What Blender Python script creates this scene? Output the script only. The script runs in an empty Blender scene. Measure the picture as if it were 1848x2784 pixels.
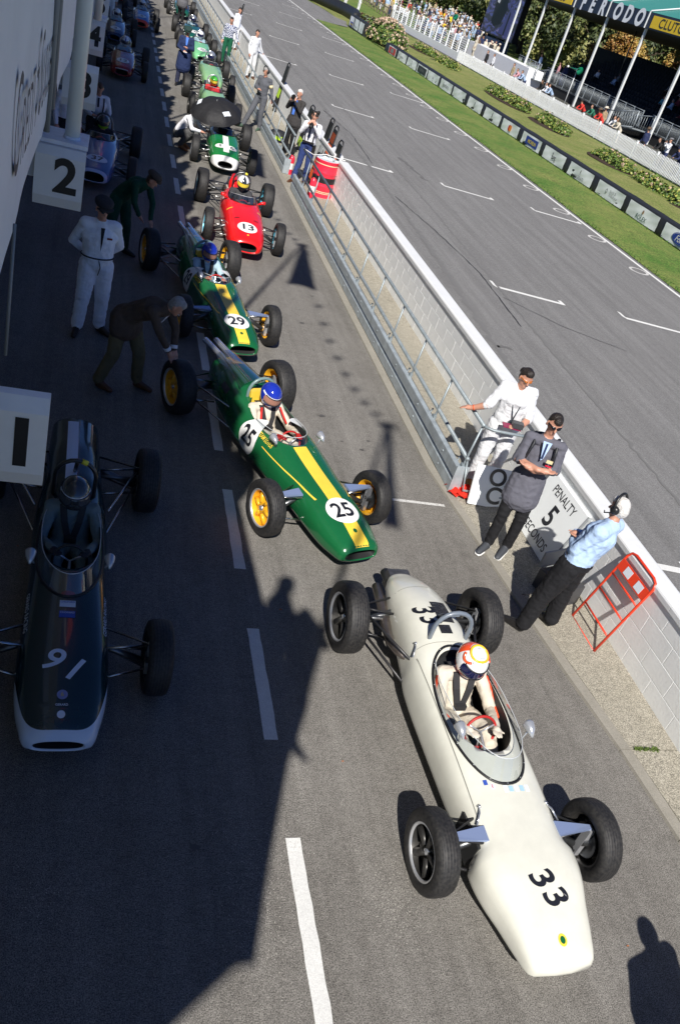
import bpy, bmesh, math, random
import numpy as np
from mathutils import Vector, Matrix, Quaternion, noise
from mathutils.bvhtree import BVHTree
random.seed(7)
PI = math.pi
S = bpy.context.scene
C = S.collection
# ------------------------------------------------------------------ camera
cam_d = bpy.data.cameras.new('camera'); cam = bpy.data.objects.new('camera', cam_d); C.objects.link(cam)
F_PX, PITCH, YAW, ROLL, HCAM = 2262.6, 0.569022156, 0.389115599, 0.328721640, 5.05
cam_d.sensor_fit = 'VERTICAL'; cam_d.sensor_height = 36.0; cam_d.sensor_width = 24.0
cam_d.lens = F_PX / 2784.0 * 36.0
cam_d.clip_start = 0.05; cam_d.clip_end = 1500
_f = Vector((math.sin(YAW)*math.cos(PITCH), math.cos(YAW)*math.cos(PITCH), -math.sin(PITCH)))
_r = Vector((math.cos(YAW), -math.sin(YAW), 0)); _u = _r.cross(_f)
r2 = _r*math.cos(ROLL) + _u*math.sin(ROLL); u2 = -_r*math.sin(ROLL) + _u*math.cos(ROLL)
M = Matrix((r2, u2, -_f)).transposed().to_4x4(); M.translation = Vector((0, 0, HCAM))
cam.matrix_world = M
S.camera = cam
# ------------------------------------------------------------------ sky and sun
SUN = Vector((-0.285, -0.965, 0.985)).normalized()
w = bpy.data.worlds.new('World'); S.world = w; w.use_nodes = True
nt = w.node_tree; nt.nodes.clear()
sky = nt.nodes.new('ShaderNodeTexSky'); sky.sky_type = 'NISHITA'; sky.sun_disc = False
sky.sun_elevation = math.asin(SUN.z); sky.sun_rotation = math.atan2(SUN.x, SUN.y)
sky.air_density = 0.65; sky.dust_density = 0.0; sky.ozone_density = 6.0
bg = nt.nodes.new('ShaderNodeBackground'); bg.inputs[1].default_value = 0.052
wo = nt.nodes.new('ShaderNodeOutputWorld')
wbn = nt.nodes.new('ShaderNodeVectorMath'); wbn.operation = 'MULTIPLY'; wbn.inputs[1].default_value = (.84, .97, 1.28)   # the camera's daylight white balance leaves open shade blue
nt.links.new(sky.outputs[0], wbn.inputs[0]); nt.links.new(wbn.outputs[0], bg.inputs[0]); nt.links.new(bg.outputs[0], wo.inputs[0])
sd = bpy.data.lights.new('sun', 'SUN'); sd.energy = 5.0; sd.angle = math.radians(0.53); sd.color = (1, 0.955, 0.89)
sun = bpy.data.objects.new('sun', sd); C.objects.link(sun)
sun.rotation_euler = (-SUN).to_track_quat('-Z', 'Y').to_euler()
S.view_settings.view_transform = 'Standard'; S.view_settings.look = 'None'
S.view_settings.exposure = 0.38; S.view_settings.gamma = 1; S.view_settings.use_curve_mapping = False
# ------------------------------------------------------------------ materials
_mats = {}
def mat(name, col=(.5, .5, .5), rough=.6, metal=0., bump=0., bscale=60., var=0., vscale=3., coat=0., stretch=(1, 1, 1), spec=.5, sheen=0.):
    if name in _mats: return _mats[name]
    m = bpy.data.materials.new(name); m.use_nodes = True; t = m.node_tree; b = t.nodes['Principled BSDF']
    b.inputs['Base Color'].default_value = (*col, 1); b.inputs['Roughness'].default_value = rough
    b.inputs['Metallic'].default_value = metal; b.inputs['Coat Weight'].default_value = coat
    b.inputs['Coat Roughness'].default_value = .04; b.inputs['Specular IOR Level'].default_value = spec
    tc = t.nodes.new('ShaderNodeTexCoord'); mp = t.nodes.new('ShaderNodeMapping'); mp.inputs['Scale'].default_value = stretch
    t.links.new(tc.outputs['Object'], mp.inputs[0])
    if var:
        n = t.nodes.new('ShaderNodeTexNoise'); n.inputs['Scale'].default_value = vscale; n.inputs['Detail'].default_value = 8; n.inputs['Roughness'].default_value = .65
        t.links.new(mp.outputs[0], n.inputs[0])
        r = t.nodes.new('ShaderNodeValToRGB'); r.color_ramp.elements[0].position = .3; r.color_ramp.elements[1].position = .7
        r.color_ramp.elements[0].color = (*[max(0, c*(1-var)) for c in col], 1); r.color_ramp.elements[1].color = (*[min(1, c*(1+var)) for c in col], 1)
        t.links.new(n.outputs[0], r.inputs[0]); t.links.new(r.outputs[0], b.inputs['Base Color'])
    if bump:
        n2 = t.nodes.new('ShaderNodeTexNoise'); n2.inputs['Scale'].default_value = bscale; n2.inputs['Detail'].default_value = 6
        t.links.new(mp.outputs[0], n2.inputs[0])
        bp = t.nodes.new('ShaderNodeBump'); bp.inputs['Strength'].default_value = min(1, bump); bp.inputs['Distance'].default_value = .02
        t.links.new(n2.outputs[0], bp.inputs['Height']); t.links.new(bp.outputs[0], b.inputs['Normal'])
    _mats[name] = m
    return m
def livery(name, base, band, kind, rough=.22):
    """two-colour car paint: nose band painted on, given in the car's own coordinates"""
    m = paint(name, base, rough); t = m.node_tree; b = t.nodes['Principled BSDF']; L = t.links.new
    src = b.inputs['Base Color'].links[0].from_socket; tc = t.nodes.new('ShaderNodeTexCoord'); sp = t.nodes.new('ShaderNodeSeparateXYZ'); L(tc.outputs['Object'], sp.inputs[0])
    def MA(op, a, b_=None):
        q = t.nodes.new('ShaderNodeMath'); q.operation = op
        for i, x in enumerate((a, b_)):
            if x is None: continue
            if isinstance(x, (int, float)): q.inputs[i].default_value = x
            else: L(x, q.inputs[i])
        return q.outputs[0]
    ax = MA('ABSOLUTE', sp.outputs[0]); pw = MA('POWER', MA('DIVIDE', ax, .325), 5.0)
    thr = MA('ADD', MA('MULTIPLY', pw, kind[1]), kind[0]); f = MA('MULTIPLY', MA('SUBTRACT', thr, sp.outputs[1]), 300.0)
    cl = t.nodes.new('ShaderNodeClamp'); L(f, cl.inputs[0]); mx = t.nodes.new('ShaderNodeMix'); mx.data_type = 'RGBA'; L(cl.outputs[0], mx.inputs[0]); L(src, mx.inputs[6]); mx.inputs[7].default_value = (*band, 1); L(mx.outputs[2], b.inputs['Base Color'])
    return m
def paint(name, col, rough=.22): return mat(name, col, rough, coat=.6, var=.06, vscale=5., bump=.015, bscale=9)
def cloth(name, col=(.5, .5, .5), rough=.85): return mat(name, col, rough, bump=.8, bscale=11, var=.10, vscale=9, spec=.25)
def glass_mat(name='perspex', tint=(.93, .96, .97), refl=.16):
    if name in _mats: return _mats[name]
    m = bpy.data.materials.new(name); m.use_nodes = True; t = m.node_tree; t.nodes.clear()
    o = t.nodes.new('ShaderNodeOutputMaterial'); mx = t.nodes.new('ShaderNodeMixShader'); tr = t.nodes.new('ShaderNodeBsdfTransparent'); g = t.nodes.new('ShaderNodeBsdfGlossy')
    g.inputs['Roughness'].default_value = .03; tr.inputs[0].default_value = (*tint, 1)
    lw = t.nodes.new('ShaderNodeLayerWeight'); lw.inputs[0].default_value = .35; mm = t.nodes.new('ShaderNodeMath'); mm.operation = 'MULTIPLY_ADD'; mm.inputs[1].default_value = .5; mm.inputs[2].default_value = refl*.45
    t.links.new(lw.outputs['Facing'], mm.inputs[0]); t.links.new(mm.outputs[0], mx.inputs[0])
    t.links.new(tr.outputs[0], mx.inputs[1]); t.links.new(g.outputs[0], mx.inputs[2]); t.links.new(mx.outputs[0], o.inputs[0])
    _mats[name] = m; return m
BLACK = mat('black_paint', (.012, .012, .013), .45)
RUBBER = None
def rubber():
    """worn slick rubber: brownish black tread with fine circumferential scrub marks"""
    m = mat('tyre_rubber', (.026, .025, .025), .62, spec=.45); t = m.node_tree; b = t.nodes['Principled BSDF']
    tc = t.nodes.new('ShaderNodeTexCoord'); wv = t.nodes.new('ShaderNodeTexWave'); wv.bands_direction = 'X'; wv.inputs['Scale'].default_value = 14; wv.inputs['Distortion'].default_value = .3
    t.links.new(tc.outputs['Object'], wv.inputs[0])
    n = t.nodes.new('ShaderNodeTexNoise'); n.inputs['Scale'].default_value = 45; n.inputs['Detail'].default_value = 5; t.links.new(tc.outputs['Object'], n.inputs[0])
    ad = t.nodes.new('ShaderNodeMath'); ad.operation = 'ADD'; t.links.new(wv.outputs[1], ad.inputs[0]); t.links.new(n.outputs[0], ad.inputs[1])
    bp = t.nodes.new('ShaderNodeBump'); bp.inputs['Strength'].default_value = .35; bp.inputs['Distance'].default_value = .004
    t.links.new(ad.outputs[0], bp.inputs['Height']); t.links.new(bp.outputs[0], b.inputs['Normal'])
    r = t.nodes.new('ShaderNodeValToRGB'); r.color_ramp.elements[0].color = (.010, .010, .011, 1); r.color_ramp.elements[1].color = (.034, .032, .030, 1)
    r.color_ramp.elements[0].position = .35; r.color_ramp.elements[1].position = .72
    t.links.new(n.outputs[0], r.inputs[0]); t.links.new(r.outputs[0], b.inputs['Base Color'])
    return m
RUBBER = rubber()
CHROME = mat('chrome', (.72, .74, .77), .16, .85)
ALU = mat('brushed_aluminium', (.58, .59, .61), .3, .6, bump=.05)
STEEL = mat('dark_steel', (.16, .165, .17), .38, .9, bump=.08)
ENGINE = mat('engine_metal', (.12, .12, .125), .45, .7, bump=.4, bscale=25, var=.5, vscale=12)
EXH = mat('exhaust_metal', (.22, .19, .17), .38, .85, var=.3, vscale=8)
WHITE = mat('white_paint', (.78, .78, .76), .45, var=.04)
SKIN = mat('skin', (.50, .25, .17), .5, var=.08, vscale=9)
SKINF = mat('skin_far', (.48, .26, .18), .6)
# ------------------------------------------------------------------ mesh builder
class MB:
    def __init__(s): s.v = []; s.f = []; s.m = []; s.sm = []
    def add(s, vs, fs, mi=0, smooth=False):
        o = len(s.v); s.v += [tuple(p) for p in vs]
        for f in fs: s.f.append([i+o for i in f]); s.m.append(mi); s.sm.append(smooth)
    def box(s, x0, y0, z0, x1, y1, z1, mi=0, mtx=None):
        vs = [Vector(p) for p in ((x0, y0, z0), (x1, y0, z0), (x1, y1, z0), (x0, y1, z0), (x0, y0, z1), (x1, y0, z1), (x1, y1, z1), (x0, y1, z1))]
        if mtx: vs = [mtx @ p for p in vs]
        s.add(vs, [(0, 3, 2, 1), (4, 5, 6, 7), (0, 1, 5, 4), (1, 2, 6, 5), (2, 3, 7, 6), (3, 0, 4, 7)], mi)
    def tube(s, pts, r, n=8, mi=0, closed=False, caps=True, smooth=True):
        pts = [Vector(p) for p in pts]; N = len(pts); rs = r if hasattr(r, '__len__') else [r]*N
        up = None; rings = []
        for i, p in enumerate(pts):
            a = pts[i-1] if (i > 0 or closed) else p; b = pts[(i+1) % N] if (i < N-1 or closed) else p
            t = (b-a); t = t.normalized() if t.length > 1e-9 else Vector((0, 0, 1))
            if up is None: up = t.orthogonal().normalized()
            up = (up - t*up.dot(t)); up = up.normalized() if up.length > 1e-6 else t.orthogonal().normalized()
            sd_ = t.cross(up)
            rings.append([p + (up*math.cos(2*PI*k/n) + sd_*math.sin(2*PI*k/n))*rs[i] for k in range(n)])
        s.loft(rings, mi, smooth, caps and not closed, closed)
    def loft(s, rings, mi=0, smooth=True, caps=True, closed=False):
        n = len(rings[0]); vs = [p for r in rings for p in r]; fs = []
        R = len(rings)
        for i in range(R if closed else R-1):
            j = (i+1) % R
            for k in range(n): fs.append((i*n+k, i*n+(k+1) % n, j*n+(k+1) % n, j*n+k))
        if caps: fs.append(tuple(range(n))[::-1]); fs.append(tuple((R-1)*n+k for k in range(n)))
        s.add(vs, fs, mi, smooth)
    def lathe(s, prof, axis='X', n=32, mi=0, c=(0, 0, 0), smooth=True, closed=False):
        """prof: (along axis, radius)"""
        c = Vector(c); rings = []
        for a, r in prof:
            ring = []
            for k in range(n):
                q = 2*PI*k/n; co, si = math.cos(q)*r, math.sin(q)*r
                ring.append(c + (Vector((a, co, si)) if axis == 'X' else Vector((co, si, a)) if axis == 'Z' else Vector((si, a, co))))
            rings.append(ring)
        s.loft(rings, mi, smooth, False, closed)
    def quad(s, a, b, c, d, mi=0): s.add([a, b, c, d], [(0, 1, 2, 3)], mi)
    def ball(s, c, r, mi=0, n=10, sc=(1, 1, 1)):
        c = Vector(c); rings = []
        for i in range(1, n):
            a = PI*i/n; rings.append([c+Vector((math.cos(2*PI*k/n)*math.sin(a)*r*sc[0], math.sin(2*PI*k/n)*math.sin(a)*r*sc[1], math.cos(a)*r*sc[2])) for k in range(n)])
        s.loft(rings[::-1], mi, True, True)
    def mesh(s, name, mats, fix=True):
        me = bpy.data.meshes.new(name); me.from_pydata(s.v, [], s.f)
        for m in (mats if isinstance(mats, (list, tuple)) else [mats]): me.materials.append(m)
        me.polygons.foreach_set('material_index', s.m); me.polygons.foreach_set('use_smooth', s.sm); me.update()
        if fix:
            bm = bmesh.new(); bm.from_mesh(me); bmesh.ops.recalc_face_normals(bm, faces=bm.faces[:]); bm.to_mesh(me); bm.free()
        return me
    def build(s, name, mats, parent=None, **kw): return link(name, s.mesh(name, mats), parent, **kw)
def link(name, me, parent=None, label=None, cat=None, group=None, kind=None, loc=None, rz=None):
    o = bpy.data.objects.new(name, me); C.objects.link(o)
    if parent: o.parent = parent
    if label: o['label'] = label
    if cat: o['category'] = cat
    if group: o['group'] = group
    if kind: o['kind'] = kind
    if loc is not None: o.location = loc
    if rz is not None: o.rotation_euler = (0, 0, rz)
    return o
def thing(name, label, cat, loc=(0, 0, 0), rz=0, group=None):
    return link(name, None, None, label, cat, group, None, loc, rz)
def copy_tree(o, parent=None):
    c = o.copy(); C.objects.link(c)
    if parent: c.parent = parent
    for ch in list(o.children): copy_tree(ch, c)
    return c
def box_part(name, m, dims, parent, **kw):
    b = MB(); b.box(*dims); return b.build(name, m, parent, **kw)
DG = lambda: bpy.context.evaluated_depsgraph_get()
def eval_mesh(o):
    return bpy.data.meshes.new_from_object(o.evaluated_get(DG()))
# ------------------------------------------------------------------ lettering
def text_mesh(txt, size=1., bold=0., space=1., wx=1., shear=0., extrude=0.):
    cu = bpy.data.curves.new('lettering', 'FONT'); cu.body = txt; cu.size = size; cu.offset = bold*size; cu.space_character = space
    cu.align_x = 'CENTER'; cu.align_y = 'CENTER'; cu.shear = shear; cu.extrude = extrude; cu.resolution_u = 5; cu.fill_mode = 'FRONT' if not extrude else 'BOTH'
    o = bpy.data.objects.new('lettering', cu); C.objects.link(o)
    me = eval_mesh(o); bpy.data.objects.remove(o); bpy.data.curves.remove(cu)
    me.materials.clear()
    for v in me.vertices: v.co.x *= wx
    return me
def flat_text(name, txt, size, m, origin, right, up, parent=None, **kw):
    me = text_mesh(txt, size, **kw); me.materials.append(m)
    right = Vector(right).normalized(); up = Vector(up).normalized(); nrm = right.cross(up)
    mt = Matrix((right, up, nrm)).transposed().to_4x4(); mt.translation = Vector(origin)
    me.transform(mt)
    return link(name, me, parent)
def shape_mesh(kind, a, b=None, n=40):
    """flat shapes in XY for decals"""
    bm = bmesh.new()
    if kind == 'disc':
        b = b or a; R = 6
        c = bm.verts.new((0, 0, 0)); prev = None
        rr = [[bm.verts.new((a*(i+1)/R*math.cos(2*PI*k/n), b*(i+1)/R*math.sin(2*PI*k/n), 0)) for k in range(n)] for i in range(R)]
        for k in range(n):
            bm.faces.new((c, rr[0][k], rr[0][(k+1) % n]))
            for i in range(R-1): bm.faces.new((rr[i][k], rr[i+1][k], rr[i+1][(k+1) % n], rr[i][(k+1) % n]))
    elif kind == 'rect':
        nx = max(2, int(a/.03)); ny = max(2, int(b/.03))
        g = [[bm.verts.new((-a/2+a*i/nx, -b/2+b*j/ny, 0)) for j in range(ny+1)] for i in range(nx+1)]
        for i in range(nx):
            for j in range(ny): bm.faces.new((g[i][j], g[i+1][j], g[i+1][j+1], g[i][j+1]))
    elif kind == 'ring':
        b0 = b
        o_ = [bm.verts.new((a*math.cos(2*PI*k/n), a*math.sin(2*PI*k/n), 0)) for k in range(n)]; i_ = [bm.verts.new((b0*math.cos(2*PI*k/n), b0*math.sin(2*PI*k/n), 0)) for k in range(n)]
        for k in range(n): bm.faces.new((i_[k], o_[k], o_[(k+1) % n], i_[(k+1) % n]))
    me = bpy.data.meshes.new('shape'); bm.to_mesh(me); bm.free(); return me
def decal(name, me, m, bvh, origin, right, up, parent, eps=.003, sub=True):
    """wrap a flat mesh onto a body: project its vertices along the plane's normal onto the surface"""
    right = Vector(right).normalized(); up = Vector(up).normalized(); nrm = right.cross(up)
    mt = Matrix((right, up, nrm)).transposed().to_4x4(); mt.translation = Vector(origin)
    bm = bmesh.new(); bm.from_mesh(me)
    if sub:
        bmesh.ops.triangulate(bm, faces=bm.faces[:])
        for _ in range(4):
            e = [x for x in bm.edges if x.calc_length() > .035]
            if not e: break
            bmesh.ops.subdivide_edges(bm, edges=e, cuts=1); bmesh.ops.triangulate(bm, faces=[f for f in bm.faces if len(f.verts) > 3])
    dead = []
    for v in bm.verts:
        p = mt @ v.co; h = bvh.ray_cast(p + nrm*.6, -nrm, 1.6)
        if h[0] is None or abs(h[1].dot(nrm)) < .05: dead.append(v); v.co = p; continue
        hn = h[1] if h[1].dot(nrm) > 0 else -h[1]
        v.co = h[0] + hn*eps*.5 + nrm*eps*.6
    if dead: bmesh.ops.delete(bm, geom=dead, context='VERTS')
    out = bpy.data.meshes.new(name); bm.to_mesh(out); bm.free(); out.materials.append(m)
    for p in out.polygons: p.use_smooth = True
    return link(name, out, parent)
# ------------------------------------------------------------------ people
def V(*a): return Vector(a)
BASE = dict(pelvis=V(0, .01, .97), waist=V(0, .0, 1.10), chest=V(0, .01, 1.30), neck=V(0, .015, 1.47), head=V(0, -.02, 1.63),
    shR=V(-.175, .02, 1.42), shL=V(.175, .02, 1.42), elR=V(-.23, .05, 1.14), elL=V(.23, .05, 1.14), wrR=V(-.24, -.06, .90), wrL=V(.24, -.06, .90),
    haR=V(-.235, -.10, .82), haL=V(.235, -.10, .82), hiR=V(-.095, .01, .93), hiL=V(.095, .01, .93), knR=V(-.11, -.02, .50), knL=V(.11, -.02, .50),
    anR=V(-.12, .03, .09), anL=V(.12, .03, .09), toR=V(-.14, -.16, .035), toL=V(.14, -.16, .035), look=V(0, -1, -.1))
def _cap(p0, p1, r0, r1, side=None, wide=1., n=14):
    """closed tapered capsule with an elliptical section"""
    p0 = Vector(p0); p1 = Vector(p1); d = p1-p0
    d = d.normalized() if d.length > 1e-6 else V(0, 0, 1)
    s = Vector(side) if side is not None else d.orthogonal()
    s = (s - d*s.dot(d)); s = s.normalized() if s.length > 1e-5 else d.orthogonal().normalized(); t = d.cross(s)
    rings = []
    for a in (-80, -50, -20): a = math.radians(a); rings.append((p0 + d*math.sin(a)*r0, r0*math.cos(a)))
    rings += [(p0, r0), (p1, r1)]
    for a in (20, 50, 80): a = math.radians(a); rings.append((p1 + d*math.sin(a)*r1, r1*math.cos(a)))
    return [[c + (s*math.cos(2*PI*k/n)*wide + t*math.sin(2*PI*k/n))*r for k in range(n)] for c, r in rings]
def human_mesh(pose, mats, vox=.014, coat=None, hair='short', sleeves='long', female=False, build=1., fingers=True, glasses=False, cap=False, bag=1.08, extra=None, bare_calf=False, helmet=False, hm=None):
    """mats: 0 skin 1 top 2 trousers 3 shoes 4 hair 5 dark ; returns one continuous mesh"""
    P = dict(BASE); P.update({k: Vector(v) for k, v in pose.items()})
    prim = []; build *= bag
    def A(p0, p1, r0, r1, m, side=None, wide=1.): prim.append((Vector(p0), Vector(p1), r0, r1, m, side, wide))
    sh = P['shL']-P['shR']; hp = P['hiL']-P['hiR']; b = build
    A(P['pelvis'], P['waist'], .115*b, .11*b, 2, hp, 1.34)
    A(P['waist'], P['chest'], .112*b, .125*b, 1, sh, 1.33); A(P['chest'], P['neck']-V(0, 0, .05), .125*b, .075*b, 1, sh, 1.45)
    A(P['shR'], P['shL'], .066*b, .066*b, 1); A(P['neck']-V(0, 0, .05), P['head'], .053, .05, 0)
    for s in 'RL':
        A(P['sh'+s], P['el'+s], .058*b, .046*b, 1); A(P['el'+s], P['wr'+s], .045*b, .033 if sleeves != 'long' else .038, 1 if sleeves == 'long' else 0)
        if sleeves == 'rolled': A(P['sh'+s], P['el'+s].lerp(P['wr'+s], .18), .056*b, .052, 1)
        A(P['wr'+s], P['ha'+s], .027, .03, 0, None, 1.15)
        d = (P['ha'+s]-P['wr'+s]).normalized(); sd_ = d.cross(V(0, 0, 1) if abs(d.z) < .85 else V(0, 1, 0)).normalized()
        bend = (P.get('curl'+s) or V(0, -.25, -.35))
        if fingers:
            for i, L in enumerate((.062, .072, .068, .052)):
                q = P['ha'+s] + sd_*(i-1.5)*.021 + d*.02; k1 = q + d*L*.55; k2 = k1 + (d+Vector(bend)*1.2).normalized()*L*.5
                A(q, k1, .0095, .009, 0); A(k1, k2, .009, .0075, 0)
            q = P['wr'+s] + sd_*.024*(1 if s == 'R' else -1) + d*.03; A(q, q + (d + sd_*(.8 if s == 'R' else -.8)).normalized()*.055, .011, .0085, 0)
        else: A(P['ha'+s], P['ha'+s]+d*.07, .03, .018, 0)
        A(P['hi'+s], P['kn'+s], .098*b, .075*b, 2); A(P['kn'+s], P['an'+s]+V(0, 0, .03), .073*b, .064*b, 2 if not bare_calf else 0)
        A(P['an'+s], P['to'+s].lerp(P['an'+s], .1), .042, .036, 3, None, 1.); A(P['an'+s]+V(0, 0, -.045), P['to'+s], .04, .033, 3)
    hd = P['head']; lk = P['look'].normalized(); rt = lk.cross(V(0, 0, 1)).normalized(); up = rt.cross(lk)
    A(hd+up*.03, hd-up*.045+lk*.018, .080, .060, 0, rt, .93)
    if not helmet:
        A(hd+lk*.085-up*.005, hd+lk*.098-up*.025, .011, .014, 0); A(hd-up*.075+lk*.05, hd-up*.08+lk*.055, .028, .028, 0)
        for q in (-1, 1): A(hd+rt*q*.078+up*.01, hd+rt*q*.08-up*.02, .016, .013, 0)
        if hair != 'bald':
            A(hd+up*.045-lk*.018, hd-up*.01-lk*.028, .081, .074, 4, rt, .96)
            if hair == 'short': A(hd+up*.072+lk*.035, hd+up*.05-lk*.02, .048, .070, 4, rt, 1.1)
            if hair == 'bun': A(hd+up*.02-lk*.11, hd-up*.0-lk*.12, .04, .035, 4); A(hd+up*.085+lk*.02, hd+up*.06-lk*.02, .055, .075, 4, rt, 1.1)
            if hair == 'long':
                for q in (-1, 1): A(hd+rt*q*.065+up*.04-lk*.01, hd+rt*q*.075-up*.14-lk*.03, .045, .035, 4)
                A(hd-lk*.05, hd-up*.16-lk*.07, .07, .05, 4, rt, 1.2); A(hd+up*.085+lk*.02, hd+up*.06-lk*.02, .055, .075, 4, rt, 1.1)
            if hair == 'curly':
                for k in range(16):
                    a = k*2.4; h_ = .02+.09*(k % 5)/4; q = hd + (rt*math.cos(a)+lk*(math.sin(a)*.9-.25))*.075 + up*h_; A(q, q+up*.01, .034, .03, 4)
    if glasses:
        for q in (-1, 1): A(hd+rt*q*.031+lk*.080+up*.013, hd+rt*q*.032+lk*.080+up*.008, .016, .015, 5, rt, 1.35)
        for q in (-1, 1): A(hd+rt*q*.06+lk*.07+up*.018, hd+rt*q*.08-lk*.0+up*.015, .007, .007, 5)
    if coat:
        kn = P['pelvis'].copy(); L = coat; d = (P['pelvis']-P['chest']).normalized()
        kl = (P['knR']+P['knL'])/2; dn = (kl-P['pelvis']).normalized()
        A(P['waist'], P['pelvis'], .118*b, .125*b, 1, hp, 1.36); A(P['pelvis'], P['pelvis']+dn*L, .146*b, .158*b, 1, hp, 1.42)
    else:
        A(P['waist'], P['waist'].lerp(P['pelvis'], .45), .112*b, .116*b, 1, hp, 1.36)
    if female: A(P['chest']+V(-.07, -.08, 0), P['chest']+V(.07, -.08, 0), .07, .07, 1)
    for e in (extra or []): A(*e)
    mb = MB()
    for p0, p1, r0, r1, m, sd_, wd in prim: mb.loft(_cap(p0, p1, r0, r1, sd_, wd), 0, True, True)
    me = mb.mesh('person', []); o = bpy.data.objects.new('person_tmp', me); C.objects.link(o)
    md = o.modifiers.new('r', 'REMESH'); md.mode = 'VOXEL'; md.voxel_size = vox; md.use_smooth_shade = True
    ms = o.modifiers.new('s', 'SMOOTH'); ms.factor = .5; ms.iterations = 2
    out = eval_mesh(o); bpy.data.objects.remove(o); bpy.data.meshes.remove(me)
    out.name = 'person_body'; n = len(out.polygons); cs = np.empty(n*3); out.polygons.foreach_get('center', cs); cs = cs.reshape(-1, 3)
    best = np.full(n, 1e9); idx = np.zeros(n, dtype=np.int32)
    for p0, p1, r0, r1, m, sd_, wd in prim:
        a = np.array(p0); d = np.array(p1)-a; L2 = max(d@d, 1e-8); t = np.clip(((cs-a)@d)/L2, 0, 1)
        q = cs-(a+t[:, None]*d)
        if wd != 1. and sd_ is not None:
            s_ = np.array(Vector(sd_).normalized()); k = q@s_; q = q - np.outer(k, s_)*(1-1/wd)
        r = r0+(r1-r0)*t; e = np.linalg.norm(q, axis=1)/r-1
        e = e*r
        sel = e < best; best[sel] = e[sel]; idx[sel] = m
    if vox < .019:   # creases in the cloth
        nv = len(out.vertices); co = np.empty(nv*3); out.vertices.foreach_get('co', co); co = co.reshape(-1, 3); no = np.empty(nv*3); out.vertices.foreach_get('normal', no); no = no.reshape(-1, 3)
        wgt = np.zeros(nv)
        for p, m in zip(out.polygons, idx):
            if m in (1, 2):
                for q in p.vertices: wgt[q] = 1
        sd0 = random.random()*50; dsp = np.zeros(nv)
        for i in np.nonzero(wgt)[0]:
            x, y, z = co[i]; a = noise.noise(Vector((x*9+sd0, y*9, z*6))); c_ = 1-abs(noise.noise(Vector((x*13+a*1.5, y*13, z*17+sd0))))*2.2
            dsp[i] = .0055*a+.0055*c_-.003
        co += no*dsp[:, None]; out.vertices.foreach_set('co', co.ravel())
    out.materials.clear()
    for m_ in mats: out.materials.append(m_)
    out.polygons.foreach_set('material_index', idx); out.polygons.foreach_set('use_smooth', np.ones(n, dtype=bool)); out.update()
    return out, P
HAIR = {'dark': mat('dark_hair', (.018, .013, .01), .5, bump=.6, bscale=70), 'grey': mat('grey_hair', (.30, .29, .28), .6, bump=.6, bscale=70, var=.3, vscale=40), 'white': mat('white_hair', (.62, .60, .57), .6, bump=.7, bscale=60, var=.25, vscale=30), 'brown': mat('brown_hair', (.07, .04, .02), .55, bump=.6, bscale=70)}
SHOE = mat('black_shoe', (.015, .014, .014), .35); DARKG = mat('dark_lens', (.01, .01, .012), .12)
def person(label, pos, rz, pose, top, trou, shoe=SHOE, hair='short', haircol='dark', scale=1., group=None, **kw):
    me, P = human_mesh(pose, [kw.pop('skinm', SKIN), top, trou, shoe, HAIR[haircol], kw.pop('dark', DARKG)], hair=hair, **kw)
    o = link('person', me, None, label, 'person', group, None, pos, rz); o.scale = (scale,)*3
    return o, P
def flat_cap(parent, P, m, peak=True, brim=0., tall=0.):
    """a cap (or brimmed hat) on the head"""
    lk = P['look'].normalized(); rt = lk.cross(V(0, 0, 1)).normalized(); up = rt.cross(lk); h = P['head']+up*.075-lk*.012
    b = MB(); rings = []
    prof = [(.098, -.02), (.112, .0), (.112, .022), (.095, .045), (.06, .058), (.02, .062)]
    if brim: prof = [(.15*brim, -.005), (.16*brim, .0), (.10, .008), (.098, .06+tall), (.08, .085+tall), (.02, .088+tall)]
    for r, z in prof: rings.append([h+up*z+(rt*math.cos(2*PI*k/20)+lk*math.sin(2*PI*k/20)*(1.1))*r for k in range(20)])
    b.loft(rings, 0, True, True)
    if peak and not brim:
        pts = [(rt*math.cos(a)*.095+lk*(.085+math.sin(a)*.06)+up*(-.012-.01*math.sin(a))) for a in [PI*k/10 for k in range(11)]]
        n = len(pts); vs = [h+p for p in pts]+[h+p-up*.008 for p in pts]+[h+lk*.07, h+lk*.07-up*.008]
        b.add(vs, [(i, i+1, 2*n) for i in range(n-1)]+[(n+i+1, n+i, 2*n+1) for i in range(n-1)]+[(i, n+i, n+i+1, i+1) for i in range(n-1)], 0, True)
    return b.build('cap' if not brim else 'hat', m, parent)
def headset(parent, P, m):
    lk = P['look'].normalized(); rt = lk.cross(V(0, 0, 1)).normalized(); up = rt.cross(lk); h = P['head']
    b = MB()
    for q in (-1, 1):
        c = h+rt*q*.088; b.tube([c-rt*q*.02, c+rt*q*.0, c+rt*q*.025], [.045, .047, .032], 14)
    b.tube([h+rt*math.cos(a)*.105+up*(.03+math.sin(a)*.125) for a in [PI*k/14 for k in range(15)]], .013, 8)
    b.tube([h+rt*-.1-up*.02, h+rt*-.09+lk*.09-up*.06, h+rt*-.02+lk*.125-up*.07], .006, 6)
    return b.build('headset', m, parent)
def lanyard(parent, P, m, mtag, drop=.35, side=.02):
    b = MB(); n = P['neck']; c = P['chest']
    tip = V(side, c.y-.17, n.z-drop)
    b.tube([n+V(-.07, .0, .0), V(-.06, c.y-.13, n.z-.12), tip], .006, 5); b.tube([n+V(.07, .0, .0), V(.06, c.y-.13, n.z-.12), tip], .006, 5)
    b.build('lanyard', m, parent); b = MB(); b.box(tip.x-.035, tip.y-.012, tip.z-.1, tip.x+.035, tip.y+.002, tip.z); return b.build('badge', mtag, parent)
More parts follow.
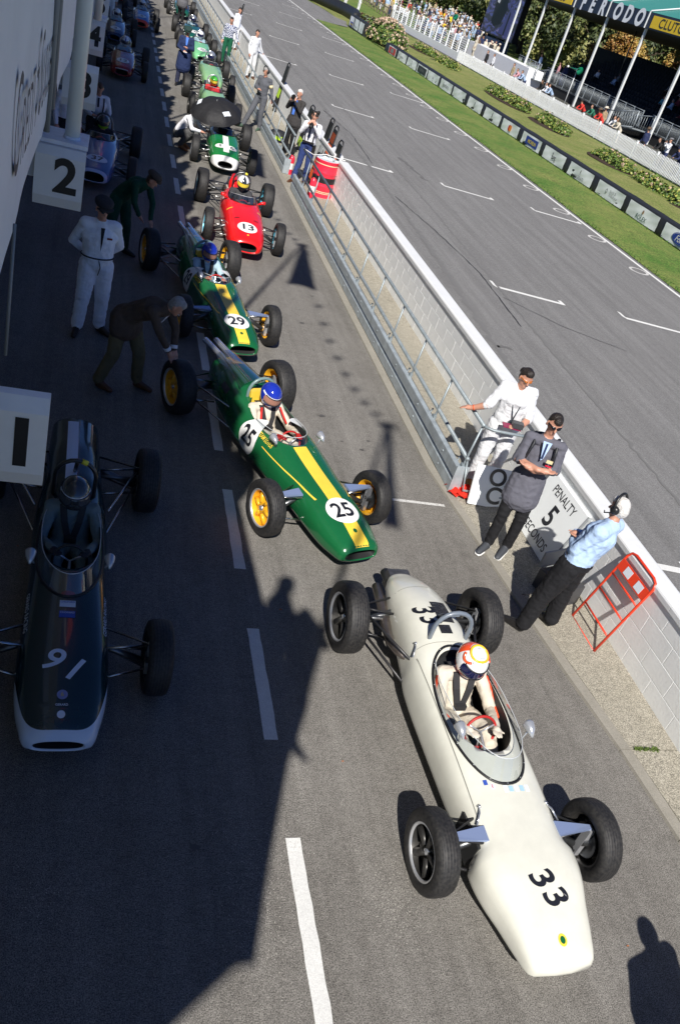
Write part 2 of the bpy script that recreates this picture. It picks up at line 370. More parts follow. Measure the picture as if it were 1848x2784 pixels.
# ------------------------------------------------------------------ racing cars
def catmull(tab, n):
    tab = np.array(tab, float); y = tab[:, 0]; tt_ = np.linspace(0, 1, n); tt_ = .45*tt_+.55*(.5-.5*np.cos(PI*tt_)); ys = y[0]+(y[-1]-y[0])*tt_; out = [ys]
    for c in range(1, tab.shape[1]):
        v = tab[:, c]; s = np.gradient(v, y)
        # limit overshoot
        d = np.diff(v)/np.diff(y)
        for i in range(1, len(v)-1):
            if d[i-1]*d[i] <= 0: s[i] = 0
            else: s[i] = np.sign(d[i])*min(abs(s[i]), 2.2*min(abs(d[i-1]), abs(d[i])))
        k = np.clip(np.searchsorted(y, ys)-1, 0, len(y)-2); h = y[k+1]-y[k]; t = (ys-y[k])/h
        out.append((2*t**3-3*t**2+1)*v[k]+(t**3-2*t**2+t)*h*s[k]+(-2*t**3+3*t**2)*v[k+1]+(t**3-t**2)*h*s[k+1])
    return np.stack(out, 1)
def sgnp(v, p): return math.copysign(abs(v)**p, v)
def ring(y, hw, z0, z1, ex, K=36, arch=0.):
    zc = z0+(z1-z0)*.42; r = []
    for k in range(K):
        a = 2*PI*(k+.5)/K; c, s = math.cos(a), math.sin(a); x = hw*sgnp(c, 2/ex)
        hz = (z1-zc) if s > 0 else (zc-z0); r.append(Vector((x, y, zc+hz*sgnp(s, 2/(ex if s > 0 else ex*1.3)))))
    return r
def wheel(parent, x, y, R, wd, rimm, lipm, left, style='dish', rimr=None, steer=0., lean=0.):
    rr = rimr or R*.665; h = wd/2; b = MB()
    prof = [(-h*.78, rr*.99), (-h*.95, rr*1.05), (-h, rr*1.25), (-h*.97, R*.86), (-h*.85, R*.955), (-h*.6, R*.99), (-h*.25, R), (h*.25, R), (h*.6, R*.99), (h*.85, R*.955), (h*.97, R*.86), (h, rr*1.25), (h*.95, rr*1.05), (h*.78, rr*.99)]
    b.lathe(prof, n=44); ty = b.mesh('tyre', RUBBER)
    # tread grooves
    b = MB()   # rim: outer lip, barrel, dished centre with petals
    b.lathe([(h*.80, rr), (h*.90, rr*1.02), (h*.92, rr*.985), (h*.84, rr*.94), (h*.74, rr*.92)], n=40, mi=1)
    b.lathe([(h*.76, rr*.93), (h*.1, rr*.86), (-h*.7, rr*.92), (-h*.8, rr)], n=40)
    dx = h*.05 if style == 'wobbly' else h*.3
    if style == 'wobbly':
        n = 48; rings = []
        for rad in (.9, .78, .6, .4, .22): rings.append([Vector((dx + .03*rad*0 + .028*math.sin(5*2*PI*k/n)*math.sin(PI*min(1, (rad-.15)/.75)), math.cos(2*PI*k/n)*rr*rad, math.sin(2*PI*k/n)*rr*rad)) for k in range(n)])
        b.loft(rings, 0, True, False)
        for k in range(5):
            a = 2*PI*(k+.3)/5; b.tube([(dx+.03, math.cos(a)*rr*.22, math.sin(a)*rr*.22), (dx+.025, math.cos(a)*rr*.86, math.sin(a)*rr*.86)], [.022, .035], 8)
    else:
        b.lathe([(dx-h*.35, rr*.88), (dx-h*.1, rr*.8), (dx, rr*.6), (dx+h*.15, rr*.42), (dx+h*.3, rr*.3), (dx+h*.25, rr*.02)], n=36)
        for k in range(6):
            a = 2*PI*k/6; b.tube([(dx+h*.25, math.cos(a)*rr*.3, math.sin(a)*rr*.3), (dx-h*.05, math.cos(a)*rr*.84, math.sin(a)*rr*.84)], [.02, .028], 8)
    rm = b.mesh('wheel', [rimm, lipm])
    rot = (0, 0, (PI if left else 0)+steer)
    o = link('wheel', rm, parent, loc=(x, y, R)); o.rotation_euler = rot
    link('tyre', ty, o)
    b = MB(); b.lathe([(dx-.01, .035), (dx+.02, .034), (dx+.045, .022), (dx+.05, .004)], n=12); nb = b.build('wheel_nut', CHROME, o)
    b = MB(); b.lathe([(-h*.55, .13), (-h*.35, .13), (-h*.3, .05), (-h*.9, .045), (-h*.92, .01)], n=24); b.build('brake_drum', STEEL, o)
    return o
PROF18 = [(-.868, .06, .215, .245, 2.4), (-.863, .15, .20, .265, 2.8), (-.85, .205, .185, .285, 3.2), (-.83, .232, .165, .31, 3.4), (-.79, .252, .15, .335, 3.5), (-.72, .272, .14, .362, 3.5), (-.5, .328, .12, .428, 3.4), (-.35, .375, .11, .47, 3.2), (-.2, .398, .11, .49, 3.2), (-.14, .396, .11, .495, 3.2), (-.07, .356, .11, .50, 3.2), (.02, .35, .11, .505, 3.3), (.2, .36, .11, .52, 3.3), (.6, .37, .11, .56, 3.2), (1.1, .37, .11, .60, 3.1), (1.5, .355, .11, .63, 3.0), (1.62, .335, .12, .65, 2.8), (1.9, .30, .14, .67, 2.6), (2.25, .265, .18, .64, 2.5), (2.5, .23, .24, .57, 2.4), (2.7, .17, .28, .48, 2.3), (2.82, .09, .32, .41, 2.2), (2.85, .02, .35, .375, 2.)]
PROF25 = [(-.86, .20, .20, .335, 2.6), (-.84, .225, .175, .365, 2.6), (-.7, .27, .15, .41, 2.6), (-.4, .315, .13, .47, 2.6), (-.1, .32, .13, .505, 2.7), (.1, .315, .13, .52, 2.8), (.4, .34, .13, .55, 2.8), (.8, .355, .13, .60, 2.8), (1.3, .365, .13, .61, 2.8), (1.65, .36, .14, .645, 2.7), (1.9, .34, .15, .68, 2.6), (2.2, .30, .18, .69, 2.5), (2.5, .235, .25, .65, 2.4), (2.66, .18, .30, .60, 2.3)]
PROF_FAT = [(-.80, .22, .17, .36, 2.5), (-.78, .25, .15, .39, 2.6), (-.6, .32, .13, .45, 2.8), (-.2, .36, .12, .53, 2.9), (.3, .38, .12, .60, 2.9), (.8, .39, .12, .64, 2.9), (1.3, .38, .12, .64, 2.9), (1.7, .34, .14, .62, 2.8), (1.95, .28, .18, .58, 2.6)]
def build_body(prof, bodym, darkm, mouth=None, cockpit=(.50, 1.62, .265, 2.3), n=60, K=36, open_rear=False, facemat=None, floorz=.17):
    T = catmull(prof, n); b = MB()
    rings = [ring(y, hw, z0, z1, ex, K) for y, hw, z0, z1, ex in T]
    if mouth:
        y0, hw, z0, z1, ex = T[0]; zc = (z0+z1)/2
        f = mouth
        rings = [ring(y0+.30, hw*.55, zc-(zc-z0)*.4, zc+(z1-zc)*.4, 2.2, K), ring(y0+.10, hw*f*.9, z0+(zc-z0)*(1-f)*1.1, z1-(z1-zc)*(1-f)*1.6, 2.3, K), ring(y0+.012, hw*f, z0+(zc-z0)*(1-f), z1-(z1-zc)*(1-f)*1.5, 2.4, K), ring(y0-.006, hw*(f+1)/2, z0+(zc-z0)*(1-f)*.5, z1-(z1-zc)*(1-f)*.7, 2.5, K)] + rings
    b.loft(rings, 0, True, True)
    me = b.mesh('body', [bodym, darkm])
    if mouth:
        for p in me.polygons:
            if p.index < 2*K or len(p.vertices) > 8 and p.center.y < 0: p.material_index = 1
    o = bpy.data.objects.new('tmp', me); C.objects.link(o)
    y0, y1, hw, ex = cockpit; yc = (y0+y1)/2; L = (y1-y0)/2; N = 56
    outline = []
    for k in range(N):
        a = 2*PI*k/N; outline.append((hw*sgnp(math.cos(a), 2/ex), yc+L*sgnp(math.sin(a), 2/ex)))
    bvh0 = BVHTree.FromObject(o, DG())
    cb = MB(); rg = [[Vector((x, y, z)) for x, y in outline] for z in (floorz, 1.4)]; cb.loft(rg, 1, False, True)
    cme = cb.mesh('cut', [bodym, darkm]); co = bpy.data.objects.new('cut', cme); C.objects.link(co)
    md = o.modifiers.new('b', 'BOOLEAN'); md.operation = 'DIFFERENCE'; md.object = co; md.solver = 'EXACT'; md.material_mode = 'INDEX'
    out = eval_mesh(o); bpy.data.objects.remove(o); bpy.data.objects.remove(co)
    edge = []
    for x, y in outline:
        h = bvh0.ray_cast(Vector((x, y, 2)), Vector((0, 0, -1))); edge.append(Vector((x, y, h[0].z if h[0] else .6)))
    if facemat:
        for p in out.polygons:
            if p.material_index == 0:
                i = facemat(p.center)
                if i: p.material_index = i
    return out, edge, bvh0
def windscreen(parent, edge, height, ymax, gm, name='windscreen', lean=.35, frac=1.):
    """perspex rising from the front and sides of the cockpit rim"""
    pts = [p for p in edge if p.y < ymax]
    pts.sort(key=lambda p: math.atan2(p.y-ymax-.15, p.x))
    b = MB(); vs = []; n = len(pts); y0 = min(p.y for p in pts)
    rows = 4
    for j in range(rows+1):
        for p in pts:
            t = max(0, (ymax-p.y)/(ymax-y0)); h = height*(t**.55)*j/rows
            vs.append(Vector((p.x*(1-h*.9), p.y+h*lean*1.4*(t), p.z-.004+h*(1-.25*t))))
    fs = [(j*n+i, j*n+i+1, (j+1)*n+i+1, (j+1)*n+i) for j in range(rows) for i in range(n-1)]
    b.add(vs, fs, 0, True); o = b.build(name, gm, parent)
    b = MB(); b.tube(vs[rows*n:], .0035, 5); b.build('screen_edge', mat('perspex_edge', (.55, .58, .6), .2), o)
    return o, pts
def arms(parent, x, y, R, side, bodyx, mt, front=True, tie=True, plate=None):
    """wishbones from the body side to the upright"""
    s = side; b = MB(); xi = bodyx*s; xo = (abs(x)-.06)*s
    b.tube([(xi, y-.14, .20), (xo, y, .17), (xi, y+.2, .20)], .012, 6); b.build('wishbone', mt, parent); b = MB()
    b.tube([(xi, y-.05, .42), (xo, y+.01, R+.12), (xi, y+.16, .43)], .011, 6)
    b.build('wishbone', mt, parent)
    if tie: b = MB(); b.tube([(xi, y+.09, .31), (xo, y+.08, R)], .010, 6); b.build('track_rod', mt, parent)
    b = MB(); b.tube([(xi*.8, y+.03, .40), (xo*.93, y+.03, .22)], [.028, .030], 10); b.build('damper', STEEL, parent)
    b = MB(); b.box(xo-.02, y-.03, .14, xo+.02, y+.03, R+.14); b.build('upright', ALU, parent)
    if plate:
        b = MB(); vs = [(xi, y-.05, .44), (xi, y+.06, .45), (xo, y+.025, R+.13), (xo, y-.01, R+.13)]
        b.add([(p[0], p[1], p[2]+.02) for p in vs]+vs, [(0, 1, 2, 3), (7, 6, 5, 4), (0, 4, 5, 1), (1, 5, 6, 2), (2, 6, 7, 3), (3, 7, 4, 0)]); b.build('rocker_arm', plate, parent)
def engine(parent, y0, y1, w_=.2, z0=.25, z1=.62, trumpets=True):
    b = MB(); b.box(-w_*.6, y0, z0, w_*.6, y1-.25, z1-.1); b.box(-w_*.9, y0+.05, z1-.16, -w_*.25, y1-.3, z1-.02); b.box(w_*.25, y0+.05, z1-.16, w_*.9, y1-.3, z1-.02)
    b.box(-.12, y1-.28, z0+.02, .12, y1+.12, z0+.22); b.tube([(-.16, y1-.2, z0+.1), (.16, y1-.2, z0+.1)], .05, 10)
    b.tube([(0, y1+.1, .3), (0, y1+.25, .3)], [.07, .04], 10)
    b.build('engine', ENGINE, parent)
    if trumpets:
        for sx in (-.07, .07):
            for k in range(3 if y1-y0 < .9 else 4):
                yy = y0+.12+k*.12; q = MB(); q.tube([(sx, yy, z1-.06), (sx, yy, z1+.03), (sx, yy, z1+.06)], [.02, .022, .034], 10); q.build('intake_trumpet', ALU, parent)
    for s in (-1, 1):
        for k in range(3):
            q = MB(); q.tube([(s*w_*.9, y0+.1+k*.13, z1-.12), (s*(w_+.07), y0+.16+k*.13, z1-.15), (s*(w_+.06), y0+.35+k*.1, z1-.2), (s*.13, y1, z1-.2)], .02, 7); q.build('exhaust_header', EXH, parent)
def chassis_tubes(parent, y0, y1, w_=.2, m=STEEL):
    b = MB()
    for s in (-1, 1):
        b.tube([(s*w_, y0, .25), (s*w_*.8, y1, .28)], .014, 6); b.tube([(s*w_, y0, .5), (s*w_*.6, y1, .48)], .014, 6); b.tube([(s*w_, y0, .5), (s*w_*.8, y1, .28)], .011, 6)
    b.tube([(-w_*.8, y1, .28), (-w_*.6, y1, .48), (w_*.6, y1, .48), (w_*.8, y1, .28)], .013, 6); b.build('rear_frame', m, parent)
def mirror(parent, x, y, z, m, foot, ang=0.):
    b = MB(); b.tube([(x, y-.10, z-.03), (x, y-.05, z-.005), (x, y, z), (x, y+.012, z)], [.008, .034, .045, .045], 14); b.tube([(x, y-.03, z-.02), (foot[0], foot[1], foot[2])], .008, 6)
    o = b.build('mirror', m, parent); b = MB(); b.lathe([(y+.013, .001), (y+.0135, .04)], axis='Y', n=14, c=(x, 0, z)); b.build('mirror_glass', CHROME, o)
    return o
def hoop(parent, y, zt, hw, z0, m, r=.019, tape=None, brace=None):
    b = MB(); pts = [(-hw, y, z0), (-hw, y, zt-hw*.95)]+[(-hw*math.cos(a), y, zt-hw+hw*math.sin(a)) for a in [PI*k/10 for k in range(1, 10)]]+[(hw, y, zt-hw*.95), (hw, y, z0)]
    b.tube(pts, r, 10)
    if brace: b.tube([(0, y, zt-.02), (brace[0], brace[1], brace[2])], r*.9, 10)
    o = b.build('roll_hoop', m, parent)
    if tape: b = MB(); a = PI*.62; b.tube([(-hw*math.cos(a+d), y, zt-hw+hw*math.sin(a+d)) for d in (-.15, 0, .15)], r*1.25, 10); b.build('tape_band', tape, o)
    return o
def steering(parent, y, z, m, r=.135, tilt=.35):
    c = V(0, y, z); ux = V(1, 0, 0); uz = V(0, math.sin(tilt), math.cos(tilt)); b = MB()
    b.tube([c+ux*math.cos(a)*r+uz*math.sin(a)*r for a in [2*PI*k/28 for k in range(28)]], .011, 8, closed=True); o = b.build('steering_wheel', m, parent)
    b = MB()
    for a in (PI/6, 5*PI/6, 3*PI/2): b.tube([c, c+ux*math.cos(a)*r+uz*math.sin(a)*r], .008, 5)
    b.tube([c, c+V(0, -.3, -.1)], .012, 6); b.build('spokes', ALU, o)
def helmet(parent, c, look, shell, visor, r=.138, band=None, bm_=None, opening=True, extra=None):
    """helmet shell with eye opening, visor; child of the driver"""
    lk = Vector(look).normalized(); rt = lk.cross(V(0, 0, 1)).normalized(); up = rt.cross(lk); c = Vector(c)
    R_ = Matrix((rt, -lk, up)).transposed().to_4x4(); R_.translation = c     # local: x right, -y forward, z up
    n, mm = 28, 20; b = MB(); vs = []; fs = []; mi = []
    def P_(th, ph, k=1.):
        z = math.cos(th); s = math.sin(th); x = s*math.cos(ph); y = s*math.sin(ph)
        return R_ @ Vector((x*r*.90*k, y*r*1.05*k - .008*(z < 0), z*r*1.02*k))
    for i in range(mm+1):
        for k in range(n): vs.append(P_(max(.02, PI*i/mm*.86), 2*PI*k/n))
    shellmats = [shell, band or shell, visor]
    F_ = []; MI = []
    for i in range(mm):
        for k in range(n):
            th = PI*(i+.5)/mm*.86; ph = 2*PI*(k+.5)/n; fr = math.cos(ph+PI/2)   # 1 = front
            m = 0
            if opening and 1.18 < th < 1.72 and fr > .25: m = 2
            elif bm_ and bm_(th, ph, fr): m = 1
            F_.append((i*n+k, i*n+(k+1) % n, (i+1)*n+(k+1) % n, (i+1)*n+k)); MI.append(m)
    o_ = len(b.v); b.v += [tuple(p) for p in vs]
    for f, m in zip(F_, MI): b.f.append([q+o_ for q in f][::-1]); b.m.append(m); b.sm.append(True)
    o = b.build('helmet', shellmats, parent)
    if opening:   # chin and brow trim
        b = MB()
        for th in (1.16, 1.74): b.tube([P_(th, -PI/2+a, 1.015) for a in [1.25*(k/10-1) for k in range(21)]], .006, 6)
        b.build('visor_trim', BLACK, o)
    if extra: extra(o, P_)
    return o
def driver(label, car_loc, car_rz, suit, helm, visor, look=(0, -1, -.25), y=1.40, z=.76, band=None, bm_=None, vox=.014, gloves=None, wheel_at=(.84, .52), opening=True, hr=.138, extra=None, harness=True, suit2=None, up=0.):
    gy, gz = wheel_at; dy = y-1.40
    pose = dict(pelvis=V(0, 1.36+dy, .27), waist=V(0, 1.40+dy, .38), chest=V(0, 1.47+dy, .50+up), neck=V(0, 1.45+dy, z-.16), head=V(0, y, z), shR=V(-.17, 1.45+dy, z-.20), shL=V(.17, 1.45+dy, z-.20),
        elR=V(-.235, 1.20+dy, .44), elL=V(.235, 1.20+dy, .44), wrR=V(-.14, gy+.07, gz+.02), wrL=V(.14, gy+.07, gz+.02), haR=V(-.12, gy+.02, gz+.04), haL=V(.12, gy+.02, gz+.04),
        hiR=V(-.1, 1.32+dy, .26), hiL=V(.1, 1.32+dy, .26), knR=V(-.13, .92, .40), knL=V(.13, .92, .40), anR=V(-.08, .55, .28), anL=V(.08, .55, .28), toR=V(-.08, .45, .33), toL=V(.08, .45, .33), look=look)
    me, P = human_mesh(pose, [gloves or SKIN, suit, suit, SHOE, BLACK, BLACK], vox=vox, hair='bald', helmet=True, build=.93)
    # face shows through the opening
    o = link('person', me, None, label, 'person', 'drivers sitting in their racing cars', None, car_loc, car_rz)
    helmet(o, V(0, y, z), look, helm, visor, r=hr, band=band, bm_=bm_, opening=opening, extra=extra)
    if harness:
        b = MB()
        for s in (-1, 1):
            pts = [V(s*.085, 1.53+dy, z-.15), V(s*.08, 1.40+dy, z-.145), V(s*.06, 1.33+dy, z-.26), V(s*.02, 1.28+dy, .40)]
            for i in range(3):
                p, q = pts[i], pts[i+1]; wv = V(.028, 0, 0); b.add([p-wv, p+wv, q+wv, q-wv, p-wv+V(0, .01, -.012), p+wv+V(0, .01, -.012), q+wv+V(0, .01, -.012), q-wv+V(0, .01, -.012)], [(0, 1, 2, 3), (7, 6, 5, 4), (0, 4, 5, 1), (2, 6, 7, 3), (1, 5, 6, 2), (0, 3, 7, 4)])
        b.box(-.05, 1.25+dy, .37, .05, 1.31+dy, .42); b.build('harness', mat('harness_webbing', (.02, .02, .022), .7), o)
    return o
# ------------------------------------------------------------------ the cars
GLASS = glass_mat(); TINT = glass_mat('smoked_perspex', (.45, .5, .55), .3)
CREAM = paint('cream_car_paint', (.66, .655, .575)); LGREEN = paint('racing_green_paint', (.008, .11, .035)); YEL = paint('yellow_car_paint', (.88, .60, .06)); WPAINT = mat('white_number_paint', (.82, .82, .80), .35, coat=.3)
NBLACK = mat('number_black', (.012, .013, .018), .4); RED = paint('scarlet_car_paint', (.78, .012, .012)); NAVYG = paint('midnight_green_paint', (.008, .028, .032)); BAND91 = paint('white_paint_shade_tint', (.60, .68, .78))  # the nose band white has the blue of the shade mixed in
GOLDRIM = mat('yellow_rim_paint', (.85, .42, .02), .3, coat=.5); DARKRIM = mat('dark_magnesium', (.06, .058, .055), .38, .6); BLUERIM = mat('light_blue_rim', (.10, .45, .62), .35, .3); SILVERRIM = mat('silver_rim', (.4, .4, .41), .35, .8)
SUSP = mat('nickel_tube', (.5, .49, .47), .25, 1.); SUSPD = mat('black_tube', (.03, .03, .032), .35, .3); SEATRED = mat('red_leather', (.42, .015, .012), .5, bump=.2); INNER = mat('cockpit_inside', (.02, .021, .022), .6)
SKYTINT_PLATE = mat('polished_steel_sky_tint', (.30, .38, .60), .25, .45)  # polished steel with the reflected sky put into its base colour
def race_car(label, loc, rz, prof, bodym, mouth=None, cockpit=(.50, 1.62, .265, 2.3), wb=2.32, tf=1.30, tr=1.32, Rf=.295, wf=.155, Rr=.33, wr=.20, rim=DARKRIM, lip=None, style='dish', group=None, arm_m=SUSP, detail=True, facemat=None, mats2=None, screen=.13, glass=None, hoopz=.90, hoop_m=SUSP, steer=0., exposed=False, seat=None, eng=True, outline=None, tape=None, trim=True, mirrors=True, mz=.68, plate=None, n=60, hoopy=1.66, floorz=.17):
    car = thing('racing_car', label, 'racing car', loc, rz, 'historic single seater racing cars')
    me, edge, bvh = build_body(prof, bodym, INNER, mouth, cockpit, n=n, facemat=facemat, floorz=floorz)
    for m_ in (mats2 or []): me.materials.append(m_)
    body = link('body', me, car)
    for s in (-1, 1):
        wheel(car, s*tf/2, 0, Rf, wf, rim, lip or rim, s < 0, style, steer=steer); wheel(car, s*tr/2, wb, Rr, wr, rim, lip or rim, s < 0, style)
        arms(car, s*tf/2, 0, Rf, s, .29, arm_m, tie=detail, plate=plate)
        if exposed or detail: arms(car, s*tr/2, wb, Rr, s, .17 if exposed else .24, arm_m, tie=False)
        b = MB(); b.tube([(s*.30, 1.55, .22), (s*(tr/2-.12), wb-.05, .26)], .012, 6); b.build('radius_rod', arm_m, car)
        b = MB(); b.tube([(s*.31, 1.62, .46), (s*(tr/2-.12), wb-.05, .44)], .012, 6); b.build('radius_rod', arm_m, car)
        b = MB(); b.tube([(s*.15, wb, .32), (s*(tr/2-.08), wb, Rr)], .022, 8); b.build('driveshaft', STEEL, car)
    if exposed: engine(car, 1.85, 2.85); chassis_tubes(car, 1.8, 2.75)
    elif eng: b = MB(); b.box(-.11, 2.3, .22, .11, prof[-1][0]+.05, .40); b.tube([(-.08, 2.5, .3), (-.08, prof[-1][0]+.12, .3)], .05, 10); b.build('gearbox', ENGINE, car)
    if outline:
        oy0, oy1, ohw, oex = outline; edge = []
        for k in range(64):
            a = 2*PI*k/64; x = ohw*sgnp(math.cos(a), 2/oex); y = (oy0+oy1)/2+(oy1-oy0)/2*sgnp(math.sin(a), 2/oex); h = bvh.ray_cast(Vector((x, y, 2)), Vector((0, 0, -1))); edge.append(Vector((x, y, h[0].z if h[0] else .6)))
        cockpit = (oy0, oy1, ohw, oex)
    if screen: ws, pts = windscreen(car, edge, screen, cockpit[0]+.62 if screen < .2 else cockpit[1]-.12, glass or GLASS)
    if trim:
        b = MB(); b.tube([p+V(0, 0, .002) for p in edge], .0115, 6, closed=True); b.build('cockpit_rim', BLACK if detail != 2 else BLACK, car)
    hoop(car, hoopy, hoopz, .17, .5, hoop_m, tape=tape, brace=(0, hoopy+.42, .5) if detail else None)
    steering(car, .84, .50, SEATRED if seat is None else seat)
    b = MB(); sm = seat or SEATRED
    b.box(-.2, 1.50, .2, .2, 1.60, .56); b.build('seat_back', INNER, car)
    if mirrors:
        for s in (-1, 1): mirror(car, s*.30, .74, mz, mat('bright_silver', (.55, .57, .60), .25, .6), (s*.27, .70, .57))
    return car, bvh, edge
def loc2(o, a, p):
    """front axle centre o, heading a, local point -> world"""
    c, s = math.cos(a), math.sin(a); return (o[0]+c*p[0]-s*p[1], o[1]+s*p[0]+c*p[1], p[2])
# ---- white 33
L33 = ((3.31, 2.97, 0), .048)
c33, bv33, e33 = race_car('cream white car with black number 33 on nose and engine cover, nearest the camera', *L33, PROF18, CREAM, cockpit=(.60, 1.58, .268, 2.3), outline=(.34, 1.62, .292, 2.3), wb=2.28, tf=1.31, tr=1.34, Rf=.295, wf=.17, Rr=.325, wr=.205, rim=DARKRIM, lip=ALU, style='wobbly', arm_m=SUSPD, screen=.21, hoopz=.93, hoop_m=mat('grey_blue_hoop', (.16, .19, .23), .35, coat=.3), plate=SKYTINT_PLATE, mz=.70, n=84, hoopy=1.72)
UPZ = ((1, 0, 0), (0, 1, 0))
def rotax(deg): a = math.radians(deg); return (math.cos(a), math.sin(a), 0), (-math.sin(a), math.cos(a), 0)
for k, (ang, px, py, sz) in enumerate(((-62, -.005, -.40, .245), (-82, -.11, 2.00, .24))):
    rt_, up_ = rotax(ang)
    for j in (-1, 1):
        ox = px+rt_[0]*j*.068; oy = py+rt_[1]*j*.068
        me = text_mesh('3', sz, bold=.02, shear=.28, wx=1.0); decal('race_number', me, NBLACK, bv33, (ox, oy, .6), rt_, up_, c33)
decal('nose_badge', shape_mesh('disc', .032, .036), YEL, bv33, (0, -.72, .5), *UPZ, c33); decal('nose_badge', shape_mesh('disc', .019, .022), LGREEN, bv33, (0, -.72, .5), *UPZ, c33, eps=.005)
# engine cover windows, straps, panel lines, stickers
me = shape_mesh('rect', .15, .27); decal('engine_window', me, mat('dark_window_mesh', (.02, .02, .022), .12, bump=.8, bscale=30), bv33, (.05, 2.02, .8), *UPZ, c33)
me = shape_mesh('rect', .11, .10); decal('engine_window', me, mat('dark_window_mesh', (.02, .02, .022)), bv33, (-.0, 1.80, .8), *UPZ, c33)
seam = mat('panel_gap', (.22, .22, .19), .7)
for s in (-1, 1): decal('panel_seam', shape_mesh('rect', .006, 1.45), seam, bv33, (s*.305, .85, .8), *UPZ, c33, eps=.002)
decal('panel_seam', shape_mesh('rect', .62, .005), seam, bv33, (0, 1.66, .8), *UPZ, c33, eps=.002); decal('panel_seam', shape_mesh('rect', .50, .006), seam, bv33, (0, 2.42, .8), *UPZ, c33, eps=.002)
for s, y in ((-1, .14), (1, .14), (-1, 1.66), (1, 1.66)):
    h = bv33.ray_cast(V(s*.28, y, 2), V(0, 0, -1)); z = h[0].z if h[0] else .5
    b = MB(); b.tube([(s*.28, y+.05, z+.012), (s*.30, y-.0, z+.02), (s*.335, y-.07, z-.02)], .007, 6); b.tube([(s*.275, y+.05, z+.01), (s*.285, y+.06, z+.022)], .014, 8); b.build('bonnet_catch', CHROME, c33)
b = MB(); b.tube([(-.30, 1.72, .40), (-.345, 1.80, .38), (-.355, 1.95, .34), (-.33, 2.12, .31), (-.29, 2.3, .30), (-.26, 2.5, .30), (-.24, 2.75, .30)], [.03, .034, .036, .04, .05, .05, .045], 12); b.build('exhaust_pipe', EXH, c33)
# solid dark boxes paint the shade of the suspension cut-outs behind the front wheels
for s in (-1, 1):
    b = MB(); b.box(s*.22 if s > 0 else -.362, -.07, .16, .362 if s > 0 else -.22, .22, .40); b.build('recess_shade_block', INNER, c33)
STK = mat('sticker_white', (.7, .74, .8), .5); STB = mat('sticker_blue', (.03, .08, .4), .5); STR = mat('sticker_red', (.5, .02, .02), .5)
for k in range(5): decal('sticker', shape_mesh('rect', .035, .045 if k % 2 else .055), (STK, mat('sticker_pale_blue', (.35, .55, .7), .5))[k % 2], bv33, (-.03+k*.045, .30, .8), *UPZ, c33)
decal('sticker', shape_mesh('disc', .022), STK, bv33, (-.13, .325, .8), *UPZ, c33); decal('sticker_letter', text_mesh('E', .035, bold=.01), STR, bv33, (-.13, .325, .8), *UPZ, c33, eps=.005)
decal('sticker', shape_mesh('rect', .03, .04), STB, bv33, (-.175, .36, .8), *UPZ, c33)
b = MB()
for p in e33[::4]: b.ball(p+V(0, 0, .008), .006, n=6)
b.build('rim_rivets', ALU, c33, kind='stuff')
HWHITE = mat('helmet_white', (.8, .8, .8), .15, coat=1.); HBLUE = mat('helmet_blue', (.012, .03, .35), .12, coat=1.); HORANGE = mat('helmet_orange', (.85, .09, .02), .2, coat=1.); HSILV = mat('helmet_silver', (.5, .52, .55), .2, .6, coat=1.); HDARK = mat('helmet_dark', (.03, .035, .04), .12, coat=1.); VIS = mat('visor_blue', (.015, .02, .09), .05, .4, coat=1.)
OPENF = mat('face_in_helmet', (.35, .17, .12), .6)
SUITW = cloth('cream_race_suit', (.62, .56, .46)); SUITG = cloth('grey_green_suit', (.16, .21, .21)); SUITB = cloth('pale_blue_suit', (.35, .48, .55)); SUITD = cloth('dark_suit', (.03, .03, .035)); SUITR = cloth('red_suit', (.55, .03, .03))
def h33(o, P_):
    for i, (th, ph, col, r_) in enumerate(((.35, .3, 0, 0),)): pass
    b = MB()
    for (a, t) in ((-PI/2, .50), (-PI/2+.6, .42), (-PI/2-.6, .42), (-PI/2+.3, .22), (-PI/2-.3, .22), (PI/2, .15), (-PI/2+.9, .65), (-PI/2-.9, .65)): b.ball(P_(t+.1, a, 1.0), .012, n=6, sc=(1, 1, .6))
    b.build('helmet_dots', mat('pale_grey_dot', (.5, .53, .56), .3), o, kind='stuff')
    for a0, rr_, mm_ in ((0, .62, YEL),):
        b = MB(); b.tube([P_(rr_*(.9+.1*math.cos(2*a)), a, 1.008) for a in [2*PI*k/40 for k in range(40)]], .011, 6, closed=True); b.build('helmet_ring', mat('helmet_yellow', (.9, .5, .03), .25, coat=.6), o)
    for s in (-1, 1):
        b = MB(); b.tube([P_(.85+.25*math.sin(t*3), -PI/2+s*(1.0+.9*t), 1.006) for t in [k/8 for k in range(9)]], .012, 6); b.build('helmet_stripe', HORANGE, o)
d33 = driver('driver in cream overalls and white, orange and yellow helmet in the white car 33', *L33, SUITW, HWHITE, VIS, look=(.12, -1, -.38), y=1.31, z=.80, band=HORANGE, bm_=lambda th, ph, fr: (th > 1.95) or (fr < -.35 and th > .7), vox=.010, gloves=SUITW, wheel_at=(.80, .50), extra=h33, hr=.142)
for s in (-1, 1): b = MB(); b.tube([(s*.225, 1.33, .60), (s*.262, 1.22, .52), (s*.262, 1.12, .47), (s*.22, .98, .50)], .014, 6); b.build('sleeve_stripe', mat('orange_braid', (.85, .08, .02), .7), d33)
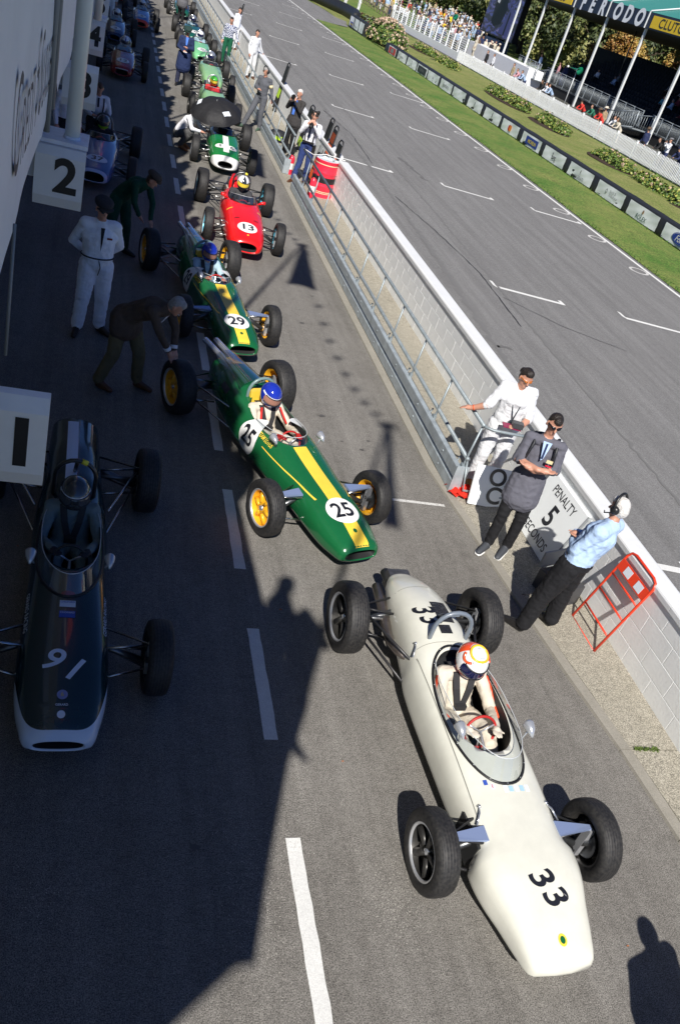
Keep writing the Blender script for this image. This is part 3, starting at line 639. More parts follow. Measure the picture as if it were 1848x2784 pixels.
# ---- 25 and 29 : green with yellow stripe
def lotus(label, loc, rz, num, **kw):
    car, bv, ed = race_car(label, loc, rz, PROF25, LGREEN, mouth=.90, cockpit=(.66, 1.66, .255, 2.4), wb=2.40, tf=1.33, tr=1.36, Rf=.30, wf=.175, Rr=.335, wr=.235, rim=GOLDRIM, lip=ALU, arm_m=SUSP, screen=.10, hoopz=.86, hoop_m=mat('hoop_green_grey', (.16, .24, .24), .3, coat=.4), plate=mat('polished_steel_sky_tint'), mz=.66, n=76, trim=False, **kw)
    decal('yellow_stripe', shape_mesh('rect', .165, 1.48), YEL, bv, (0, -.105, .8), *UPZ, car, eps=.002)
    decal('number_roundel', shape_mesh('disc', .182), WPAINT, bv, (0, -.38, .8), *UPZ, car, eps=.004)
    decal('race_number', text_mesh(num, .27, bold=.022, wx=.92), NBLACK, bv, (0, -.385, .8), *UPZ, car, eps=.006)
    decal('nose_badge', shape_mesh('disc', .022, .026), LGREEN, bv, (0, -.66, .8), *UPZ, car, eps=.006)
    for s in (-1, 1):
        R_ = ((0, s, 0), (0, 0, 1))
        decal('number_roundel', shape_mesh('disc', .18, .20), WPAINT, bv, (s*.3, 1.15, .40), *R_, car, eps=.004); decal('race_number', text_mesh(num, .27, bold=.022, wx=.9), NBLACK, bv, (s*.3, 1.15, .41), *R_, car, eps=.006)
        up_ = (0, 0, 1)
        decal('coachline', shape_mesh('rect', 1.02, .009), YEL, bv, (s*.3, .34, .47), (0, s, 0), up_, car, eps=.004)
        decal('side_lettering', text_mesh('TEAM LOTUS', .05, bold=.01), YEL, bv, (s*.3, .88 if s > 0 else .88, .53), (0, s, 0), up_, car, eps=.004)
    # twin chrome tail pipes
    for s in (-1, 1):
        b = MB(); b.tube([(s*.09, 2.42, .62), (s*.07, 2.6, .63), (s*.075, 3.12, .60)], [.03, .036, .040], 14, caps=False); b.tube([(s*.075, 3.0, .606), (s*.075, 3.115, .60)], .033, 12, mi=1); b.build('tail_pipe', [CHROME, BLACK], car)
    # clear engine shroud and side window
    decal('engine_window', shape_mesh('rect', .20, .08), ENGINE, bv, (-.3, 1.98, .56), (0, -1, 0), (.35, 0, 1), car, eps=.004)
    b = MB(); rings = []
    for k in range(9):
        t = k/8; y = 1.80+t*.85; hw = .215-.07*t; rings.append([Vector((hw*math.cos(a), y, .60+(.16-.05*t)*math.sin(a))) for a in [PI*q/12 for q in range(13)]])
    n = 13; vs = [p for r in rings for p in r]; b.add(vs, [(i*n+q, i*n+q+1, (i+1)*n+q+1, (i+1)*n+q) for i in range(8) for q in range(12)], 0, True); b.build('engine_shroud', glass_mat('shroud_perspex', (.8, .82, .82), .5), car)
    b = MB(); b.box(-.15, 1.62, .45, .15, 1.70, .71); b.build('headrest', YEL, car)
    decal('yellow_stripe', shape_mesh('rect', .2, .3), YEL, bv, (0, 2.50, .9), *UPZ, car, eps=.003)
    b = MB(); b.box(-.23, .95, .17, .23, 1.5, .22); b.build('seat_cushion', SEATRED, car)
    return car
L25 = ((2.63, 7.02, 0), .328); L29 = ((2.04, 11.42, 0), .170)
lotus('dark green car with yellow stripe numbered 25, angled out of the queue', *L25, '25', steer=.0)
lotus('dark green car with yellow stripe numbered 29, second in the green pair', *L29, '29', steer=.0)
def hb25(th, ph, fr): return 1.02 < th < 1.2 and fr > -.2
driver('driver in cream overalls with red stripes and blue helmet with white band, in car 25', *L25, SUITW, HBLUE, OPENF, look=(.1, -1, -.4), y=1.45, z=.77, band=HWHITE, bm_=hb25, vox=.012, gloves=SEATRED, wheel_at=(.86, .52))
b = MB()
for s in (-1, 1): b.tube([(s*.12, 1.38, .64), (s*.14, 1.32, .58), (s*.17, 1.24, .50)], .013, 6)
b.build('suit_stripe', mat('red_braid', (.7, .02, .015), .7), [o for o in C.objects if o.name.startswith('person')][-1])
driver('driver in pale grey overalls and plain blue open face helmet, in car 29', *L29, SUITB, HBLUE, OPENF, look=(.15, -1, -.35), y=1.45, z=.77, vox=.014, wheel_at=(.86, .52))
# ---- red 13
L13 = ((2.76, 15.80, 0), -.027)
c13, bv13, _ = race_car('bright red car numbered 13 with an open engine bay, behind the green car 29', *L13, PROF_FAT, RED, mouth=.84, cockpit=(.62, 1.60, .27, 2.4), wb=2.45, tf=1.36, tr=1.40, Rf=.30, wf=.18, Rr=.335, wr=.24, rim=BLUERIM, lip=ALU, arm_m=SUSP, exposed=True, screen=.17, hoopz=.95, hoop_m=STEEL, tape=mat('yellow_tape', (.8, .7, .05), .5), mirrors=False, n=60, glass=glass_mat('blue_perspex', (.55, .62, .75), .35))
decal('number_roundel', shape_mesh('disc', .185), WPAINT, bv13, (0, -.38, .8), *UPZ, c13, eps=.004); decal('race_number', text_mesh('13', .27, bold=.02), NBLACK, bv13, (0, -.38, .8), *UPZ, c13, eps=.006)
decal('shield_badge', shape_mesh('rect', .03, .04), YEL, bv13, (0, -.64, .8), *UPZ, c13, eps=.004)
for s in (-1, 1):
    decal('race_number', text_mesh('13', .3, bold=.012), WPAINT, bv13, (s*.3, 1.2, .42), (0, s, 0), (0, 0, 1), c13, eps=.006)
    decal('shield_badge', shape_mesh('rect', .10, .035), YEL, bv13, (s*.29, .40, .8), *UPZ, c13, eps=.004); decal('nose_vent', shape_mesh('disc', .05, .014), BLACK, bv13, (s*.18, -.05, .8), *UPZ, c13, eps=.004)
    b = MB(); b.tube([(s*.30, .92, .60), (s*.38, .93, .64), (s*.44, .93, .65)], [.012, .03, .034], 10); b.build('mirror', RED, c13)
b = MB(); b.tube([(-.12, 1.70, .50), (-.13, 1.85, .66), (-.12, 2.0, .78)], [.10, .10, .06], 12); b.build('headrest_fairing', RED, c13)
def hb13(th, ph, fr): return abs(math.sin(ph)) > .0 and (math.cos(ph)**2 < .12 or th > 1.75)
driver('driver in dark overalls and black and white helmet with yellow peak, in red car 13', *L13, cloth('black_white_suit', (.05, .05, .055)), HWHITE, mat('yellow_band_visor', (.75, .55, .05), .3), look=(.05, -1, -.3), y=1.42, z=.82, band=HDARK, bm_=hb13, vox=.016, wheel_at=(.86, .55))
# ---- green and white 16
L16 = ((2.90, 21.5, 0), -.04)
c16, bv16, _ = race_car('green car with white T stripe and white nose ring, driver shaded by the umbrella', *L16, PROF_FAT, livery('emerald_with_white_nose', (.01, .19, .035), (.8, .8, .78), (-.66, .12)), mouth=.78, cockpit=(.60, 1.60, .27, 2.4), wb=2.45, tf=1.40, tr=1.42, Rf=.30, wf=.19, Rr=.335, wr=.25, rim=SILVERRIM, lip=CHROME, exposed=True, screen=.18, glass=TINT, hoopz=.9, mirrors=False, n=60)
decal('white_stripe', shape_mesh('rect', .14, 1.0), WPAINT, bv16, (0, .02, .8), *UPZ, c16, eps=.003)
for s in (-1, 1):
    decal('number_roundel', shape_mesh('disc', .12, .12), WPAINT, bv16, (s*.14, -.18, .8), *UPZ, c16, eps=.004)
    decal('race_number', text_mesh('16'[0 if s < 0 else 1], .2, bold=.02), NBLACK, bv16, (s*.14, -.18, .8), *UPZ, c16, eps=.007)
driver('driver in dark blue overalls hidden under the black umbrella, in the green and white car', *L16, cloth('navy_suit', (.02, .03, .09)), HDARK, OPENF, y=1.42, z=.80, vox=.02)
# ---- the rest of the right-hand queue
PGREEN = paint('pale_green_paint', (.27, .50, .24)); PGREEN2 = paint('mint_green_paint', (.20, .55, .26)); DKGREEN = paint('deep_green_paint', (.008, .09, .06))
def plain_car(label, loc, rz, col, mouth=.75, num=None, numcol=None, round_=True, drv=None, exposed=True, rim=DARKRIM, hoopm=CHROME, **kw):
    car, bv, _ = race_car(label, loc, rz, PROF_FAT, col, mouth=mouth, cockpit=(.62, 1.60, .27, 2.4), wb=2.42, tf=1.38, tr=1.40, Rf=.30, wf=.18, Rr=.335, wr=.24, rim=rim, exposed=exposed, screen=.15, hoopz=.93, hoop_m=hoopm, n=40, mirrors=False, **kw)
    if num:
        if round_: decal('number_roundel', shape_mesh('disc', .19), WPAINT, bv, (0, -.30, .8), *UPZ, car, eps=.004)
        decal('race_number', text_mesh(num, .27, bold=.02), numcol or NBLACK, bv, (0, -.30, .8), *UPZ, car, eps=.006)
    if drv: driver(drv['label'], loc, rz, drv['suit'], drv['helm'], drv.get('vis', VIS), y=1.42, z=.81, vox=.02, band=drv.get('band'), bm_=drv.get('bm_'), harness=False)
    return car, bv
plain_car('pale green car with mesh covered nose just behind the umbrella', (3.12, 27.0, 0), 0., PGREEN, drv=dict(label='driver in red overalls and green and yellow helmet behind the umbrella', suit=SUITR, helm=mat('helmet_green', (.08, .5, .05), .2, coat=1.), vis=mat('yellow_band_visor'), band=mat('helmet_yellow', (.9, .5, .03), .25, coat=.6), bm_=lambda th, ph, fr: th > 1.2), hoopm=ALU)
plain_car('yellow green car with flat broad nose, third behind the umbrella car', (3.43, 32.0, 0), 0., PGREEN, drv=dict(label='driver in dark overalls and silver helmet in the yellow green car', suit=SUITD, helm=HSILV))
plain_car('mint green car with white oval number patch beside the man in navy coat', (3.40, 37.1, 0), 0., PGREEN2, num='0', drv=dict(label='driver in white helmet in the mint green car', suit=SUITB, helm=HWHITE))
plain_car('dark green car with white number patch ahead of the walking man', (3.40, 41.9, 0), 0., DKGREEN, num='7', drv=dict(label='driver in silver and black helmet in the dark green car near the checked shirt man', suit=SUITB, helm=HSILV, band=HDARK, bm_=lambda th, ph, fr: th > 1.7))
# ---- the shaded left lane
L91 = ((.155, 4.62, 0), .022)
def fm91(c):
    t = -.40-.36*(1-min(1, (abs(c.x)/.335))**3.2)
    return 2 if (c.y < -.72 or (c.y < t and abs(c.x) > .12) or c.y < -.76+.02) else 0
PROF91 = [(-.80, .19, .19, .30, 2.5), (-.78, .225, .165, .335, 2.6), (-.65, .27, .14, .40, 2.7), (-.4, .315, .12, .46, 2.9), (-.1, .325, .12, .505, 3.0), (.05, .32, .12, .52, 3.0), (.4, .31, .12, .55, 2.9), (.8, .30, .12, .58, 2.8), (1.3, .31, .12, .60, 2.8), (1.62, .30, .13, .60, 2.7), (1.9, .27, .15, .64, 2.5), (2.3, .25, .2, .64, 2.4), (2.7, .235, .25, .60, 2.3), (3.0, .22, .3, .56, 2.3)]
c91, bv91, e91 = race_car('near black green car numbered 91 with pale nose band, in shade beneath board 1', *L91, PROF91, livery('green_black_with_pale_nose', (.008, .028, .032), (.60, .68, .78), (-.755, .50)), mouth=.86, cockpit=(.66, 1.58, .235, 2.2), outline=(.36, 1.62, .262, 2.2), wb=2.38, tf=1.38, tr=1.40, Rf=.295, wf=.19, Rr=.32, wr=.22, rim=DARKRIM, screen=.20, hoopz=.94, hoop_m=mat('black_hoop', (.02, .02, .02), .3, coat=.5), tape=mat('yellow_tape'), mz=.64, n=90, arm_m=SUSP, seat=BLACK)  # white nose band, coloured with the blue of the shade
rt_, up_ = rotax(-27)
for j, ch in ((-1, '9'), (1, '1')): decal('race_number', text_mesh(ch, .27, bold=.014, shear=.12), mat('white_number_shade_tint', (.70, .76, .86), .5), bv91, (-.01+rt_[0]*j*.085, -.28+rt_[1]*j*.085, .8), rt_, up_, c91)  # white number paint tinted with the blue of the shaded lane
for y_, t_, m_ in ((.18, 'CHOPARD', STK), (.285, 'CHOPARD', STB)):
    decal('sticker', shape_mesh('rect', .115, .065), STB if m_ == STK else STK, bv91, (-.0, y_, .8), *UPZ, c91); decal('sticker_lettering', text_mesh(t_, .022, bold=.01), m_, bv91, (-.0, y_+.015, .8), *UPZ, c91, eps=.005)
decal('sticker', shape_mesh('disc', .036), mat('sticker_violet', (.25, .27, .5), .5), bv91, (.0, -.52, .8), *UPZ, c91); decal('sticker_letter', text_mesh('6', .045), YEL, bv91, (0, -.52, .8), *UPZ, c91, eps=.005)
decal('sticker', shape_mesh('disc', .027), STK, bv91, (.0, -.66, .8), *UPZ, c91); decal('sticker_lettering', text_mesh('GERARD', .022, bold=.01), STK, bv91, (0, -.595, .8), *UPZ, c91)
for s in (-1, 1): decal('side_lettering', text_mesh('GERARD RACING', .062, bold=.008, wx=.85), mat('white_number_shade_tint'), bv91, (s*.3, .26, .46), (0, s, 0), (-s*.8, 0, 1), c91, eps=.004)
decal('pale_stripe', shape_mesh('rect', .10, 1.25), mat('white_number_shade_tint'), bv91, (-.03, 2.3, .9), *UPZ, c91, eps=.003)
decal('sticker', shape_mesh('disc', .05, .03), mat('sticker_red_dark', (.35, .03, .03), .5), bv91, (0, .39, .8), *UPZ, c91)
driver('driver in grey green overalls and glossy dark helmet with chrome visor, in car 91', *L91, SUITG, HDARK, mat('chrome_visor', (.3, .32, .35), .08, .9), look=(.05, -1, -.2), y=1.38, z=.80, band=BAND91, bm_=lambda th, ph, fr: 1.06 < th < 1.2 and fr > -.1, vox=.011, gloves=SUITD, wheel_at=(.86, .52), hr=.145)
L37 = ((-.0, 18.1, 0), -.04)
BLUE37 = paint('silver_blue_paint', (.10, .16, .34))
c37, bv37 = plain_car('slate blue car numbered 37 half hidden behind number board 2', *L37, livery('silver_blue_with_pale_lip', (.10, .16, .34), (.45, .55, .75), (-.755, .0)), mouth=.92, num=None, rim=DARKRIM, hoopm=STEEL, drv=dict(label='driver in black with black helmet and lime chin bar, in car 37', suit=SUITD, helm=HDARK, vis=HDARK, band=mat('lime_paint', (.35, .75, .03), .3), bm_=lambda th, ph, fr: th > 1.75 and fr > -.3))
decal('number_roundel', shape_mesh('disc', .20, .15), mat('white_number_shade_tint'), bv37, (.02, -.36, .8), *UPZ, c37, eps=.004); decal('race_number', text_mesh('37', .24, bold=.02), NBLACK, bv37, (.02, -.36, .8), *UPZ, c37, eps=.006)
cr, bvr = plain_car('dark red car with white shark teeth over its mouth, in shade', (.45, 29.9, 0), -.02, paint('dark_red_paint', (.28, .01, .012)), num='12', drv=dict(label='driver in white helmet with two blue stripes in the shark toothed red car', suit=SUITB, helm=HWHITE, band=HBLUE, bm_=lambda th, ph, fr: .1 < abs(math.cos(ph)) < .3 and th < 1.1), mouth=.8)
b = MB()
for k in range(11):
    x = -.17+k*.034; b.add([(x-.014, -.812, .362-.3*x*x), (x+.014, -.812, .362-.3*x*x), (x, -.815, .325-.3*x*x), (x, -.80, .35-.3*x*x)], [(0, 2, 1), (0, 1, 3), (1, 2, 3), (2, 0, 3)])
b.build('painted_teeth', WPAINT, cr)
plain_car('dark blue car with white nose patch following the red shark toothed car', (.15, 36.4, 0), 0., paint('ink_blue_paint', (.012, .03, .09)), num='3', drv=dict(label='driver in pale blue helmet in the dark blue car', suit=SUITB, helm=HWHITE))
plain_car('light blue car with orange nose ring straddling the dashed line', (1.17, 42.1, 0), 0., livery('light_blue_with_orange_nose', (.06, .17, .45), (.7, .06, .02), (-.70, .0)), num='5', drv=dict(label='driver in white helmet in the light blue car with orange nose', suit=SUITB, helm=HWHITE))
plain_car('dark red car far down the shaded lane behind board 5', (.3, 49.5, 0), 0., paint('dark_red_paint', (.28, .01, .012)), num='9')
plain_car('black green car far down the queue beyond the walking man', (3.35, 50.5, 0), 0., DKGREEN, num='4')
# ------------------------------------------------------------------ ground surfaces
def ground_mat(name, c1, c2, speck=.35, speck_scale=260., big=.25, streak=.12, rough=.85, bump=.5, blot=0., streak_scale=(3., .12, 1)):
    m = bpy.data.materials.new(name); m.use_nodes = True; t = m.node_tree; b = t.nodes['Principled BSDF']; L = t.links.new
    b.inputs['Roughness'].default_value = rough; b.inputs['Specular IOR Level'].default_value = .3
    tc = t.nodes.new('ShaderNodeTexCoord'); nz = []
    def N(scale, det=8, st=(1, 1, 1), rg=.6):
        mp = t.nodes.new('ShaderNodeMapping'); mp.inputs['Scale'].default_value = st; L(tc.outputs['Object'], mp.inputs[0])
        n = t.nodes.new('ShaderNodeTexNoise'); n.inputs['Scale'].default_value = scale; n.inputs['Detail'].default_value = det; n.inputs['Roughness'].default_value = rg; L(mp.outputs[0], n.inputs[0]); return n
    def MATH(op, a, b_=None):
        q = t.nodes.new('ShaderNodeMath'); q.operation = op
        for i, x in enumerate((a, b_)):
            if x is None: continue
            if isinstance(x, (int, float)): q.inputs[i].default_value = x
            else: L(x, q.inputs[i])
        return q.outputs[0]
    fine = N(speck_scale, 3, rg=.8); mid = N(9, 8); bigN = N(.6, 6); st = N(1.2, 8, streak_scale, .7)
    mx = t.nodes.new('ShaderNodeMix'); mx.data_type = 'RGBA'; mx.inputs[6].default_value = (*c1, 1); mx.inputs[7].default_value = (*c2, 1)
    s = MATH('ADD', MATH('MULTIPLY', MATH('SUBTRACT', bigN.outputs[0], .5), big*6), MATH('MULTIPLY', MATH('SUBTRACT', st.outputs[0], .5), streak*14))
    s = MATH('ADD', s, MATH('MULTIPLY', MATH('SUBTRACT', mid.outputs[0], .5), 1.2)); s = MATH('ADD', s, .5); g2 = N(speck_scale*.28, 4, rg=.75)
    cl = t.nodes.new('ShaderNodeClamp'); L(s, cl.inputs[0]); L(cl.outputs[0], mx.inputs[0])
    f = MATH('ADD', MATH('MULTIPLY', MATH('SUBTRACT', fine.outputs[0], .5), speck*9), 1.0); f = MATH('ADD', f, MATH('MULTIPLY', MATH('SUBTRACT', g2.outputs[0], .5), speck*2.2))
    cf = t.nodes.new('ShaderNodeClamp'); cf.inputs[1].default_value = .35; cf.inputs[2].default_value = 2.2; L(f, cf.inputs[0])
    vm = t.nodes.new('ShaderNodeVectorMath'); vm.operation = 'SCALE'; L(mx.outputs[2], vm.inputs[0]); L(cf.outputs[0], vm.inputs['Scale'])
    out = vm.outputs[0]
    if blot:
        bl = N(2.1, 4, (1, .8, 1), .5); r = t.nodes.new('ShaderNodeValToRGB'); r.color_ramp.elements[0].position = .66; r.color_ramp.elements[1].position = .74; r.color_ramp.elements[0].color = (1, 1, 1, 1); r.color_ramp.elements[1].color = (1-blot, 1-blot, 1-blot, 1)
        L(bl.outputs[0], r.inputs[0]); v2 = t.nodes.new('ShaderNodeVectorMath'); v2.operation = 'MULTIPLY'; L(out, v2.inputs[0]); L(r.outputs[0], v2.inputs[1]); out = v2.outputs[0]
    L(out, b.inputs['Base Color'])
    bp = t.nodes.new('ShaderNodeBump'); bp.inputs['Strength'].default_value = bump; bp.inputs['Distance'].default_value = .006; L(fine.outputs[0], bp.inputs['Height']); L(bp.outputs[0], b.inputs['Normal'])
    return m
ASPH = ground_mat('pit_lane_asphalt', (.130, .122, .110), (.212, .201, .183), blot=.12, speck=.62, speck_scale=120, streak=.16)
TRACK = ground_mat('track_asphalt', (.160, .157, .153), (.205, .202, .197), speck=.34, streak=.30, big=.12, blot=.12, speck_scale=110)
CONC = ground_mat('exposed_aggregate', (.27, .25, .20), (.34, .315, .26), speck=.55, speck_scale=95, streak=.02, blot=.25)
KERBM = ground_mat('kerb_concrete', (.24, .225, .19), (.31, .29, .25), speck=.14, speck_scale=120, streak=.02)
GRASS = ground_mat('mown_grass', (.055, .145, .018), (.200, .215, .060), speck=.5, speck_scale=22, streak=.06, big=.3, streak_scale=(.4, .1, 1), bump=.8)
LAWN = ground_mat('lawn_grass', (.125, .175, .035), (.245, .235, .085), speck=.45, speck_scale=20, streak=.05, big=.35, bump=.8)
SOIL = ground_mat('dark_soil', (.035, .022, .015), (.06, .04, .028), speck=.5, speck_scale=30)
def sheet(name, pts, z, m, **kw):
    b = MB(); b.add([(x, y, z) for x, y in pts], [tuple(range(len(pts)))]); return b.build(name, m, kind='structure', **kw)
sheet('ground', [(-400, -300), (700, -300), (700, 1100), (-400, 1100)], -.03, GRASS)
sheet('pit_lane', [(-7, -8), (6.0, -8), (6.0, 110), (-7, 110)], 0, ASPH)
sheet('race_track', [(5.9, -12), (15.75, -12), (15.75, 64), (15.75, 76), (16.0, 200), (5.9, 200)], .004, TRACK)
sheet('spectator_ground', [(28.7, 5), (70, 5), (70, 102), (28.7, 102)], .012, ground_mat('dark_ground', (.06, .062, .055), (.10, .10, .085), speck=.3, speck_scale=30))  # dark ground sheet behind the pickets makes the gaps between them read dark
sheet('service_road', [(15.4, 76.5), (18.8, 79.0), (20.5, 88), (19.0, 95), (17.5, 110), (15.4, 120)], .008, TRACK)
# verge between the track and the advertising boards, and the lawn behind them: slightly humped strips
def strip(name, xs, ys, zf, m, seed=0):
    b = MB(); nx, ny = len(xs), len(ys); vs = [(x+.12*noise.noise(Vector((x*.6, y*.35, seed))) * (1 if 0 < i < nx-1 else .7), y, zf(x, y)) for j, y in enumerate(ys) for i, x in enumerate(xs)]
    b.add(vs, [(j*nx+i, j*nx+i+1, (j+1)*nx+i+1, (j+1)*nx+i) for j in range(ny-1) for i in range(nx-1)], 0, True); return b.build(name, m, kind='structure')
strip('grass_verge', [15.62, 16.4, 17.2, 18.0, 18.6, 18.98], [0+1.0*k for k in range(78)], lambda x, y: .022+.07*math.sin((x-15.6)/3.4*PI)*.6+.012*noise.noise(Vector((x, y, 0))), GRASS)
strip('lawn', [19.2, 20.2, 21.5, 23, 24.5, 26, 27.5, 28.55], [4+1.5*k for k in range(70)], lambda x, y: .02+.05*noise.noise(Vector((x*.2, y*.15, 3))), LAWN, 4)
# grass tufts give the verge a real edge
b = MB(); rnd = random.Random(3)
for k in range(5200):
    y = 14+rnd.random()**1.5*60; x = rnd.choice((15.66, 18.95, 19.25, 28.5))+rnd.gauss(0, .10); h = .03+.05*rnd.random(); a = rnd.random()*PI; dx, dy = math.cos(a)*.02, math.sin(a)*.02; z = .03
    b.add([(x-dx, y-dy, z), (x+dx, y+dy, z), (x+rnd.gauss(0, .02), y+rnd.gauss(0, .02), z+h)], [(0, 1, 2)])
b.build('grass_tufts', mat('grass_blade', (.06, .13, .018), .7, var=.4, vscale=9), kind='stuff', label='short grass tufts along the edges of the verge and boards', cat='grass')
MARK = ground_mat('road_marking_paint', (.62, .62, .60), (.74, .74, .71), speck=.10, speck_scale=120, streak=.04, blot=.12)
MARKW = ground_mat('worn_marking_paint', (.46, .455, .43), (.60, .59, .57), speck=.3, speck_scale=60, streak=.1, blot=.3)
# dashed line down the pit lane
def slabq(name, x0, y0, x1, y1, z, m, wob=.004):
    n = 10; b = MB(); L_ = []; R_ = []
    for i in range(n+1):
        t = i/n; y = y0+(y1-y0)*t; L_.append((x0+rnd.uniform(-wob, wob), y, z)); R_.append((x1+rnd.uniform(-wob, wob), y, z))
    b.add(L_+R_, [(i, n+1+i, n+2+i, i+1) for i in range(n)]); return b.build(name, m, kind='structure')
dash_y = [(2.02, 3.25), (4.10, 5.33), (6.15, 7.49)]+[(8.28+2.02*k, 9.48+2.02*k) for k in range(26)]
for k, (a, c_) in enumerate(dash_y):
    xm = (1.79, 1.755, 1.725)[k] if k < 3 else 1.70; slabq('lane_dash', xm-.055, a, xm+.055, c_, .004, MARK)
slabq('faint_cross_line', 3.60, 7.66, 4.42, 7.71, .004, MARKW)
# race track markings
slabq('track_edge_line', 15.33, 4, 15.45, 110, .009, MARK, .0)
b = MB()
gridrows = []
for k in range(9):
    y = 16.75+9.4*k; xs = (8.7, 12.02) if k % 2 == 0 else (7.0, 10.42, 13.6)
    for j, x in enumerate(xs): gridrows.append((x, y-(.25*j)-.0))
gridrows += [(5.95, 7.05)]
for x, y in gridrows:
    q = MB(); W_ = 1.55; h = .062; z = .0085; sl = -.22/1.55
    pts = lambda u, v: (x+u, y+sl*u+v, z)
    q.add([pts(0, -h), pts(W_, -h), pts(W_, h), pts(0, h), pts(0, .34), pts(-.07, .36), pts(-.08, h), pts(-.02, -h)], [(0, 1, 2, 3), (3, 4, 5, 6), (0, 3, 6, 7)])
    q.add([pts(W_, -h*1.1), pts(W_+.10, -h*.6), pts(W_+.09, .22), pts(W_, .2)], [(0, 1, 2, 3)]); q.build('grid_box_mark', MARK, kind='structure')
for k in range(26):
    y = 21.1+2.75*k; me = shape_mesh('ring', .31, .225, n=28); me.materials.append(MARKW)
    for v in me.vertices: v.co.y *= .95
    link('painted_ring', me, kind='structure', loc=(15.02, y, .0085))
# tar seams and skid marks
TAR = mat('tar_seam', (.028, .027, .027), .6); SKID = mat('skid_mark', (.125, .122, .118), .8)
def crack(pts, r, name='tar_seam', m=TAR):
    q = MB(); L_ = []; R_ = []; pts = [Vector((*p, .0088)) for p in pts]; dense = []
    for a, c_ in zip(pts, pts[1:]):
        n = max(2, int((c_-a).length/.15))
        for i in range(n): dense.append(a.lerp(c_, i/n))
    dense.append(pts[-1]); n = len(dense)
    for i, p in enumerate(dense):
        d = (dense[min(i+1, n-1)]-dense[max(i-1, 0)]).normalized(); s = V(-d.y, d.x, 0); w_ = r*(.5+rnd.random()); p = p+s*rnd.gauss(0, r*.8); L_.append(p+s*w_); R_.append(p-s*w_)
    q.add(L_+R_, [(i, i+1, n+i+1, n+i) for i in range(n-1)]); return q.build(name, m, kind='structure')
crack([(7.9, 22.9), (8.3, 20.2), (8.55, 17.6), (8.35, 14.5)], .013); crack([(8.6, 16.1), (9.6, 15.0), (10.8, 14.3)], .009); crack([(8.1, 26.5), (8.3, 30.5), (7.9, 34)], .012)
crack([(6.6, 2), (7.7, 20), (8.2, 40), (8.5, 70)], .05, 'pale_wear_line', mat('pale_wear', (.15, .148, .145), .9)); crack([(8.2, 2), (8.9, 22), (9.2, 45)], .03, 'pale_wear_line', mat('pale_wear'))
crack([(9.8, 26), (9.6, 28.6)], .06, 'skid_mark', SKID); crack([(7.3, 13.2), (7.6, 13.25)], .05, 'skid_mark', SKID)
OILM = mat('oil_spot', (.085, .08, .074), .6)
for x, y, r in [(3.35, 8.9, .05), (3.6, 8.75, .07), (3.75, 9.0, .05), (3.2, 9.5, .09), (3.45, 12.6, .08), (1.1, 3.2, .07), (2.9, 12.8, .06), (3.85, 13.9, .05), (3.55, 10.0, .05)]:
    q = MB(); n = 14; r *= .6; q.add([(x+math.cos(2*PI*i/n)*r*rnd.uniform(.3, 1.2), y+math.sin(2*PI*i/n)*r*.8*rnd.uniform(.3, 1.2), .0045) for i in range(n)], [tuple(range(n))]); q.build('oil_stain', OILM, kind='structure')
# pale grit, scuffs and scraps on the asphalt
GRIT = mat('pale_grit', (.42, .40, .36), .8); rg = random.Random(9); b = MB()
def speck(x, y, s_): a = rg.random()*6.3; b.add([(x+s_*math.cos(a+k*2.1), y+s_*math.sin(a+k*2.1), .005) for k in range(3)], [(0, 1, 2)])
for cx, cy, rx, ry, n in ((2.42, 2.75, .10, .16, 420), (1.42, 2.75, .10, .30, 380), (1.62, 3.1, .12, .3, 260), (.3, 12.6, .2, .5, 200), (.9, 23, .3, .6, 200), (.15, 2.9, .12, .08, 90)):
    for _ in range(n): speck(rg.gauss(cx, rx), rg.gauss(cy, ry), rg.uniform(.002, .006))
for _ in range(2600): speck(rg.uniform(-1.5, 4.4), 1.5+rg.random()**1.6*22, rg.uniform(.0018, .0045))
b.build('grit', GRIT, kind='stuff', label='pale grit and scuffed chippings scattered on the pit lane', cat='grit')
for x, y, s_, c_ in ((2.05, 5.6, .02, 'l'), (.9, 9.2, .018, 'l'), (2.3, 3.9, .012, 'l'), (4.1, 2.35, .012, 'l'), (-.3, 6.2, .012, 'l')):
    q = MB(); q.add([(x-s_, y, .006), (x, y-s_*.5, .010), (x+s_, y, .007), (x, y+s_*.6, .012)], [(0, 1, 2, 3)]); q.build('fallen_leaf', mat('dead_leaf', (.35, .12, .04), .8), kind='structure')
# kerb stones and paving slabs
def kx(y):   # pit side edge of the kerb
    P_ = [(-6, 5.95), (.5, 5.34), (3.2, 5.03), (4.1, 4.95), (5.12, 4.80), (6.68, 4.63), (7.68, 4.52), (8.25, 4.42), (100, 4.36)]
    for (a, xa), (c_, xc) in zip(P_, P_[1:]):
        if a <= y <= c_: return xa+(xc-xa)*(y-a)/(c_-a)
    return 4.4
KW = .125
for k in range(30):
    y0 = .45+.9*k; y1 = y0+.892; q = MB(); z = .028+rnd.uniform(-.002, .002); x0, x1 = kx(y0), kx(y1); t = .012
    vs = [(x0, y0, -.02), (x0+KW, y0, -.02), (x1+KW, y1, -.02), (x1, y1, -.02), (x0+t, y0, z), (x0+KW, y0, z), (x1+KW, y1, z), (x1+t, y1, z)]
    q.add(vs, [(0, 3, 2, 1), (4, 5, 6, 7), (0, 1, 5, 4), (1, 2, 6, 5), (2, 3, 7, 6), (3, 0, 4, 7)]); q.build('kerb_stone', KERBM, kind='structure')
q = MB()
for k in range(60): y0 = 27.45+.9*k; q.box(4.4, y0, -.02, 4.4+KW, y0+.892, .027)
q.build('far_kerb', KERBM, kind='structure')
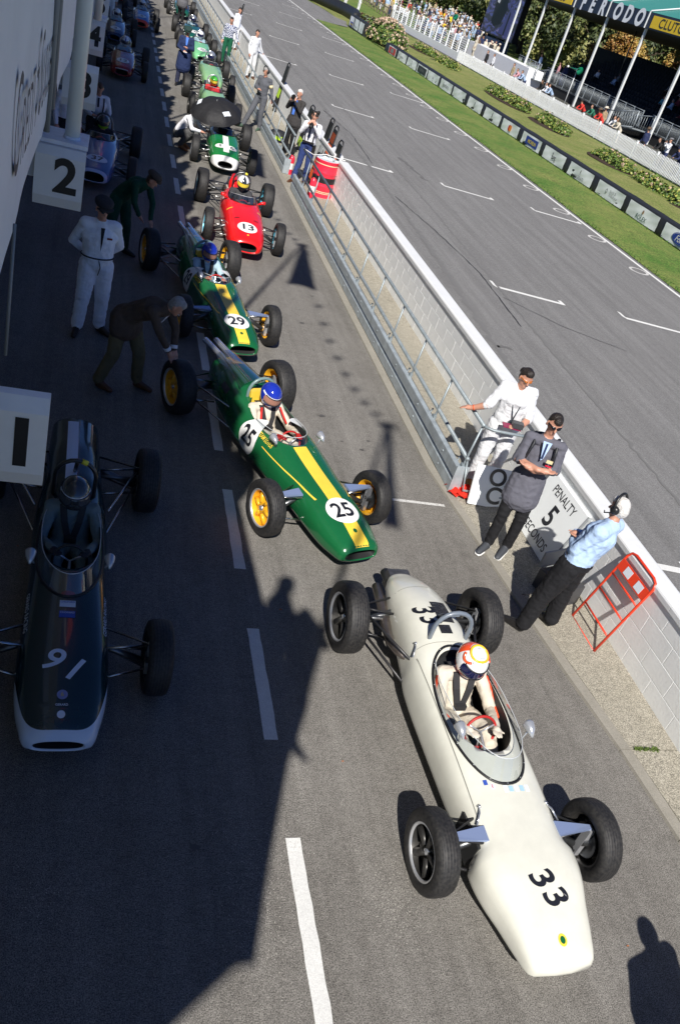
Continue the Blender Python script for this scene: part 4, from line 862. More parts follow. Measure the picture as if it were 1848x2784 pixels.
ys = [-2.0, .2, 2.1, 4.05, 6.1, 8.35, 10.75, 13.3, 15.4, 18.0, 20.5, 22.9, 25.3, 27.7]+[27.7+2.4*k for k in range(1, 25)]
for a, c_ in zip(ys, ys[1:]):
    q = MB(); z = .022+rnd.uniform(-.003, .003); g = .008; xs0, xs1 = kx(a)+KW+.004, kx(c_)+KW+.004
    vs = [(xs0, a+g, -.03), (5.70, a+g, -.03), (5.70, c_-g, -.03), (xs1, c_-g, -.03), (xs0, a+g, z), (5.70, a+g, z), (5.70, c_-g, z), (xs1, c_-g, z)]
    q.add(vs, [(0, 3, 2, 1), (4, 5, 6, 7), (0, 1, 5, 4), (1, 2, 6, 5), (2, 3, 7, 6), (3, 0, 4, 7)]); q.build('paving_slab', CONC, kind='structure')
b = MB()
for k in range(150):
    x = 5.12+rnd.random()*.26; y = 4.05+rnd.gauss(0, .009); a = rnd.random()*PI; s_ = .006+.008*rnd.random()
    b.add([(x-s_*math.cos(a), y-s_*math.sin(a), .02), (x+s_*math.cos(a), y+s_*math.sin(a), .022), (x+rnd.gauss(0, .012), y+rnd.gauss(0, .012), .045)], [(0, 1, 2)])
b.build('moss', mat('moss_green', (.10, .15, .03), .9), kind='stuff', label='line of moss in the joint between two paving slabs', cat='moss')
# ------------------------------------------------------------------ pit wall of painted blocks
WALLP = mat('wall_grey_paint', (.86, .87, .86), .55, bump=.12, bscale=30, var=.06, vscale=2.5); WALLJ = mat('wall_joint_paint', (.86, .87, .86), .6); CAPM = mat('wall_cap_white', (.72, .73, .73), .5, bump=.12, bscale=22, var=.05, vscale=3)
def pit_wall(name, label, y0, y1, pieces=True, x=5.6, hgt=.94, capgap=None):
    w_ = thing(name, label, 'wall', (x, y0, 0), 0, None); L = y1-y0; q = MB(); q.box(.002, 0, 0, .20, L, hgt-.07); q.build('core', WALLJ, w_)
    nr = 4; rh = (hgt-.075)/nr; bl = .445; far = MB()
    q0 = {}
    for r in range(nr):
        y = -(bl/2 if r % 2 else 0)
        while y < L:
            a = max(0, y)+.0025; c_ = min(L, y+bl)-.0025; y += bl
            if c_-a < .03: continue
            g = rnd.uniform(-.001, .0005); bb = (0+g, a, r*rh+.0025, .03, c_, (r+1)*rh-.0025)
            if pieces and a+y0 < 21.2:
                ln = round(c_-a, 3)
                if ln not in q0:
                    m_ = MB(); ch = .0025; X0, Z0, Z1 = 0, 0, rh-.005
                    vs = [(.03, 0, Z0), (.03, ln, Z0), (.03, ln, Z1), (.03, 0, Z1), (0, ch, Z0+ch), (0, ln-ch, Z0+ch), (0, ln-ch, Z1-ch), (0, ch, Z1-ch)]
                    m_.add(vs, [(4, 7, 6, 5), (0, 4, 5, 1), (1, 5, 6, 2), (2, 6, 7, 3), (3, 7, 4, 0)]); q0[ln] = m_.mesh('block', WALLP)
                link('block', q0[ln], w_, loc=(g, a, r*rh+.0025))
            else: far.box(*bb)
    if far.v: far.build('far_blocks', WALLP, w_, kind='stuff')
    seg = 0; y = 0
    while y < L:
        e = min(L, y+3.25); q = MB(); g = .003; n = 8; z0 = hgt-.075; rings = []
        for yy in (y+g, y+g+.01, e-g-.01, e-g):
            s_ = .985 if yy in (y+g, e-g) else 1
            rings.append([Vector((-.022+.0*s_, yy, z0)), Vector((-.022, yy, hgt-.022*s_)), Vector((-.012, yy, hgt-.006)), Vector((.01, yy, hgt*1.0)), Vector((.19, yy, hgt)), Vector((.212, yy, hgt-.006)), Vector((.222, yy, hgt-.022)), Vector((.222, yy, z0))])
        q.loft(rings, 0, False, True); q.build('coping', CAPM, w_); y = e
    return w_
pit_wall('pit_wall', 'long low wall of grey painted blocks with white coping, running from the red drum towards the camera', -1.5, 20.95)
pit_wall('pit_wall', 'far stretch of pit wall behind the pit boards beyond the red drum', 21.55, 75, False)
# ------------------------------------------------------------------ galvanised barrier and railing
GALV = mat('galvanised_steel', (.38, .43, .46), .45, .25, bump=.15, bscale=18, var=.28, vscale=6); GALVD = mat('galvanised_tube', (.25, .29, .31), .45, .3, bump=.1, var=.25, vscale=7)
def barrier(label, y0, y1, endpanel=False, pitch=1.2):
    r = thing('pit_barrier', label, 'barrier', (4.56, y0, 0), 0, 'galvanised barriers along the pit lane edge'); L = y1-y0
    for z in (.03, .228):
        y = 0
        while y < L-.01:
            e = min(L, y+3.6); q = MB()
            prof = [(-.004, z+.006), (.002, z), (.065, z), (.070, z+.006), (.070, z+.142), (.062, z+.15), (.004, z+.15), (-.004, z+.142)]
            q.loft([[Vector((p[0], yy, p[1])) for p in prof] for yy in (y+.002, e-.002)], 0, False, True)
            for k in range(int((e-y)/1.2)): q.tube([(-.004, y+.5+k*1.2, z+.078), (-.014, y+.5+k*1.2, z+.078)], .012, 6)
            q.build('beam', GALV, r); y = e
    q = MB(); q.tube([(.12, 0, .985), (.12, L, .985)], .026, 10); q.build('top_rail', GALVD, r)
    q = MB(); q.tube([(.10, 0, .50), (.10, L, .50)], .027, 10); q.build('middle_rail', GALVD, r)
    k = 0; pm = None
    while k*pitch <= L:
        if pm is None:
            q = MB(); q.tube([(.07, 0, .02), (.08, 0, .40), (.12, 0, .975)], .015, 8); q.box(.05, -.03, .02, .09, .03, .42); q.tube([(.06, .16, .33), (.12, .22, .40)], .012, 6); pm = q.mesh('post', GALVD)
        link('post', pm, r, loc=(0, k*pitch+.03, 0)); k += 1
    q = MB(); q.box(-.006, -.012, .03, .16, .0, .40); q.build('end_plate', GALV, r)
    if endpanel:
        q = MB(); q.tube([(.12, .05, .985), (.14, -.02, .985), (.22, -.07, .985), (.98, -.12, .985)], .020, 8); q.build('end_return_rail', GALVD, r); q = MB(); q.tube([(.10, .02, .50), (.14, -.10, .12), (.98, -.22, .12)], .016, 8); q.build('end_return_rail', GALVD, r)
    return r
barrier('nearest galvanised barrier with tube railing, ending beside the woman in white overalls', 8.0, 21.0, True)
barrier('middle galvanised barrier, between the man in grey overalls and the tie wearing photographer', 22.35, 27.5)
barrier('far galvanised barrier running up the lane beyond the man in grey overalls', 28.1, 62)
# ------------------------------------------------------------------ pits building (left): columns, banners, number boards, roof terrace
BANN = mat('banner_vinyl', (.80, .82, .86), .55, bump=.25, bscale=3, var=.05, vscale=1.5); COLM = mat('column_white_paint', (.76, .82, .80), .35, coat=.2, var=.05, vscale=2); LETT = mat('dark_blue_lettering', (.03, .04, .06), .6)
pits = thing('pits_building', 'white pits building along the left edge with round columns and a roof terrace', 'building', (-.55, 0, 0))
PX = -.55
def pbox(name, m, d): return box_part(name, m, (d[0]-PX, d[1], d[2], d[3]-PX, d[4], d[5]), pits)
pbox('back_wall', WHITE, (-6.0, -8, 0, -5.8, 75, 7)); pbox('canopy_slab', WHITE, (-5.8, -8, 2.95, -.60, 75, 3.15)); pbox('upper_wall', WHITE, (-1.6, 1.5, 3.15, -1.5, 75, 6.0))
q = MB()   # roof terrace slab: outline gives the edge of the shade on the lane
out = [(-6-PX, -9), (-2.2-PX, -9), (-.88-PX, -3.72), (-.40-PX, -3.35), (-.28-PX, -3.34), (-.10-PX, -2.7), (.15-PX, -1.9), (.18-PX, -.5), (.13-PX, .7), (.10-PX, 1.6), (.07-PX, 2.2), (.07-PX, 75), (-6-PX, 75)]
n = len(out); q.add([(x, y, 5.86) for x, y in out]+[(x, y, 6.0) for x, y in out], [tuple(range(n))[::-1], tuple(n+i for i in range(n))]+[(i, (i+1) % n, n+(i+1) % n, n+i) for i in range(n)]); q.build('roof_terrace', WHITE, pits)
for yc in (9.3, 18.0, 27, 36, 45, 54):
    q = MB(); q.tube([(-.255-PX, yc, 2.83), (-.255-PX, yc, 5.86)], .073, 24); q.build('column', COLM, pits)
def banner(y0, y1, z0, z1, label, seed):
    nx, nz = 26, 14; q = MB(); vs = []
    for j in range(nz+1):
        for i in range(nx+1):
            t = i/nx; y = y0+(y1-y0)*t; v = j/nz; zb = z0+.05*math.sin(t*9+seed)*(1-v)+.03*math.sin(t*23+seed)*(1-v); zb += (.12 if t < .03 or t > .97 else 0)*(1-v)
            vs.append((-.5+.012*math.sin(t*14+v*3+seed)*(1-v*.4)+.006*math.sin(t*31+v*7), y, zb+(z1-zb)*v))
    q.add(vs, [(j*(nx+1)+i, j*(nx+1)+i+1, (j+1)*(nx+1)+i+1, (j+1)*(nx+1)+i) for j in range(nz) for i in range(nx)], 0, True)
    return q.build('banner', BANN, label=label, cat='banner', group='white vinyl banners hung on the pits building')
bn = banner(1.2, 8.85, 2.90, 5.3, 'nearest white banner lettered CREDIT SUISSE at the left edge', 0)
yy = 5.62
for ch, sz, adv in (('C', 1.0, .48), ('R', .68, .28), ('E', .68, .24), ('D', .68, .29), ('I', .68, .16), ('T', .68, .40), ('S', 1.0, .36), ('U', .68, .26), ('I', .68, .17), ('S', .68, .22), ('S', .68, .22), ('E', .68, .25)):
    flat_text('banner_letter', ch, sz*.9, LETT, (-.476, yy+adv*.42, 3.30+sz*.30), (0, 1, 0), (0, 0, 1), bn, wx=.66, bold=-.004); yy += adv
bn.location.x = 0
banner(10.3, 17.6, 2.90, 5.3, 'second plain white banner beyond the first round column', 2)
banner(18.6, 26.4, 2.90, 5.3, 'third white banner behind the second round column', 5)
banner(27.5, 35.6, 2.90, 5.3, 'fourth white banner farthest up the pits', 8)
for p0, p1, r_ in (((-.48-PX, 6.05, 2.95), (-.48-PX, 5.95, 2.0), .012), ((-.48-PX, 8.92, 2.9), (-.48-PX, 8.92, 5.3), .03), ((-.5-PX, 9.9, 2.9), (-.5-PX, 9.9, 5.3), .03)): q = MB(); q.tube([p0, p1], r_, 8); q.build('banner_pole', mat('grey_pole', (.25, .27, .28), .5), pits)
BRD = mat('board_white', (.80, .81, .82), .45, var=.05, vscale=3, bump=.06); BRDT = mat('board_top_skylit', (.74, .78, .88), .5, var=.12, vscale=9, bump=.1)  # board top colour carries the blue of the skylight
for k, (yy, ch) in enumerate(((4.22, '1'), (9.0, '2'), (13.6, '3'), (18.1, '4'), (22.7, '5'), (27.3, '6'))):
    t = thing('number_board', ('white box board with bold black 1, nearest at the left edge', 'white box board with bold black 2 under the first round column', 'white box board with bold black 3 behind the first column', 'white box board with bold black 4 above the dark blue car', 'white box board with bold black 5 at the top edge', 'white box board 6 farthest up the pits')[k], 'number board', (-.335, yy, (2.38, 2.50, 2.52, 2.55, 2.57, 2.58)[k]), 0, 'numbered pit boards on the pits building')
    q = MB(); hw = .235; z0, z1 = -.24, .22
    prof = [(-.0, -.225), (.05, -.33), (.12, -.33), (.12, .255), (.06, .25), (0, .175)]
    q.loft([[Vector((x, p[0], p[1])) for p in prof] for x in (-hw, hw)], 0, False, True); bd = q.build('box', [BRD], t)
    q = MB(); q.box(-hw-.2, .125, -.1, hw-.03, .17, .2); q.build('bracket', BRDT, t)
    if ch in '24': q = MB(); q.box(-hw-.01, .10, .26, hw+.008, .62, .30); q.tube([(.08, .30, .30), (.08, .30, .33)], [.085, .08], 20); q.build('column_base', BRDT, t)
    if ch == '1': q = MB(); q.add([(.065, -.003, -.175), (.137, -.003, -.175), (.137, -.003, .145), (.065, -.003, .145)], [(0, 1, 2, 3)]); q.build('board_number', NBLACK, t)
    else: flat_text('board_number', ch, .46, NBLACK, (.06, -.004, -.02), (1, 0, 0), (0, 0, 1), t, bold=.03)
# flagpoles leaning out from the terrace with flags and bunting between them (cast the long shadows on the lane)
FLAG = cloth('flag_cloth', (.5, .05, .05)); POLEM = mat('pole_white', (.7, .7, .7), .4)
tips = []
for k in range(7):
    y0 = -2.62+7.22*k; t = thing('flagpole', 'white flagpole leaning out from the roof terrace of the pits', 'flagpole', (-.19, y0, 6.0), 0, 'flagpoles on the pits roof terrace')
    tip = V(.75, 0, 6.36); q = MB(); q.tube([(0, 0, -.1), tip], [.045, .028], 10); q.tube([tip+V(-.12, 0, .02), tip+V(.14, 0, .0)], .05, 8); q.build('pole', POLEM, t)
    q = MB(); n = 10; vs = [];
    for i in range(n+1):
        for j in range(7):
            u, v = i/n, j/6; vs.append((tip.x+.02+u*((.10+.42*v) if k else (.04+.15*v))-.02*math.sin(u*9), .05*math.sin(v*6+u*5)-.1*u, tip.z-.05-2.45*v*(1-.08*u)))
    q.add(vs, [(i*7+j, i*7+j+1, (i+1)*7+j+1, (i+1)*7+j) for i in range(n) for j in range(6)], 0, True); q.build('flag', FLAG, t)
    tips.append(V(-.19, y0, 6.0)+tip)
for a, c_ in zip(tips, tips[1:]):
    t = thing('bunting_string', 'string of bunting hung between two flagpole tips', 'bunting', tuple(a), 0, 'bunting strings between the flagpoles'); pts = []
    for i in range(25): s = i/24; pts.append((c_-a)*s+V(-.0, 0, -1.35*4*s*(1-s)))
    q = MB(); q.tube(pts, .003, 4); q.build('cord', POLEM, t)
    for i in range(1, 24, 2):
        p = pts[i]; q = MB(); q.add([p, p+V(.20, .05, .02), p+V(.10, .03, -.17)], [(0, 1, 2)]); q.build('pennant', FLAG, t)
# ------------------------------------------------------------------ people in the pit lane
W_OV = cloth('white_overalls', (.82, .84, .89)); GREY_OV = cloth('grey_overalls', (.10, .105, .12)); GREYCOAT = cloth('grey_warehouse_coat', (.115, .115, .14)); BLKT = cloth('black_trousers', (.014, .014, .016)); SKYB = cloth('pale_blue_shirt', (.42, .56, .78)); BROWNJ = cloth('brown_tweed', (.085, .06, .045)); KHAKI = cloth('khaki_cord', (.14, .115, .06)); GRNOV = cloth('dark_green_overalls', (.008, .055, .032)); NAVY = cloth('navy_cloth', (.018, .03, .085)); WSHIRT = cloth('white_shirt', (.72, .72, .76)); DKJ = cloth('dark_grey_jacket', (.045, .042, .042)); BROWNS = mat('brown_leather', (.09, .035, .015), .4); GRNT = cloth('green_trousers', (.01, .10, .05)); MIDG = cloth('mid_grey_trousers', (.09, .09, .09))  # white overalls brightened and blued to suit the shade
def check_mat():
    m = cloth('navy_checked_shirt', (.5, .5, .55)); t = m.node_tree; b_ = t.nodes['Principled BSDF']; tc = t.nodes.new('ShaderNodeTexCoord'); ck = t.nodes.new('ShaderNodeTexChecker'); ck.inputs['Scale'].default_value = 22; ck.inputs[1].default_value = (.6, .62, .68, 1); ck.inputs[2].default_value = (.03, .045, .13, 1)
    t.links.new(tc.outputs['Object'], ck.inputs[0]); t.links.new(ck.outputs[0], b_.inputs['Base Color']); return m
TILT = 0
# man in white overalls, hands behind his back, left lane
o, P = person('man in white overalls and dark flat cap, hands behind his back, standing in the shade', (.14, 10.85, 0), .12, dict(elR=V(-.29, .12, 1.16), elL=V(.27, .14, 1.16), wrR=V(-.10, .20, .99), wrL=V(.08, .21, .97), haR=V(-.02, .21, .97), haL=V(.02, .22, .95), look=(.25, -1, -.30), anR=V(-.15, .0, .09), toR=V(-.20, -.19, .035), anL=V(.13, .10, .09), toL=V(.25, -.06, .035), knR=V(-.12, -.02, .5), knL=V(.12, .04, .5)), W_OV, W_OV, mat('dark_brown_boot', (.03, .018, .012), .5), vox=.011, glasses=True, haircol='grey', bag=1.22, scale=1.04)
flat_cap(o, P, cloth('dark_grey_tweed', (.03, .03, .035))); b = MB(); b.tube([V(math.cos(a)*.195, math.sin(a)*.148+.005, 1.055) for a in [2*PI*k/24 for k in range(24)]], .009, 6, closed=True); b.tube([(0, -.122, 1.05), (.03, -.14, .95), (.01, -.135, .85)], .006, 5); b.build('waist_cord', mat('dark_cord', (.02, .02, .03), .8), o)
b = MB(); b.box(.07, -.15, 1.315, .13, -.138, 1.335); b.build('pocket_badge', mat('dark_red_badge', (.2, .01, .01), .5), o)
b = MB(); b.add([(-.012, -.128, 1.44), (.035, -.132, 1.44), (.018, -.162, 1.26), (.006, -.165, 1.16)], [(0, 1, 2, 3)]); b.build('open_collar', mat('black_shirt', (.015, .015, .02), .8), o)
# man in brown jacket pushing on the rear wheel of 25
o, P = person('grey haired man in brown jacket stooping to push the rear wheel of car 25', (.62, 9.42, 0), 1.02, dict(pelvis=V(0, .12, .93), waist=V(0, .0, 1.04), chest=V(0, -.20, 1.17), neck=V(0, -.36, 1.26), head=V(0, -.49, 1.30), shR=V(-.18, -.30, 1.20), shL=V(.18, -.30, 1.20), elR=V(-.16, -.42, .98), elL=V(.14, -.46, .97), wrR=V(-.05, -.50, .77), wrL=V(.06, -.52, .76), haR=V(-.03, -.53, .70), haL=V(.05, -.56, .69), hiR=V(-.1, .12, .90), hiL=V(.1, .10, .90), knR=V(-.14, .14, .48), knL=V(.13, -.05, .49), anR=V(-.19, .26, .09), toR=V(-.20, .08, .035), anL=V(.17, -.05, .09), toL=V(.18, -.25, .035), look=(.1, -1, -.75)), BROWNJ, KHAKI, BROWNS, vox=.011, haircol='grey', coat=.12)
b = MB(); b.add([(-.04, -.44, 1.20), (.05, -.44, 1.20), (.035, -.33, 1.03), (-.03, -.33, 1.03)], [(0, 1, 2, 3)]); b.build('shirt_front', WSHIRT, o)
b = MB()
for w0, w1 in ((P['wrR'], P['elR']), (P['wrL'], P['elL'])): b.tube([w0, w0.lerp(w1, .18)], [.041, .043], 12)
b.build('shirt_cuffs', WSHIRT, o, kind='stuff')
# man in green overalls pushing 29
o, P = person('man in dark green overalls and brown cap stooping over the rear wheel of car 29', (.50, 14.05, 0), .95, dict(pelvis=V(0, .10, .95), waist=V(0, .0, 1.07), chest=V(0, -.17, 1.22), neck=V(0, -.32, 1.33), head=V(0, -.44, 1.38), shR=V(-.18, -.26, 1.27), shL=V(.18, -.26, 1.27), elR=V(-.2, -.30, 1.0), elL=V(.16, -.40, .99), wrR=V(-.1, -.34, .82), wrL=V(.06, -.47, .77), haR=V(-.06, -.37, .76), haL=V(.05, -.50, .70), hiR=V(-.1, .10, .92), hiL=V(.1, .08, .92), knR=V(-.13, .12, .48), anR=V(-.15, .2, .09), toR=V(-.16, .02, .035), knL=V(.12, -.0, .49), anL=V(.15, .0, .09), toL=V(.16, -.2, .035), look=(.25, -1, -.55)), GRNOV, GRNOV, SHOE, vox=.014, haircol='brown')
flat_cap(o, P, cloth('brown_cap', (.06, .045, .035)))
# crossed-arm poses
CROSS = dict(elR=V(-.225, -.04, 1.16), elL=V(.225, -.04, 1.16), wrR=V(.00, -.22, 1.20), wrL=V(-.02, -.19, 1.16), haR=V(.10, -.22, 1.215), haL=V(-.12, -.19, 1.19), curlR=V(.3, .4, .2), curlL=V(-.3, .4, .2))
o, P = person('dark haired man in grey coat and sunglasses, arms crossed, by the penalty board', (4.83, 6.93, 0), -.42, dict(CROSS, anR=V(-.11, -.08, .08), toR=V(-.20, -.27, .035), anL=V(.10, -.02, .08), toL=V(.02, -.24, .035), knR=V(-.1, -.07, .5), knL=V(.1, -.05, .5), pelvis=V(0, .02, .97), head=V(0, .02, 1.64), chest=V(0, .05, 1.3), neck=V(0, .05, 1.47), look=(.30, -1, -.35)), GREYCOAT, BLKT, mat('grey_trainer', (.05, .055, .065), .7), vox=.010, glasses=True, coat=.26, sleeves='rolled', dark=DARKG, scale=1.02, bag=.93)
b = MB(); b.add([(-.045, -.085, 1.47), (.05, -.085, 1.47), (.02, -.135, 1.30), (-.0, -.137, 1.27)], [(0, 1, 2, 3)]); b.build('shirt_front', SKYB, o)
b = MB(); b.add([(-.008, -.095, 1.455), (.014, -.095, 1.455), (.016, -.143, 1.30), (-.004, -.143, 1.30)], [(0, 1, 2, 3)]); b.build('tie', NAVY, o)
b = MB(); b.box(.06, -.155, 1.275, .125, -.145, 1.31); b.build('name_badge', mat('cream_badge', (.7, .6, .35), .5), o)
b = MB(); b.box(.065, -.158, 1.235, .13, -.148, 1.25); b.build('red_badge', mat('red_badge', (.6, .02, .05), .5), o)
b = MB(); b.box(-.1, -.19, -.0, -.0, .03, .012);
for s, a_, t_ in ((-1, P['anR'], P['toR']), (1, P['anL'], P['toL'])):
    q = MB(); d = (t_-a_); d.z = 0; d.normalize(); sd_ = V(-d.y, d.x, 0); c0 = V(a_.x, a_.y, .01)-d*.05; c1 = V(t_.x, t_.y, .01)+d*.03
    q.loft([[c+sd_*.042*k, c-sd_*.042*k, c-sd_*.042*k+V(0, 0, .016), c+sd_*.042*k+V(0, 0, .016)] for c, k in ((c0, .7), (c0+d*.03, 1), (c1-d*.04, 1), (c1, .6))]); q.build('white_sole', WHITE, o)
bp = thing('backpack', 'black backpack with red tag on the back of the man in grey coat', 'backpack', (4.83, 6.93, 0), -.42)
q = MB(); rings = []
for z, wv, dv in ((1.0, .10, .07), (1.03, .14, .10), (1.15, .15, .12), (1.35, .14, .10), (1.43, .11, .06), (1.45, .06, .03)): rings.append([V(math.cos(a)*wv, .235+math.sin(a)*dv*.8, z) for a in [2*PI*k/20 for k in range(20)]])
q.loft(rings); q.build('bag', mat('black_nylon', (.015, .016, .02), .5, bump=.6, bscale=12), bp); q = MB()
for s in (-1, 1): q.tube([(s*.12, .16, 1.42), (s*.13, .06, 1.505), (s*.125, -.06, 1.43), (s*.15, -.08, 1.25), (s*.17, .08, 1.08)], .018, 7)
q.build('straps', mat('black_nylon'), bp); q = MB(); q.box(.05, .24, .9, .09, .26, 1.0); q.build('red_tag', mat('red_badge'), bp)
# woman in white overalls
o, P = person('dark haired woman in white overalls and orange sunglasses, one hand on the barrier rail', (5.06, 8.22, 0), -.25, dict(elR=V(-.30, -.10, 1.18), wrR=V(-.46, -.04, 1.06), haR=V(-.52, -.02, 1.04), elL=V(.24, -.05, 1.12), wrL=V(.12, -.24, 1.07), haL=V(.05, -.27, 1.07), look=(.35, -1, -.35), head=V(0, -.03, 1.60), neck=V(0, .01, 1.44)), cloth('white_overalls_sunlit', (.66, .67, .69)), cloth('white_overalls_sunlit'), mat('tan_sandal', (.35, .16, .04), .6), hair='bun', vox=.010, glasses=True, female=True, sleeves='rolled', build=1.0, bag=1.14, dark=mat('orange_sunglasses', (.40, .12, .02), .2))  # dimmer copy of the white overalls for people in full sun
lanyard(o, P, mat('dark_lanyard', (.03, .04, .05), .7), mat('dark_pass', (.03, .04, .05), .4)); b = MB(); b.tube([(-.445, -.045, 1.072), (-.455, -.043, 1.066)], .037, 12); b.build('wristband', mat('orange_band', (.8, .12, .03), .5), o)
b = MB(); b.box(-.10, -.32, 1.05, .12, -.20, 1.062); b.build('clipboard', mat('maroon_clipboard', (.25, .02, .07), .5), o); b = MB(); b.box(.0, -.33, 1.075, .13, -.24, 1.14); b.build('black_box', mat('dark_case', (.05, .05, .055), .4), o)
# man in pale blue shirt seen from behind
o, P = person('white haired man in pale blue shirt and headset, seen from behind with folded arms', (4.76, 5.55, 0), -2.55, dict(CROSS, pelvis=V(0, .03, .97), anR=V(-.20, .02, .09), toR=V(-.24, -.18, .035), anL=V(.17, -.10, .09), toL=V(.19, -.30, .035), knR=V(-.17, .0, .5), knL=V(.14, -.07, .5), waist=V(-.02, .03, 1.08), chest=V(-.09, .07, 1.27), neck=V(-.15, .10, 1.43), head=V(-.18, .08, 1.58), shR=V(-.28, .10, 1.37), shL=V(.07, .10, 1.39), elR=V(-.36, .02, 1.12), elL=V(.14, .0, 1.12), wrR=V(-.14, -.16, 1.14), wrL=V(-.04, -.13, 1.11), haR=V(-.06, -.15, 1.16), haL=V(-.11, -.13, 1.13), look=(-.1, -1, -.2)), SKYB, BLKT, SHOE, vox=.010, haircol='white', sleeves='long', scale=1.0, build=1.12, bag=1.14)
headset(o, P, mat('headset_black', (.015, .015, .016), .35)); b = MB(); b.tube([V(math.cos(a)*.163, math.sin(a)*.122+.02, 1.05) for a in [2*PI*k/24 for k in range(24)]], .016, 6, closed=True); b.tube([(-.17, .05, .98), (-.18, .05, 1.06)], .03, 8); b.build('belt', SHOE, o)
# farther pit people
o, P = person('man in grey overalls and headset leaning on the end of the barrier', (4.40, 27.0, 0), -.65, dict(elL=V(.27, .05, 1.15), wrL=V(.34, .02, .97), haL=V(.36, .0, .93), elR=V(-.24, -.02, 1.15), wrR=V(-.05, -.22, 1.15), haR=V(.02, -.24, 1.15), anR=V(-.25, -.28, .09), toR=V(-.36, -.42, .035), knR=V(-.16, -.18, .5), look=(-.3, -1, -.3)), GREY_OV, GREY_OV, mat('green_grey_trainer', (.05, .09, .06), .7), haircol='grey', vox=.017)
headset(o, P, mat('headset_black')); b = MB(); b.tube([P['elL'].lerp(P['shL'], .35), P['elL'].lerp(P['shL'], .62)], .062, 12); b.build('armband', mat('cream_badge'), o)
CAMP = dict(elR=V(-.24, -.12, 1.22), elL=V(.24, -.12, 1.22), wrR=V(-.09, -.25, 1.42), wrL=V(.09, -.25, 1.44), haR=V(-.05, -.24, 1.50), haL=V(.06, -.24, 1.50), curlR=V(.2, .2, .2), curlL=V(-.2, .2, .2))
def camera_prop(label, pos, rz, P, z=1.53, y=-.22, phone=False):
    t = thing('camera', label, 'camera', pos, rz); q = MB(); q.box(-.06, y-.06, z-.045, .06, y, z+.045); q.box(-.025, y-.05, z+.04, .025, y, z+.07); q.build('camera_body', BLACK, t)
    if not phone: q = MB(); q.tube([(0, y-.05, z), (0, y-.17, z-.02)], [.036, .042], 14); q.build('lens', BLACK, t)
o, P = person('grey haired man in dark jacket and blue shirt raising a camera', (5.02, 24.6, 0), -.85, dict(CAMP), DKJ, BLKT, hair='short', haircol='white', coat=.1, vox=.017); camera_prop('small camera held up by the grey haired man in dark jacket', (5.02, 24.6, 0), -.85, P, phone=True)
b = MB(); b.add([(-.05, -.10, 1.47), (.05, -.10, 1.47), (.05, -.14, 1.1), (-.03, -.14, 1.1)], [(0, 1, 2, 3)]); b.build('shirt_front', cloth('bright_blue_shirt', (.08, .2, .65)), o)
o, P = person('curly haired photographer in white shirt, braces and blue trousers at the barrier gap', (4.92, 21.75, 0), -.35, dict(CAMP, anR=V(-.16, -.12, .09), toR=V(-.24, -.3, .035)), WSHIRT, cloth('blue_trousers', (.03, .05, .16)), BROWNS, hair='curly', vox=.015); camera_prop('black camera with long lens held by the curly haired photographer', (4.92, 21.75, 0), -.35, P, z=1.45)
b = MB()
for s in (-1, 1): b.tube([(s*.10, -.11, 1.05), (s*.115, -.16, 1.28), (s*.11, -.06, 1.47), (s*.09, .12, 1.35), (s*.05, .14, 1.08)], .016, 6)
b.build('braces', mat('dark_braces', (.02, .02, .04), .7), o); b = MB(); b.box(-.15, -.16, 1.02, .15, -.12, 1.06); b.box(.12, -.1, .8, .2, .0, 1.0); b.build('belt_pouch', SHOE, o)
b = MB(); b.tube([(-.02, -.11, 1.44), (-.02, -.155, 1.12)], .02, 6); b.build('tie', NAVY, o)
person('man in white overalls and cap with one hand on the pit wall', (5.32, 36.6, 0), .5, dict(elL=V(.3, .02, 1.15), wrL=V(.42, .0, 1.0), haL=V(.46, 0, .96), anL=V(.2, .05, .09)), cloth('white_overalls_sunlit'), cloth('white_overalls_sunlit'), BROWNS, vox=.02, haircol='dark')
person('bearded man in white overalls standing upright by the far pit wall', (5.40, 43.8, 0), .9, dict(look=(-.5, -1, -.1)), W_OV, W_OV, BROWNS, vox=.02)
person('man in navy checked shirt and green trousers with headphones by the barrier', (4.50, 38.4, 0), -.2, dict(elL=V(.30, .0, 1.15), wrL=V(.40, -.10, .97), haL=V(.42, -.12, .93)), check_mat(), GRNT, vox=.02)
o, P = person('man in long navy coat and cap reading a phone beside the mint green car', (2.34, 30.95, 0), -.1, dict(elR=V(-.24, -.03, 1.15), elL=V(.24, -.03, 1.15), wrR=V(-.06, -.24, 1.08), wrL=V(.07, -.22, 1.18), haR=V(.0, -.27, 1.08), haL=V(.0, -.26, 1.2), look=(.1, -1, -.5)), NAVY, cloth('navy_trousers', (.03, .035, .07)), SHOE, vox=.017, coat=.40)
flat_cap(o, P, cloth('dark_green_cap', (.02, .045, .04))); b = MB(); b.box(-.05, -.34, 1.06, .06, -.22, 1.075); b.build('white_card', WHITE, o); b = MB(); b.add([(-.04, -.09, 1.47), (.05, -.09, 1.47), (.03, -.15, 1.25), (-.01, -.15, 1.25)], [(0, 1, 2, 3)]); b.build('shirt_front', cloth('bright_blue_shirt'), o)
person('man in grey jacket walking away down the lane at the top of the picture', (3.08, 47.2, 0), 2.9, dict(knL=V(.1, -.2, .52), anL=V(.1, -.1, .2), toL=V(.1, -.28, .1)), cloth('grey_jacket', (.12, .12, .13)), BLKT, vox=.022, coat=.1)
